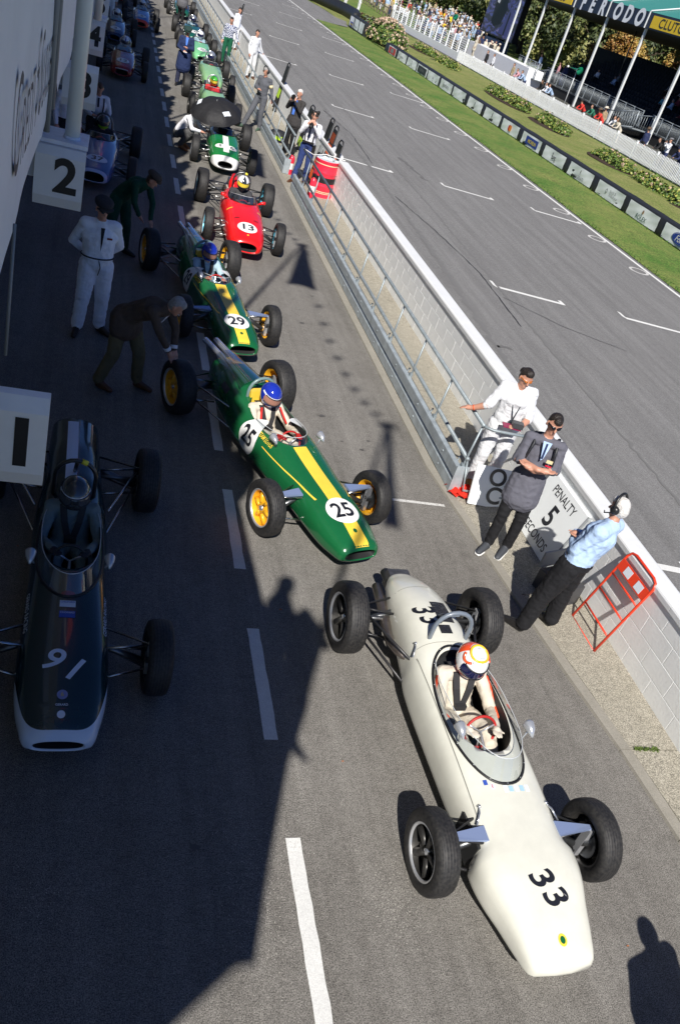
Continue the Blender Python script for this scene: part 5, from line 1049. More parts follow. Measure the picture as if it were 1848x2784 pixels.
o, P = person('man in white shirt crouching by the front wheel of the green and white car', (1.98, 22.45, 0), 1.15, dict(pelvis=V(0, .16, .34), waist=V(0, .10, .47), chest=V(0, -.06, .68), neck=V(0, -.17, .84), head=V(0, -.25, .96), shR=V(-.18, -.12, .78), shL=V(.18, -.12, .78), elR=V(-.24, -.25, .58), elL=V(.22, -.28, .60), wrR=V(-.12, -.42, .56), wrL=V(.14, -.46, .56), haR=V(-.10, -.50, .56), haL=V(.14, -.54, .56), hiR=V(-.1, .15, .33), hiL=V(.1, .15, .33), knR=V(-.15, -.22, .48), knL=V(.15, -.26, .42), anR=V(-.13, .02, .10), toR=V(-.15, -.18, .035), anL=V(.13, .05, .13), toL=V(.14, -.12, .035), look=(.1, -1, -.6)), WSHIRT, MIDG, mat('tan_shoe', (.28, .12, .05), .4), vox=.015, haircol='brown')
o, P = person('man in white shirt, black tie and braces sitting behind car 37 under board 3', (-.10, 19.9, 0), .1, dict(pelvis=V(0, .12, .72), waist=V(0, .06, .85), chest=V(0, -.0, 1.05), neck=V(0, -.03, 1.22), head=V(0, -.08, 1.37), shR=V(-.18, 0, 1.17), shL=V(.18, 0, 1.17), elR=V(-.26, -.02, .92), elL=V(.26, .0, .92), wrR=V(-.12, -.2, .86), wrL=V(.2, -.15, .74), haR=V(-.06, -.24, .86), haL=V(.19, -.2, .68), hiR=V(-.1, .1, .7), hiL=V(.1, .1, .7), knR=V(-.15, -.32, .66), knL=V(.15, -.32, .66), anR=V(-.15, -.34, .1), anL=V(.15, -.34, .1), toR=V(-.15, -.52, .035), toL=V(.15, -.52, .035), look=(.1, -1, -.45)), WSHIRT, BLKT, vox=.018, haircol='brown')
b = MB()
for s in (-1, 1): b.tube([(s*.10, -.08, .84), (s*.115, -.13, 1.05), (s*.11, -.09, 1.2)], .015, 6)
b.tube([(0, -.12, 1.2), (0, -.145, 1.02)], .02, 6); b.build('braces', mat('dark_braces'), o)
person('man in white standing deep in shade left of the first round column', (-.62, 18.2, 0), .4, dict(), WSHIRT, BLKT, vox=.02)
person('man in white standing over the dark blue car in shade', (-.15, 40.6, 0), .2, dict(elL=V(.3, -.1, 1.15)), WSHIRT, W_OV, vox=.022)
# ------------------------------------------------------------------ things beside the pit wall
REDP = mat('red_drum_paint', (.75, .025, .06), .3, coat=.4, bump=.05, var=.08); 
t = thing('oil_drum', 'red oil drum with black band and white lid at the end of the pit wall', 'oil drum', (5.33, 21.05, 0))
q = MB(); R = .285; pr = [(0, R*.97), (.0, R), (.02, R+.008), (.04, R), (.27, R), (.285, R+.010), (.30, R), (.36, R)]; q.lathe(pr, 'Z', 40); q.lathe([(.50, R), (.58, R), (.595, R+.01), (.61, R), (.84, R), (.86, R+.008), (.88, R)], 'Z', 40)
q.build('drum_body', REDP, t); q = MB(); q.lathe([(.36, R+.001), (.50, R+.001)], 'Z', 40); q.build('black_band', BLACK, t); q = MB(); q.lathe([(.88, R), (.885, R-.02), (.865, R-.03), (.865, .01)], 'Z', 40); q.build('lid', mat('white_lid', (.7, .75, .78), .4), t)
q = MB(); q.lathe([(.78, R+.004), (.80, R+.004)], 'Z', 40); q.lathe([(.115, R+.004), (.13, R+.004)], 'Z', 40); q.lathe([(.15, R+.004), (.165, R+.004)], 'Z', 40); q.build('thin_bands', mat('cream_band', (.75, .65, .4), .5), t, kind='stuff')
q = MB(); q.tube([(R*.5, .0, .868), (R*.5, 0, .88)], .03, 10); q.build('bung', STEEL, t)
def extinguisher(x, y, label):
    t = thing('fire_extinguisher', label, 'fire extinguisher', (x, y, 0), 0, 'red fire extinguishers by the barrier gap'); q = MB(); q.lathe([(0, .06), (.01, .078), (.02, .08), (.40, .08), (.46, .06), (.485, .03), (.5, .025)], 'Z', 24); q.build('cylinder', REDP, t)
    q = MB(); q.tube([(0, 0, .49), (0, 0, .54)], .02, 8); q.box(-.02, -.09, .54, .02, .04, .56); q.box(-.02, -.09, .57, .02, .02, .585); q.tube([(0, .03, .53), (.06, .06, .45), (.085, .03, .2)], .012, 6); q.build('valve_and_hose', BLACK, t); q = MB(); q.lathe([(.15, .0812), (.3, .0812)], 'Z', 24); q.build('paper_label', WHITE, t)
extinguisher(4.75, 22.45, 'red fire extinguisher standing at the end of the middle barrier'); extinguisher(5.0, 20.6, 'red fire extinguisher between the barrier and the drum')
# pit boards leaning on the wall
def pit_board(label, y, x=5.52, hgt=1.25, wd=.42, cells=4, cols=(), rz=0, post=True):
    t = thing('pit_board', label, 'pit board', (x, y, 0), rz, 'black pit boards leaning on the pit wall'); t.rotation_euler = (0, math.radians(8), rz)
    q = MB(); q.box(-.02, -wd/2, .12, .0, wd/2, hgt); q.build('panel', BLACK, t); q = MB(); q.tube([(-.01, -wd/2, .1), (-.01, -wd/2, hgt+.02), (-.01, -wd/4, hgt+.09), (-.01, wd/4, hgt+.09), (-.01, wd/2, hgt+.02), (-.01, wd/2, .1)], .018, 8); q.tube([(-.01, 0, 0), (-.01, 0, .15)], .02, 6); q.build('frame', BLACK, t)
    ch = (hgt-.2)/cells
    for k in range(cells):
        c_ = cols[k] if k < len(cols) else None
        if c_: q = MB(); q.box(-.03, -wd/2+.05, .16+k*ch, -.021, wd/2-.05, .16+k*ch+ch*.82); q.build('number_plate', c_, t)
    return t
ORG = mat('dayglo_orange', (.9, .13, .02), .5); LIME = mat('dayglo_yellow', (.55, .85, .04), .5); PALE = mat('pale_plate', (.5, .52, .52), .5)
pit_board('pit board with three orange plates nearest the red drum', 21.55, cols=(PALE, PALE, ORG), hgt=1.2); pit_board('pit board with orange plate at its top and pale plates below', 22.45, cols=(PALE, PALE, ORG, mat('dark_orange', (.3, .05, .01), .5)), hgt=1.35)
pit_board('pit board of orange plates low behind the curly haired photographer', 21.9, x=5.2, cols=(ORG, ORG), hgt=.72, cells=2); pit_board('tilted black pit board behind the curly haired photographer', 23.1, cols=(None, PALE), hgt=1.4, cells=3)
pit_board('large black pit board with lime digits beside the man in grey overalls', 30.8, x=5.5, cols=(None, LIME, None, None), hgt=1.5, wd=.5); pit_board('black pit board behind the man raising a camera', 25.6, cols=(LIME, None, None), hgt=1.2, wd=.6); pit_board('tall black pit board far up the wall behind the checked shirt man', 45.6, cols=(), hgt=1.7)
t = thing('equipment_bag', 'black bag with lime lettering on the slabs by the dark jacketed man', 'bag', (4.95, 26.1, 0)); q = MB(); rings = [[V(math.cos(a)*r*.28, math.sin(a)*r*.2, z) for a in [2*PI*k/16 for k in range(16)]] for z, r in ((0, .8), (.05, 1), (.25, .95), (.33, .6), (.35, .2))]; q.loft(rings); q.build('bag', mat('black_nylon'), t); q = MB(); q.box(-.2, -.21, .1, .1, -.198, .2); q.build('lime_patch', LIME, t)
q = MB(); q.tube([(4.66, 21.0, 1.0), (4.95, 21.05, .90), (5.3, 21.3, .93), (5.55, 21.1, .95), (5.72, 20.9, .97)], .009, 6); o = q.build('rope', WHITE); o['label'] = 'white rope slung from the barrier over the red drum to the wall'; o['category'] = 'rope'
# penalty board
t = thing('penalty_board', 'white board reading PENALTY 5 SECONDS leaning on the pit wall', 'sign', (5.32, 7.08, .03)); t.rotation_euler = (0, math.radians(17), 0)
q = MB(); q.box(-.0, -.48, 0, .06, .48, .78); q.build('panel', mat('board_face_white', (.85, .88, .88), .5, var=.03), t); q = MB(); q.box(-.003, -.485, -.004, .05, -.462, .785); q.box(.0, -.5, .02, .09, -.484, .76); q.build('side_frame', mat('grey_frame', (.35, .37, .38), .45), t)
flat_text('sign_lettering', 'PENALTY', .155, NBLACK, (-.003, .0, .66), (0, -1, 0), (0, 0, 1), t, wx=.85, bold=.004); flat_text('sign_lettering', '5', .36, NBLACK, (-.003, .0, .40), (0, -1, 0), (0, 0, 1), t, bold=.022); flat_text('sign_lettering', 'SECONDS', .155, NBLACK, (-.003, .0, .12), (0, -1, 0), (0, 0, 1), t, wx=.85, bold=.004)
q = MB(); q.box(-.01, -.49, .22, .0, -.47, .30); q.box(-.01, -.49, .48, .0, -.47, .58); q.build('catch', BLACK, t)
# board lying near the barrier end
t = thing('lettered_board', 'white board with large black letters standing behind the man in grey coat', 'sign', (4.99, 7.74, .025), .2); t.rotation_euler = (math.radians(-24), math.radians(8), .12)
q = MB(); q.box(-.27, -.0, 0, .27, .025, .50); q.build('panel', mat('board_face_white'), t)
for ch, z in (('O', .37), ('C', .14)): flat_text('sign_letter', ch, .30, NBLACK, (.08, -.004, z), (1, 0, 0), (0, 0, 1), t, bold=.02, wx=1.15)
t = thing('round_sign', 'small white sign with black G on the barrier end rail', 'sign', (5.30, 7.80, .34)); q = MB(); q.tube([(0, 0, 0), (0, -.012, .0)], .085, 8); q.build('disc', mat('board_face_white'), t); flat_text('sign_lettering', 'G', .12, NBLACK, (0, -.014, 0), (1, 0, 0), (0, 0, 1), t)
# black kit box under the rail
t = thing('kit_box', 'dark grey open kit box with lime label between penalty board and blue shirted man', 'box', (5.25, 6.15, 0), .35); q = MB(); q.box(-.17, -.19, 0, .17, .2, .26); q.build('box', mat('dark_case'), t); q = MB(); q.box(-.2, .2, .28, .2, .22, .48); q.build('lid', mat('grey_lid', (.22, .24, .25), .4), t); q = MB(); q.box(-.185, -.1, .06, -.17, .02, .2); q.build('lime_patch', LIME, t)
# red cloth
q = MB(); n = 14; vs = []
for i in range(n+1):
    for j in range(n+1):
        u, v = i/n-.5, j/n-.5; vs.append((4.78+u*.42+.05*math.sin(v*9), 7.93+v*.24+.04*math.sin(u*11), .03+.035*abs(math.sin(u*13+v*5))+.03*abs(noise.noise(Vector((u*6, v*6, 1))))*2+.04*(1-abs(u)*2)))
q.add(vs, [(i*(n+1)+j, (i+1)*(n+1)+j, (i+1)*(n+1)+j+1, i*(n+1)+j+1) for i in range(n) for j in range(n)], 0, True); o = q.build('red_cloth', cloth('scarlet_cloth', (.72, .03, .015))); o['label'] = 'crumpled scarlet flag on the slabs at the barrier end'; o['category'] = 'flag'
# red trolley leaning on the wall
t = thing('trolley', 'bright red tubular trolley frame leaning against the pit wall', 'trolley', (5.33, 5.56, .012)); REDT = mat('red_tube_paint', (.78, .055, .02), .3, coat=.3)
t.rotation_euler = (0, math.atan2(.25, .90), 0); H_ = .98; hw = .265
q = MB(); q.tube([(0, -hw, 0), (0, -hw, H_-.08), (0, -hw+.03, H_-.02), (0, -hw+.09, H_), (0, hw-.09, H_), (0, hw-.03, H_-.02), (0, hw, H_-.08), (0, hw, 0)], .014, 10); q.build('frame', REDT, t)
for z in (.0, .22, .45, .66): q = MB(); q.tube([(0, -hw, z), (0, hw, z)], .011, 8); q.build('rung', REDT, t)
q = MB(); q.box(-.012, -hw, .74, .002, hw, .86); q.build('plate', REDT, t)
for y in (-.12, .10): q = MB(); q.box(-.015, y-.06, .755, -.012, y+.05, .845); q.build('white_label', mat('sticker_white'), t)
# umbrella
t = thing('umbrella', 'open black umbrella with white printed patches shading the green and white car', 'umbrella', (2.72, 22.55, .62)); t.rotation_euler = (math.radians(14), math.radians(-14), .3)
UM = cloth('black_umbrella', (.018, .018, .02), .6); q = MB(); n = 8; R = .64; rings = []
for i in range(9):
    u = i/8; ring_ = []
    for k in range(48):
        a = 2*PI*k/48; sc = 1-.06*u*math.sin((a*n/2) % PI)**2*1; ring_.append(V(math.cos(a)*R*math.sin(u*1.25)/math.sin(1.25)*sc, math.sin(a)*R*math.sin(u*1.25)/math.sin(1.25)*sc, .72-(.30*(1-math.cos(u*1.25))/(1-math.cos(1.25)))-.02*u*math.sin((a*n/2) % PI)**2))
    rings.append(ring_)
rings[0] = [V(math.cos(2*PI*k/48)*.005, math.sin(2*PI*k/48)*.005, .725) for k in range(48)]
q.loft(rings, 0, True, False); cn = q.build('canopy', UM, t)
q = MB(); q.tube([(0, 0, .76), (0, 0, -.1)], .009, 8); q.tube([(0, 0, -.1), (0, .0, -.2)], .016, 8); q.build('shaft', STEEL, t)
for k in range(8): a = 2*PI*k/8; q = MB(); q.tube([(0, 0, .70), (math.cos(a)*R*.5, math.sin(a)*R*.5, .64), (math.cos(a)*R*.97, math.sin(a)*R*.97, .42)], .004, 4); q.build('rib', STEEL, t)
ub = BVHTree.FromPolygons([v.co[:] for v in cn.data.vertices], [p.vertices[:] for p in cn.data.polygons])
for a in (-1.35, 2.55): decal('printed_patch', shape_mesh('rect', .19, .10), mat('sticker_white'), ub, (math.cos(a)*.42, math.sin(a)*.42, .9), (-math.sin(a), math.cos(a), 0), (-math.cos(a), -math.sin(a), 0), t, eps=.006)
# ------------------------------------------------------------------ spectators on the pits roof terrace (above the frame; their shade fringes the lane)
rv = []
for k in range(4):
    me, P = human_mesh([dict(), dict(CAMP), dict(elL=V(.3, -.1, 1.2), wrL=V(.35, -.3, 1.1), haL=V(.36, -.36, 1.08)), dict(CROSS)][k], [SKINF, WSHIRT, BLKT, SHOE, HAIR['dark'], BLACK], vox=.035, fingers=False); rv.append(me)
rnd = random.Random(11)
for k in range(54):
    y = .9+k*.86+rnd.uniform(-.3, .3)
    x = -.22+rnd.uniform(-.16, .12); link('person', rv[k % 4], None, 'spectator standing at the edge of the pits roof terrace', 'person', 'spectators along the pits roof terrace', None, (x, y, 6.0), -PI/2+rnd.uniform(-.5, .9)+PI*.5*0)
o_ = link('person', rv[1], None, 'photographer leaning out from the pits roof terrace', 'person', None, None, (.06, -1.95, 6.0), .6)
link('person', rv[3], None, 'person with folded arms beside the photographer on the pits roof terrace', 'person', None, None, (-.06, -1.5, 6.0), 1.2)
# ------------------------------------------------------------------ far side: advertising boards
rnd = random.Random(21)
ADB = mat('black_tyre_cover', (.016, .017, .018), .55, bump=.35, bscale=4, var=.2, vscale=2); BVIN = mat('banner_pale_vinyl', (.80, .84, .85), .5, bump=.35, bscale=2.5, var=.04)
ad = thing('advertising_barrier', 'long low black tyre barrier carrying a row of white banners along the verge', 'barrier', (19.05, 16, 0))
q = MB(); n = 150; Y1 = 67.2; rings = []
for i in range(n+1):
    y = (Y1-16)*i/n; w1 = .02*noise.noise(Vector((y*1.3, 0, 0))); h = .60+.02*noise.noise(Vector((y*.7, 5, 0)))
    rings.append([Vector(p) for p in ((-.0+w1, y, -.03), (-.02+w1, y, .08), (.0+w1, y, h-.03), (.04+w1, y, h), (.50, y, h), (.55, y, h-.04), (.55, y, -.03))])
q.loft(rings, 0, True, True); q.build('tyre_cover', ADB, ad)
GREYL = mat('grey_print', (.22, .24, .25), .6); DKL = mat('dark_print', (.03, .035, .04), .6); GRL = mat('green_print', (.01, .09, .05), .6); BLL = mat('blue_print', (.01, .04, .3), .5); YLL = mat('yellow_print', (.85, .65, .02), .5); RDL = mat('red_print', (.55, .02, .02), .5); ORL = mat('orange_print', (.85, .25, .02), .5)
edges = [(66.1, 64.05), (63.5, 61.3), (61.0, 58.75), (58.5, 56.25), (56.05, 53.7), (53.35, 51.1), (50.85, 48.65), (48.1, 45.85), (45.35, 43.05), (42.7, 40.5), (40.0, 37.75), (37.3, 35.05), (34.55, 32.3), (31.8, 29.55), (29.15, 26.93), (26.5, 24.2), (23.8, 21.6), (21.2, 19.0)]
LAB = ['red', 'plain', 'bar', 'black', 'script', 'bonhams', 'swash', 'crest', 'bottle', 'circles', 'tyre', 'bgc', 'maserati', 'sw', 'rolex', 'ford', 'plain', 'plain']
DESC = {'red': 'banner with red panel', 'plain': 'banner with faint grey print', 'bar': 'banner with small dark upright mark', 'black': 'banner with black panel'}
def adbanner(parent, y1, y0, kind, x=-.03, zb=.055, zt=.555):
    yc = (y0+y1)/2-16; L = abs(y1-y0); nx, nz = 14, 6; q = MB(); vs = []
    sd_ = rnd.random()*9
    for j in range(nz+1):
        for i in range(nx+1):
            u = i/nx; v = j/nz; sag = -.012*math.sin(u*PI)*(1 if j in (0,) else 0); vs.append((x+.008*math.sin(u*7+v*3+sd_)+.006*math.sin((u-v)*12+sd_), yc+L/2-L*u, zb+(zt-zb)*v+sag))
    q.add(vs, [(j*(nx+1)+i, j*(nx+1)+i+1, (j+1)*(nx+1)+i+1, (j+1)*(nx+1)+i) for j in range(nz) for i in range(nx)], 0, True); bn_ = q.build('banner', BVIN, parent)
    X = x-.018; A = ((0, -1, 0), (0, 0, 1))
    def T(s, size, m, dy=0, dz=.30, **k): flat_text('banner_print', s, size*1.2, m, (X, yc-dy, dz), *A, bn_, **k)
    def Rc(w_, h_, m, dy=0, dz=.30, dx=0): q = MB(); q.add([(X+dx+.002, yc-dy+w_/2, dz-h_/2), (X+dx+.002, yc-dy-w_/2, dz-h_/2), (X+dx+.002, yc-dy-w_/2, dz+h_/2), (X+dx+.002, yc-dy+w_/2, dz+h_/2)], [(0, 1, 2, 3)]); q.build('printed_panel', m, bn_)
    def El(a, b_, m, dy=0, dz=.3, dx=0): me = shape_mesh('disc', a, b_, 24); me.materials.append(m); mt = Matrix((Vector((0, -1, 0)), Vector((0, 0, 1)), Vector((-1, 0, 0)))).transposed().to_4x4(); mt.translation = Vector((X+dx, yc-dy, dz)); me.transform(mt); link('printed_oval', me, bn_)
    if kind == 'red': Rc(L*.86, .40, RDL); Rc(.8, .26, GREYL, dx=-.004); T('ASTON', .18, DKL)
    elif kind == 'plain': T('Goodwood', .16, GREYL, dz=.3); El(.07, .08, GREYL, dy=-L*.35)
    elif kind == 'bar': Rc(.06, .2, DKL, dz=.36); T('jaguar', .07, GREYL, dz=.18)
    elif kind == 'black': Rc(L*.84, .38, DKL); T('CREDIT SUISSE', .17, GREYL, dx=0) if False else flat_text('banner_print', 'LONDON', .2, GREYL, (X-.006, yc, .3), *A, bn_)
    elif kind == 'script': T('tw', .24, GREYL); T('steel', .07, GREYL, dz=.14)
    elif kind == 'bonhams': T('Bonhams', .26, GREYL, bold=.01)
    elif kind == 'swash': Rc(.03, .10, GREYL, dz=.33)
    elif kind == 'crest': El(.06, .09, GREYL, dz=.36); T('BOVET', .09, GREYL, dz=.2)
    elif kind == 'bottle': Rc(.07, .22, DKL, dz=.36); T('bremont', .06, GREYL, dz=.18)
    elif kind == 'circles': El(.14, .14, RDL, dy=-.08); El(.14, .14, ORL, dy=.08, dx=-.003); T('mastercard', .06, GREYL, dz=.10)
    elif kind == 'tyre': Rc(L*.62, .34, BLL, dy=.12); flat_text('banner_print', 'MICHELIN', .21, YLL, (X-.004, yc-.16, .28), *A, bn_, bold=.015); El(.06, .14, WPAINT, dy=-.72, dx=-.004); El(.045, .05, WPAINT, dy=-.70, dz=.46, dx=-.006)
    elif kind == 'bgc': T('+', .20, DKL, dy=-.16, dz=.40); T('bgc', .26, DKL, dy=.05, dz=.28, bold=.01)
    elif kind == 'maserati': T('MASERATI', .16, GREYL, dz=.15); Rc(.03, .16, GREYL, dz=.37); El(.035, .06, GREYL, dz=.40)
    elif kind == 'sw': me = shape_mesh('ring', .08, .055, 18); T('Smith &', .13, GREYL, dy=.2, dz=.38); T('Williamson', .13, GREYL, dy=.32, dz=.25); El(.065, .085, GREYL, dy=-.30, dz=.33); El(.035, .05, BVIN, dy=-.30, dz=.33, dx=-.004)
    elif kind == 'rolex': T('ROLEX', .20, GRL, dz=.18); El(.05, .07, mat('crown_print', (.35, .2, .1), .5), dz=.39); T('w', .12, mat('crown_print'), dz=.46)
    elif kind == 'ford': El(.52, .20, BLL); El(.485, .175, WPAINT, dx=-.003); El(.475, .165, BLL, dx=-.006); flat_text('banner_print', 'Ford', .30, WPAINT, (X-.010, yc, .29), *A, bn_, shear=.35, bold=.006)
    return bn_
for (a, c_), kd in zip(edges, LAB): adbanner(ad, a, c_, kd)
ad2 = thing('advertising_barrier', 'short black barrier with three banners beyond the pink flowering bush', 'barrier', (19.0, 74.2, 0), -.02)
q = MB(); q.box(0, 0, -.03, .5, 6.2, .95); q.build('tyre_cover', ADB, ad2); sv = rnd
for k, kd in enumerate(('crest', 'plain', 'tyre')): o = adbanner(ad2, 16+.3+1.95*k+1.7, 16+.3+1.95*k, kd, zb=.12, zt=.85)
t = thing('netting_fence', 'curved black netting barrier beside the service road', 'fence', (0, 0, 0)); q = MB(); PTS = [(19.4, 80.9), (20.2, 83.5), (21.0, 88), (20.9, 92), (20.0, 96.5), (18.8, 101), (17.6, 108), (17.2, 118), (17.1, 135), (17.2, 170)]
q.loft([[V(x, y, -.02), V(x+.05, y, 1.05), V(x+.5, y+.1, 1.05), V(x+.5, y+.1, -.02)] for x, y in PTS], 0, True, True); q.build('netting', ADB, t)
t.location = (0, 0, 0)
# ------------------------------------------------------------------ flower beds
FOL = [mat('leaf_green', (.12, .19, .03), .55, var=.4, vscale=6), mat('leaf_dark', (.05, .10, .02), .55, var=.4, vscale=6), mat('leaf_yellow_green', (.34, .34, .08), .55, var=.35, vscale=6)]; PINKF = mat('dusty_pink_petals', (.48, .33, .24), .7, var=.35, vscale=12); CREAMF = mat('cream_petals', (.62, .50, .36), .7, var=.3, vscale=12)
def leafy(cx, cy, cz, rx, ry, rz, n, size, b, mi=(0, 1, 2), wts=(5, 3, 2), seed=0, shell=.55):
    r_ = random.Random(seed)
    for k in range(n):
        th = r_.random()*2*PI; u = r_.random()*1.05-.05; ph = math.acos(max(-1, min(1, u))); rad = shell+(1-shell)*r_.random()
        bump_ = 1+.22*noise.noise(Vector((math.cos(th)*2+cx, math.sin(th)*2+cy, u*2)))
        p = V(cx+rx*rad*bump_*math.sin(ph)*math.cos(th), cy+ry*rad*bump_*math.sin(ph)*math.sin(th), cz+rz*rad*bump_*math.cos(ph))
        nrm = V(math.sin(ph)*math.cos(th), math.sin(ph)*math.sin(th), math.cos(ph)+.4)+V(r_.gauss(0, .5), r_.gauss(0, .5), r_.gauss(0, .5)); nrm.normalize(); a = nrm.orthogonal().normalized(); a = Quaternion(nrm, r_.random()*6.3) @ a; c_ = nrm.cross(a); s_ = size*r_.uniform(.6, 1.3)
        b.add([p-a*s_*.5, p+c_*s_*.32+nrm*s_*.08, p+a*s_*.5, p-c_*s_*.32+nrm*s_*.08], [(0, 1, 2, 3)], r_.choices(mi, wts)[0])
beds = [(25.3, 84.6, 91.5), (25.3, 74.6, 80.0), (25.1, 68.2, 72.6), (25.2, 53.6, 60.2), (25.2, 47.6, 51.8), (25.2, 39.6, 43.4), (25.0, 33.2, 38.6), (24.9, 26.5, 31.5)]
where = ('farthest flower bed, beside the white lattice fence', 'low hydrangea bed second from the far end', 'small round hydrangea bed in the middle of the lawn', 'longest hydrangea bed facing the grandstand stairs', 'hydrangea bed opposite the people in red by the fence', 'hydrangea bed opposite the man in the dark hat', 'hydrangea bed at the right edge of the photograph', 'nearest hydrangea bed just outside the right edge')
for k, (x, y0, y1) in enumerate(beds):
    t = thing('flower_bed', where[k], 'flower bed', (x, y0, 0), 0, 'hydrangea beds on the lawn'); L = y1-y0; q = MB(); n = 24
    q.add([(math.cos(2*PI*i/n)*.95*rnd.uniform(.93, 1.05)-.15, L/2+math.sin(2*PI*i/n)*(L/2+.35), .035) for i in range(n)], [tuple(range(n))]); q.build('soil', SOIL, t)
    nb = max(3, int(L/.85)); fl = MB()
    for i in range(nb):
        y = L*(i+.5)/nb+rnd.uniform(-.1, .1); xx = rnd.uniform(-.12, .2); q = MB(); rr_ = rnd.uniform(.46, .62); hh = rnd.uniform(.42, .62)
        leafy(xx, y, .06, rr_, rr_*1.05, hh, 420, .15, q, seed=k*50+i); q.build('shrub', FOL, t)
        for f in range(rnd.randint(3, 7)):
            a = rnd.random()*6.3; e = rnd.uniform(.2, 1.2); c0 = V(xx+math.cos(a)*math.cos(e)*rr_, y+math.sin(a)*math.cos(e)*rr_, .06+math.sin(e)*hh)
            for _ in range(16):
                d = V(rnd.gauss(0, 1), rnd.gauss(0, 1), rnd.gauss(0, 1)).normalized(); p = c0+d*.07; aa = d.orthogonal().normalized()*.03; bb = d.cross(aa); fl.add([p-aa, p-bb, p+aa, p+bb], [(0, 1, 2, 3)], rnd.random() < .4)
    fl.build('flower_heads', [PINKF, CREAMF], t, kind='stuff')
t = thing('flowering_bush', 'big rounded bush covered in pale pink blooms at the end of the advertising barrier', 'bush', (20.4, 72.2, 0)); q = MB(); leafy(0, 0, .3, 1.5, 3.3, 1.5, 5200, .2, q, (0, 1, 2), (3, 6, 1), seed=77, shell=.7); q.build('foliage', FOL, t); fl = MB()
for f in range(190):
    a = rnd.random()*6.3; e = rnd.uniform(-.1, 1.5); c0 = V(math.cos(a)*math.cos(e)*1.5, math.sin(a)*math.cos(e)*3.3, .35+math.sin(e)*1.5)
    for _ in range(14):
        d = V(rnd.gauss(0, 1), rnd.gauss(0, 1), rnd.gauss(0, 1)).normalized(); p = c0+d*.10; aa = d.orthogonal().normalized()*.055; bb = d.cross(aa); fl.add([p-aa, p-bb, p+aa, p+bb], [(0, 1, 2, 3)], rnd.random() < .4)
fl.build('blooms', [PINKF, CREAMF], t, kind='stuff'); q = MB()
for s in range(5): q.tube([(0, -2+s, 0), (.1, -2+s, .5), (rnd.uniform(-.5, .5), -2+s+rnd.uniform(-.4, .4), 1.1)], [.05, .04, .02], 6)
q.build('stems', mat('bark', (.09, .065, .045), .9, bump=.6, bscale=14, var=.3), t, kind='stuff')
t = thing('shrub_border', 'grey green and reddish border plants behind the pink bush', 'bush', (23.0, 86, 0)); q = MB(); leafy(0, 0, 0, 1.6, 7, .9, 2600, .26, q, (0, 1, 2), (3, 4, 3), seed=78); q.build('foliage', [mat('grey_leaf', (.13, .17, .11), .7), mat('red_brown_leaf', (.10, .045, .03), .7), mat('leaf_green')], t)
# ------------------------------------------------------------------ white picket fence and lattice
FW = mat('fence_white_paint', (.86, .87, .88), .5, var=.05)
t = thing('picket_fence', 'white picket fence running along the far side of the lawn below the grandstand', 'fence', (28.75, 22, 0)); fy0, fy1 = 22, 78.5; far = MB(); pk = MB()
pk.box(-.012, -.032, .06, .012, .032, .90); pk.add([(-.012, -.027, .90), (-.012, .027, .90), (-.012, 0, .95), (.012, -.027, .90), (.012, .027, .90), (.012, 0, .95)], [(0, 2, 1), (3, 4, 5), (0, 3, 5, 2), (1, 2, 5, 4)]); pm = pk.mesh('picket', FW); y = 0; cnt = 0
while y < fy1-fy0:
    if y > 11 and cnt < 300: link('picket', pm, t, loc=(rnd.uniform(-.004, .004), y, 0)); cnt += 1
    else: far.box(-.012, y-.027, .06, .012, y+.027, .93)
    y += .14
far.build('far_pickets', FW, t, kind='stuff')
for z in (.22, .78):
    y = 0
    while y < fy1-fy0: q = MB(); q.box(.014, y, z-.035, .05, min(y+2.38, fy1-fy0), z+.035); q.build('fence_rail', FW, t); y += 2.4
y = 0
while y <= fy1-fy0: q = MB(); q.box(.0, y-.05, 0, .10, y+.05, .98); q.box(-.02, y-.06, .98, .12, y+.06, 1.0); q.build('fence_post', FW, t); y += 2.4
q = MB(); q.box(.055, 2, .02, .075, fy1-fy0, .34); q.build('kick_board', mat('fence_backing', (.6, .61, .62), .6), t)
t = thing('lattice_fence', 'tall white slatted fence on a low white wall in front of the standing crowd', 'fence', (29.2, 78.5, 0)); q = MB(); q.box(0, 0, 0, .2, 25, .62); q.build('low_wall', FW, t)
for k in range(7): q = MB(); q.box(.08, 0, .72+k*.17, .12, 25, .78+k*.17); q.build('slat', FW, t)
for k in range(15): q = MB(); q.box(.02, k*1.78-.05, .6, .16, k*1.78+.05, 1.9); q.build('fence_post', FW, t)
t = thing('rail_fence', 'brown wooden rail fence in front of the crowd at the top of the picture', 'fence', (30, 104, 0), -.10)
WOOD = mat('weathered_wood', (.28, .22, .15), .8, var=.3, bump=.3)
for k in range(14): q = MB(); q.box(-.06, k*2.6-.06, 0, .06, k*2.6+.06, 1.25); q.build('post', WOOD, t)
for z in (.45, 1.1): q = MB(); q.box(-.09, 0, z-.06, -.05, 34, z+.06); q.build('rail', WOOD, t)
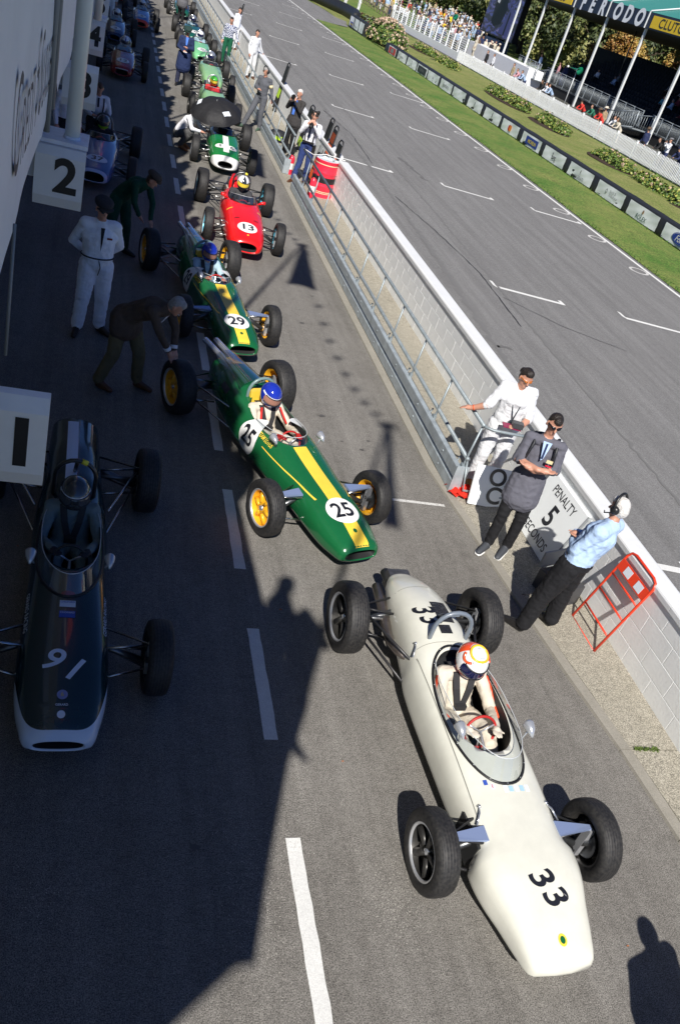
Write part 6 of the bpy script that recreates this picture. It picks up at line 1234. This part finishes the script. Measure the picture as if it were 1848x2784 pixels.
# ------------------------------------------------------------------ grandstand
GSW = mat('stand_post_white', (.66, .68, .68), .45, var=.04); GALR = mat('stand_railing_grey', (.36, .40, .42), .45, .4, var=.1); BLKS = mat('black_skirt_fabric', (.014, .014, .015), .8); DKSEAT = mat('dark_seat_blue', (.012, .016, .024), .6, spec=.1); ROOFG = mat('teal_green_roof', (.05, .24, .20), .5, var=.06, bump=.05); NAVF = mat('navy_fascia', (.014, .022, .048), .5); YELF = mat('yellow_fascia_panel', (.86, .58, .02), .5)
gs = thing('grandstand', 'covered grandstand with white posts, dark seating and navy and yellow roof fascia', 'grandstand', (36, 40, 0)); GX, GY = 36, 40
def gbox(name, m, x0, y0, z0, x1, y1, z1, **k): q = MB(); q.box(x0-GX, y0-GY, z0, x1-GX, y1-GY, z1); return q.build(name, m, gs, **k)
gbox('skirt', BLKS, 36.55, 40, 0, 36.65, 84, .68); gbox('deck', STEEL, 36.5, 40, .68, 38.6, 84, .74); gbox('rear_wall', BLKS, 48.4, 40, 0, 48.5, 92, 4.3)
posts_y = [44.6, 50.6, 56.4, 62.6, 68.7, 74.7, 80.6, 86.3]
for y in posts_y: q = MB(); q.box(-.07, y-GY-.09, 0, .07, y-GY+.09, 6.6); q.build('post', GSW, gs)
for k in range(13):
    x = 38.6+k*.75; z = .74+k*.29; gbox('seat_row', DKSEAT, x, 42, z-.30, x+.75, 83, z)
    q = MB()
    for j in range(82): yy = 42.2+j*.5; q.box(x+.30-GX, yy-GY, z, x+.68-GX, yy+.42-GY, z+.07+.36); q.v = q.v
    q.build('seats', DKSEAT, gs, kind='stuff')
# front railing of mesh panels
for k in range(30):
    y = 43+k*1.35
    if 57.4 < y < 58.8 or 75.5 < y < 77: continue
    q = MB(); q.box(36.5-GX-.03, y-GY-.035, .7, 36.5-GX+.03, y-GY+.035, 1.8); q.build('rail_post', GALR, gs)
    q = MB(); X = 36.5-GX
    for j in range(11): q.tube([(X, y-GY+.06+j*.12, .78), (X, y-GY+.06+j*.12, 1.62)], .011, 4)
    for z in (.78, 1.62): q.tube([(X, y-GY, z), (X, y-GY+1.35, z)], .016, 5)
    q.build('mesh_panel', GALR, gs); q = MB(); q.tube([(X, y-GY, 1.76), (X, y-GY+1.35, 1.76)], .025, 6); q.build('handrail', GALR, gs)
def stairs(yb, yt):
    s = (yt-yb)/6
    for k in range(6): gbox('step', GALR, 35.0, min(yb+k*s, yb+(k+1)*s), .1+.1*k, 36.4, max(yb+k*s, yb+(k+1)*s), .14+.1*k)
    for x in (35.0, 36.4):
        q = MB(); a = V(x-GX, yb-GY, 0); c_ = V(x-GX, yt-GY, .7); q.tube([a+V(0, 0, .05), c_], .05, 6); q.tube([a+V(0, 0, 1.0), c_+V(0, 0, 1.05)], .03, 6)
        for k in range(14): p = a.lerp(c_, k/13); q.tube([p, p+V(0, 0, 1.02)], .013, 4)
        q.tube([c_, c_+V(0, 0, 1.05)], .035, 6); q.build('stair_railing', GALR, gs)
stairs(61.4, 57.3); stairs(79.4, 75.4)
q = MB(); y0, y1 = 40-GY, 93-GY; q.add([(-.15, y0, 7.52), (-.15, y1, 7.52), (5.5, y1, 9.4), (5.5, y0, 9.4), (13, y0, 9.0), (13, y1, 9.0)], [(0, 3, 2, 1), (3, 4, 5, 2)]); q.add([(.0, y0, 6.52), (.0, y1, 6.52), (6, y1, 6.3), (6, y0, 6.3), (13, y0, 6.15), (13, y1, 6.15)], [(0, 1, 2, 3), (3, 2, 5, 4)], 1)
q.add([(-.15, y1, 7.52), (5.5, y1, 9.4), (13, y1, 9.0), (13, y1, 6.15), (0, y1, 6.52)], [(0, 4, 3, 2, 1)], 1); q.add([(13, y0, 9.0), (13, y1, 9.0), (13, y1, 6.15), (13, y0, 6.15)], [(0, 1, 2, 3)], 1); q.build('roof', [ROOFG, mat('dark_roof_underside', (.02, .025, .025), .8)], gs)
gbox('fascia', NAVF, 35.80, 40, 6.50, 35.9, 93, 7.5)
for y in posts_y: q = MB(); q.box(-.26, y-GY-.05, 6.5, -.2, y-GY+.05, 7.56); q.build('fascia_rib', GSW, gs); q = MB(); q.tube([(-.2, y-GY, 7.58), (5.5, y-GY, 9.46)], .055, 6); q.build('roof_rib', GSW, gs)
gbox('yellow_panel', YELF, 35.76, 51.6, 6.60, 35.8, 61.9, 7.36); gbox('yellow_panel', YELF, 35.76, 75.3, 6.60, 35.8, 85.6, 7.36)
FX = 35.79-GX-.01
for ch, y in zip('FERODO', (73.2, 71.55, 69.75, 67.2, 65.5, 63.75)): flat_text('fascia_letter', ch, 1.48, mat('fascia_letter_white', (.9, .92, .95), .5), (FX-.01, y-GY, 6.99), (0, -1, 0), (0, 0, 1), gs, bold=.05, wx=1.0, shear=.12)
flat_text('fascia_lettering', 'CLUTCH LININGS', .80, NBLACK, (35.745-GX, 56.75-GY, 6.98), (0, -1, 0), (0, 0, 1), gs, bold=.004, wx=1.28); flat_text('fascia_lettering', 'BRAKE LININGS', .80, NBLACK, (35.745-GX, 80.45-GY, 6.98), (0, -1, 0), (0, 0, 1), gs, bold=.004, wx=1.38)
q = MB()
for y in (47.5, 59.5, 71.7, 83.6): q.tube([(4.5, y-GY, 2.9), (4.5, y-GY, 6.4)], .05, 6)
q.build('inner_posts', STEEL, gs, kind='stuff')
# loudspeaker horns on poles
def horn(x, y, h, label):
    t = thing('horn_loudspeaker', label, 'loudspeaker', (x, y, 0)); q = MB(); q.tube([(0, 0, 0), (0, 0, h)], .035, 8); q.build('pole', GSW, t); hg = mat('horn_green', (.01, .17, .09), .25, coat=.5)
    q = MB(); rings = [];
    d = V(.25, -1, .0).normalized(); s = d.cross(V(0, 0, 1))
    for u, r in ((-1.1, .03), (-.7, .045), (-.35, .08), (0, .16), (.2, .27), (.32, .42)): c_ = V(0, 0, h+.12)+d*u; rings.append([c_+(s*math.cos(a)+V(0, 0, 1)*math.sin(a))*r*.72 for a in [2*PI*k/24 for k in range(24)]])
    rings.append([V(0, 0, h+.12)+d*.1+(s*math.cos(a)+V(0, 0, 1)*math.sin(a))*.1 for a in [2*PI*k/24 for k in range(24)]]); q.loft(rings, 0, True, True); q.build('horn', hg, t); q = MB(); q.ball(V(0, 0, h+.12)-d*1.15, .09); q.build('driver_unit', WPAINT, t)
horn(34.1, 66.6, 2.5, 'green horn loudspeaker on a white pole in front of the grandstand'); horn(33.5, 96, 2.6, 'green horn loudspeaker beyond the slatted fence near the crowd')
t = thing('pole', 'thin white pole standing in the border beside the pink bush', 'pole', (22.5, 80, 0)); q = MB(); q.tube([(0, 0, 0), (0, 0, 4.0)], .04, 8); q.build('shaft', GSW, t)
# ------------------------------------------------------------------ big screen
SC = bpy.data.materials.new('screen_picture'); SC.use_nodes = True; tt = SC.node_tree; bb = tt.nodes['Principled BSDF']; tc = tt.nodes.new('ShaderNodeTexCoord'); mp = tt.nodes.new('ShaderNodeMapping'); mp.inputs['Scale'].default_value = (.5, .35, 1.1); vn = tt.nodes.new('ShaderNodeTexNoise'); vn.inputs['Scale'].default_value = 1.6; vn.inputs['Detail'].default_value = 3; vn.inputs['Distortion'].default_value = 1.6
tt.links.new(tc.outputs['Object'], mp.inputs[0]); tt.links.new(mp.outputs[0], vn.inputs[0]); rp = tt.nodes.new('ShaderNodeValToRGB'); el = rp.color_ramp.elements; el[0].position = .36; el[0].color = (.012, .012, .02, 1); el[1].position = .72; el[1].color = (.36, .30, .62, 1)
for p_, c_ in ((.47, (.03, .03, .07, 1)), (.52, (.12, .10, .30, 1)), (.58, (.04, .10, .45, 1)), (.63, (.16, .14, .32, 1))): e_ = el.new(p_); e_.color = c_
tt.links.new(vn.outputs[0], rp.inputs[0]); bb.inputs['Base Color'].default_value = (.01, .01, .015, 1); tt.links.new(rp.outputs[0], bb.inputs['Emission Color']); bb.inputs['Emission Strength'].default_value = .35; bb.inputs['Roughness'].default_value = .4
t = thing('video_screen', 'large outdoor video screen showing a racing car, standing left of the grandstand', 'screen', (38, 99.3, 2.2)); t.rotation_euler = (0, 0, 0)
q = MB(); q.box(0, -9.4, 0, .6, 0, 5.6); q.build('casing', BLACK, t); q = MB(); q.add([(-.02, 0, .12), (-.02, -9.3, .12), (-.02, -9.3, 5.5), (-.02, 0, 5.5)], [(0, 1, 2, 3)]); o = q.build('picture', SC, t)
PV = mat('screen_violet', (.30, .26, .55), .5); PB = mat('screen_black', (.01, .01, .012), .5)
def scr(m, pts, dx): q = MB(); q.add([(-.025-dx, -y, z) for y, z in pts], [tuple(range(len(pts)))]); q.build('picture_shape', m, t)
scr(PB, [(2.2, 1.2), (3.2, .8), (5.0, 1.2), (5.6, 2.6), (5.0, 3.6), (3.0, 4.0), (2.0, 3.0)], 0); scr(PV, [(5.0, .4), (8.2, .3), (8.4, 2.2), (6.6, 3.0)], .005); scr(PV, [(.4, 4.0), (1.2, 4.0), (1.6, 5.3), (.8, 5.3)], .005); scr(WPAINT, [(2.3, 3.0), (3.0, 2.9), (3.1, 3.4), (2.4, 3.5)], .01); scr(PV, [(5.6, 2.8), (6.2, 2.6), (6.6, 4.0), (6.0, 4.2)], .008); scr(PB, [(6.4, .35), (6.8, .34), (6.9, 2.3), (6.6, 2.6)], .010)
q = MB(); q.tube([(.3, -2, -2.2), (.3, -2, 0)], .15, 8); q.tube([(.3, -7.4, -2.2), (.3, -7.4, 0)], .15, 8); q.build('legs', STEEL, t, kind='stuff'); q = MB(); q.box(-.4, -7, -2.2, .9, -3, -.2); q.build('base_cabinet', mat('blue_grey_cabinet', (.2, .26, .32), .5), t)
q = MB(); q.box(34.5, 76, 0, 36, 92, 1.3); o = q.build('marquee_wall', FW); o['label'] = 'white hospitality hoarding between the screen and the grandstand'; o['category'] = 'wall'
# ------------------------------------------------------------------ spectators
def crowd_mesh(pose, **k): return human_mesh(pose, [SKINF, WSHIRT, BLKT, SHOE, HAIR['brown'], BLACK], vox=.034, fingers=False, **k)[0]
LEAN = dict(pelvis=V(0, .22, .95), waist=V(0, .12, 1.05), chest=V(0, -.04, 1.2), neck=V(0, -.13, 1.34), head=V(0, -.18, 1.47), shR=V(-.18, -.08, 1.27), shL=V(.18, -.08, 1.27), elR=V(-.24, -.24, 1.02), elL=V(.24, -.24, 1.02), wrR=V(-.08, -.36, 1.0), wrL=V(.08, -.36, 1.0), haR=V(-.02, -.38, 1.0), haL=V(.02, -.38, 1.0), hiR=V(-.1, .22, .93), hiL=V(.1, .22, .93), knR=V(-.1, .2, .5), knL=V(.1, .2, .5), anR=V(-.1, .25, .09), anL=V(.1, .25, .09), toR=V(-.1, .08, .03), toL=V(.1, .08, .03))
SITP = dict(pelvis=V(0, .1, .47), waist=V(0, .1, .6), chest=V(0, .08, .82), neck=V(0, .06, .98), head=V(0, .02, 1.14), shR=V(-.18, .08, .93), shL=V(.18, .08, .93), elR=V(-.24, -.02, .7), elL=V(.24, -.02, .7), wrR=V(-.12, -.2, .62), wrL=V(.12, -.2, .62), haR=V(-.08, -.26, .60), haL=V(.08, -.26, .60), hiR=V(-.1, .08, .46), hiL=V(.1, .08, .46), knR=V(-.12, -.33, .5), knL=V(.12, -.33, .5), anR=V(-.12, -.36, .1), anL=V(.12, -.36, .1), toR=V(-.12, -.52, .03), toL=V(.12, -.52, .03))
PM = {'stand': crowd_mesh({}), 'walk': crowd_mesh(dict(knL=V(.1, -.2, .52), anL=V(.1, -.25, .1), toL=V(.1, -.45, .05), anR=V(-.1, .3, .12), toR=V(-.1, .14, .03), elL=V(.25, .12, 1.15), wrL=V(.24, .1, .93)), ), 'cross': crowd_mesh(CROSS), 'photo': crowd_mesh(CAMP), 'lean': crowd_mesh(LEAN), 'sit': crowd_mesh(SITP), 'dress': crowd_mesh({}, coat=.35, hair='long', female=True), 'leandress': crowd_mesh(LEAN, hair='long', female=True)}
CC = {n_: mat('garment_'+n_, c_, .85) for n_, c_ in dict(white=(.66, .67, .7), cream=(.55, .50, .40), pale_blue=(.35, .47, .65), navy=(.02, .03, .09), black=(.015, .015, .017), red=(.6, .04, .03), yellow=(.75, .55, .03), tan=(.35, .27, .16), green=(.03, .16, .10), grey=(.16, .16, .17), brown=(.10, .065, .04), burgundy=(.18, .02, .03), turquoise=(.12, .42, .5), pink=(.6, .3, .33), orange=(.7, .28, .05)).items()}
def spect(kind, x, y, z, rz, top, tr, label, group=None, hat=None, hairc='brown', sc=1.):
    o = link('person', PM[kind], None, label, 'person', group, None, (x, y, z), rz); o.scale = (sc,)*3
    for i, m_ in ((1, CC[top]), (2, CC[tr]), (4, HAIR[hairc])): o.material_slots[i].link = 'OBJECT'; o.material_slots[i].material = m_
    if hat:
        P = dict(BASE)
        if kind in ('lean', 'leandress'): P.update({k: Vector(v) for k, v in LEAN.items()})
        if kind == 'sit': P.update(SITP)
        flat_cap(o, P, CC[hat[0]], brim=hat[1])
    return o
FX0 = 29.25; W_ = -PI/2   # facing the track (-x)
fence_people = [('lean', 54.7, 'red', 'black', 'person in bright red top and dark hat leaning far over the picket fence', ('black', 1.)), ('lean', 53.3, 'green', 'black', 'person in teal green top leaning on the picket fence beside the red top', None), ('stand', 52.2, 'tan', 'tan', 'man in tan jacket and straw hat standing behind the people in red', ('cream', 1.15)), ('leandress', 51.9, 'red', 'red', 'woman in red dress and wide brown hat at the picket fence', ('brown', 1.3)),
 ('lean', 50.2, 'white', 'grey', 'man in white shirt leaning on the fence beside a woman in beige', None), ('leandress', 49.5, 'cream', 'cream', 'long haired woman in beige at the picket fence', None), ('stand', 46.6, 'navy', 'black', 'man in navy jacket and dark hat alone at the picket fence', ('brown', 1.1)), ('photo', 44.2, 'white', 'navy', 'man in white shirt, waistcoat and grey cap photographing over the fence', ('grey', 0)), ('lean', 44.6, 'black', 'grey', 'person half hidden behind the man with grey cap', None), ('lean', 42.6, 'navy', 'navy', 'person in navy top and cap at the right edge of the picket fence', ('navy', 0)), ('lean', 41.6, 'pale_blue', 'grey', 'person in pale blue at the right edge of the picket fence', None),
 ('lean', 65.9, 'pink', 'black', 'fair haired woman leaning on the fence next to a man in pale blue', None), ('lean', 65.3, 'pale_blue', 'navy', 'man in pale blue shirt leaning beside the fair haired woman', None), ('leandress', 61.4, 'black', 'black', 'woman in black with bare arms leaning on the fence', None), ('lean', 60.6, 'white', 'black', 'person in white between the woman in black and man in pale blue', None), ('lean', 60.0, 'pale_blue', 'grey', 'man in pale blue shirt, right of the three at the fence', None), ('stand', 68.0, 'tan', 'cream', 'man in tan jacket bending near the grandstand stairs', None), ('stand', 74.2, 'black', 'black', 'man in black suit at the far end of the picket fence', None), ('stand', 72.3, 'white', 'black', 'man in white shirt beside the man in black suit', None)]
for kd, y, tp, tr_, lb, ht in fence_people:
    spect(kd, FX0+(.25 if kd in ('stand', 'photo') else 0)+rnd.uniform(0, .2), y, 0, W_+rnd.uniform(-.3, .3), tp, tr_, lb, 'spectators along the white picket fence', ht if ht and ht[1] else (ht and (ht[0], 0)))
seats = [(3, 73.3, 'pale_blue', 'man in pale blue shirt seated high at the left of the grandstand'), (4, 74.2, 'grey', 'grey clothed spectator seated beside the man in pale blue'), (6, 66.3, 'white', 'person in white seated low behind the railing near the horn'), (8, 66.2, 'pale_blue', 'person in pale blue seated in the middle of the dark seats'), (6, 68.3, 'grey', 'person in grey seated above the horn loudspeaker'), (3, 64.9, 'turquoise', 'person in turquoise seated above the stairs'), (3, 63.6, 'pale_blue', 'man in bright blue shirt seated near the post'), (4, 64.0, 'burgundy', 'person in burgundy seated behind the turquoise top'), (8, 63.0, 'white', 'person in white with camera seated high in the stand'), (8, 62.3, 'white', 'second person in white seated high in the stand'), (2, 59.9, 'pale_blue', 'man in pale blue shirt in the lower row at right'), (2, 60.6, 'burgundy', 'person in burgundy in the lower row at right'), (1, 58.6, 'white', 'person in white front row at the right edge'), (5, 58.9, 'grey', 'person in grey seated at the right edge of the stand'), (2, 58.0, 'tan', 'person in tan front row at the right edge'), (1, 77.5, 'black', 'person in dark clothes by the left stand posts'), (2, 78.6, 'pale_blue', 'person in pale blue by the left stand posts'), (3, 76.5, 'white', 'person in white by the left stand posts')]
for rw, y, tp, lb in seats:
    spect('sit', 38.95+rw*.75, y, .74+rw*.29-.02, W_+rnd.uniform(-.3, .3), tp, 'black', lb, 'spectators seated in the grandstand', hairc=rnd.choice(['brown', 'grey', 'dark']))
spect('stand', 37.2, 80.2, .74, W_, 'pale_blue', 'navy', 'man in blue standing on the grandstand deck by the far stairs', None); spect('stand', 37.3, 74.9, .74, W_+.5, 'navy', 'navy', 'person in navy standing at the head of the far stairs'); spect('stand', 37.0, 75.6, .74, W_-.5, 'pink', 'grey', 'red haired person standing at the head of the far stairs')
spect('stand', 23.9, 104.5, 0, 2.2, 'white', 'white', 'marshal in white overalls standing behind the black netting, left one', 'marshals beyond the netting'); spect('stand', 26.0, 106.6, 0, 2.0, 'white', 'white', 'marshal in white overalls holding red extinguisher behind the netting', 'marshals beyond the netting')
tops = ['white']*9+['cream']*4+['pale_blue']*5+['navy']*4+['black']*4+['red', 'yellow', 'tan', 'tan', 'green', 'grey', 'grey', 'brown', 'brown', 'burgundy', 'turquoise', 'pink', 'orange']; trs = ['cream', 'tan', 'navy', 'black', 'grey', 'white', 'brown', 'grey', 'pale_blue']; pts = []
tries = 0
while len(pts) < 215 and tries < 9000:
    tries += 1; y = rnd.uniform(88, 150); x = rnd.uniform(30.6, 33+(y-88)*.27+4)
    if x < 30.6+(max(0, y-104))*.10+.3: continue
    if 36.8 < x and y < 101: continue
    if all((x-a)**2+(y-c_)**2 > .5 for a, c_ in pts): pts.append((x, y))
GRP = 'standing crowd behind the slatted and rail fences'
CLN = {'white': 'white', 'cream': 'cream', 'pale_blue': 'pale blue', 'navy': 'navy', 'turquoise': 'turquoise'}
for x, y in pts:
    tp = rnd.choice(tops); tr_ = rnd.choice(trs); kd = rnd.choice(['stand', 'stand', 'walk', 'cross', 'photo', 'dress'])
    zone = 'behind the slatted fence' if y < 104 else 'behind the rail fence' if y < 125 else 'far back in the enclosure'
    spect(kd, x, y, max(0, (x-31)*.05), rnd.uniform(-PI, PI) if rnd.random() < .4 else W_+rnd.uniform(-.8, .8), tp, tr_, 'crowd member in %s top and %s %s %s' % (tp.replace('_', ' '), tr_.replace('_', ' '), 'skirt' if kd == 'dress' else 'trousers', zone), GRP, ('cream', 1.1) if rnd.random() < .15 else None, rnd.choice(['brown', 'dark', 'grey', 'white']), rnd.uniform(.92, 1.06))
# ------------------------------------------------------------------ trees
BARK = mat('bark'); 
def tree_mesh(seed, H, R, n, leaf, droop=0.):
    r_ = random.Random(seed); b = MB(); cl = []
    for k in range(70):
        a = r_.random()*6.3; u = r_.uniform(.12, 1); rr_ = R*math.sin(min(1, u*1.15)*PI*.92)**.7*r_.uniform(.35, 1); cl.append((V(math.cos(a)*rr_, math.sin(a)*rr_, H*(.12+.86*u)), r_.uniform(.10, .2)*R*1.3, r_.choice((0, 0, 1, 1, 2))))
    for c_, cr_, mi in cl:
        for _ in range(n//70):
            d = V(r_.gauss(0, 1), r_.gauss(0, 1), r_.gauss(0, .8)); d = d.normalized()*cr_*r_.random()**.4; p = c_+d; p.z -= droop*r_.random()*cr_*2
            nr = (d.normalized()+V(0, 0, .5)+V(r_.gauss(0, .4), r_.gauss(0, .4), 0)).normalized(); a = nr.orthogonal().normalized(); a = Quaternion(nr, r_.random()*6.3) @ a
            if droop: a = (a+V(0, 0, -1.5*droop)).normalized()
            q_ = nr.cross(a).normalized(); s_ = leaf*r_.uniform(.6, 1.3)
            b.add([p-a*s_*.6, p+q_*s_*.35, p+a*s_*.6, p-q_*s_*.35], [(0, 1, 2, 3)], mi if r_.random() < .75 else r_.choice((0, 1, 2)))
    tm = MB(); tm.tube([(0, 0, -.2), (.1, 0, H*.25), (-.1, .1, H*.55), (0, 0, H*.85)], [.38, .28, .18, .05], 10)
    for k in range(9): a = r_.random()*6.3; z = H*r_.uniform(.2, .6); tm.tube([(0, 0, z), (math.cos(a)*R*.35, math.sin(a)*R*.35, z+H*.12), (math.cos(a)*R*.75, math.sin(a)*R*.75, z+H*.2)], [.13, .08, .03], 6)
    return b.mesh('crown', [mat('tree_leaf_mid', (.11, .14, .04), .6, var=.4, vscale=1.5), mat('tree_leaf_dark', (.045, .065, .022), .6, var=.4, vscale=1.5), mat('tree_leaf_olive', (.22, .22, .07), .6, var=.35, vscale=1.5)], fix=False), tm.mesh('trunk', BARK)
TV = [tree_mesh(1, 13, 5.5, 13000, .40), tree_mesh(2, 12, 6.0, 13000, .38, .5), tree_mesh(3, 15, 6.5, 14000, .42)]
ORN = [mat('autumn_orange_leaf', (.32, .17, .035), .6, var=.35, vscale=2), mat('autumn_gold_leaf', (.36, .25, .06), .6, var=.35, vscale=2), mat('autumn_brown_leaf', (.25, .11, .02), .6, var=.35, vscale=2)]
PALEL = [mat('pale_leaf', (.22, .25, .08), .6, var=.3, vscale=2), mat('mid_leaf', (.12, .15, .04), .6, var=.3, vscale=2), mat('olive_leaf', (.2, .18, .06), .6, var=.3, vscale=2)]
def tree(v, x, y, sc, rz, label, mats=None, group='trees behind the grandstand and enclosure', zs=1.):
    t = thing('tree', label, 'tree', (x, y, 0), rz, group); c_ = link('crown', TV[v][0], t); link('trunk', TV[v][1], t); t.scale = (sc, sc, sc*zs)
    if mats:
        for i in range(3): c_.material_slots[i].link = 'OBJECT'; c_.material_slots[i].material = mats[i]
tree(1, 52, 93.5, .58, .4, 'orange and gold autumn tree seen through the grandstand', ORN); tree(0, 55, 86.0, .52, 1.4, 'second smaller orange autumn tree seen through the grandstand', ORN)
tree(2, 54, 79, .75, 0, 'pale olive tree with bare branches right of the orange trees', PALEL); tree(0, 53, 71.5, .8, 2, 'pale olive tree at the right edge behind the stand', PALEL)
k = 0; cnt_ = {}; ORD = 'first second third fourth fifth sixth seventh eighth ninth tenth eleventh twelfth thirteenth fourteenth'.split()
for (x, y, v, s_) in [(57, 100, 1, .95), (54, 104, 1, .9), (60, 108, 2, 1), (52, 113, 1, .95), (58, 118, 1, 1.05), (50, 123, 0, 1), (56, 129, 2, 1), (62, 135, 1, 1.1), (53, 139, 0, 1), (60, 146, 2, 1.1), (66, 153, 0, 1.1), (56, 156, 2, 1), (63, 165, 1, 1.2), (72, 172, 2, 1.2), (58, 172, 0, 1.1), (68, 186, 2, 1.3), (80, 196, 0, 1.3), (60, 190, 1, 1.2), (50, 186, 2, 1.2), (46, 172, 0, 1.1), (40, 182, 2, 1.2), (68, 97, 2, 1.1), (66, 88, 0, 1.0), (67, 78, 2, 1), (64, 68, 0, 1), (60, 60, 1, 1), (72, 120, 2, 1.2), (76, 140, 2, 1.3), (84, 165, 2, 1.4), (78, 104, 0, 1.2), (56, 52, 2, 1)]:
    rw = 0 if x < 58 else 1 if x < 68 else 2; cnt_[(v, rw)] = cnt_.get((v, rw), -1)+1
    tree(v, x, y, s_, k*1.7, ORD[cnt_[(v, rw)]]+' '+['dark green tree', 'olive willow with hanging foliage', 'tall dark tree'][v]+[' from the right in the front row', ' from the right in the second row', ' from the right in the distant row'][0 if x < 58 else 1 if x < 68 else 2], zs=1.0); k += 1
# distant wood closing the view
q = MB(); r_ = random.Random(5)
for i in range(15000):
    u = r_.random(); x = 30+u*170; y = 235-u*120+r_.gauss(0, 8); z = r_.random()**.8*16; a = r_.random()*6.3; s_ = r_.uniform(.5, 1.1); d = V(math.cos(a), math.sin(a), r_.gauss(0, .4)).normalized(); e_ = V(-math.sin(a)*.4, math.cos(a)*.4, .9).normalized()
    q.add([V(x, y, z)-d*s_, V(x, y, z)-e_*s_*.7, V(x, y, z)+d*s_, V(x, y, z)+e_*s_*.7], [(0, 1, 2, 3)], r_.choice((0, 1, 1)))
q.build('distant_wood', [mat('tree_leaf_mid'), mat('tree_leaf_dark')], kind='stuff', label='dark wood beyond the circuit closing the view', cat='wood')
# ------------------------------------------------------------------ someone just outside the lower right corner, whose shadow falls into view
me, P = human_mesh({}, [SKIN, GREY_OV, GREY_OV, SHOE, HAIR['dark'], BLACK], vox=.02)
link('person', me, None, 'person standing on the pit lane just outside the lower right corner', 'person', None, None, (3.84, .82, 0), .3)
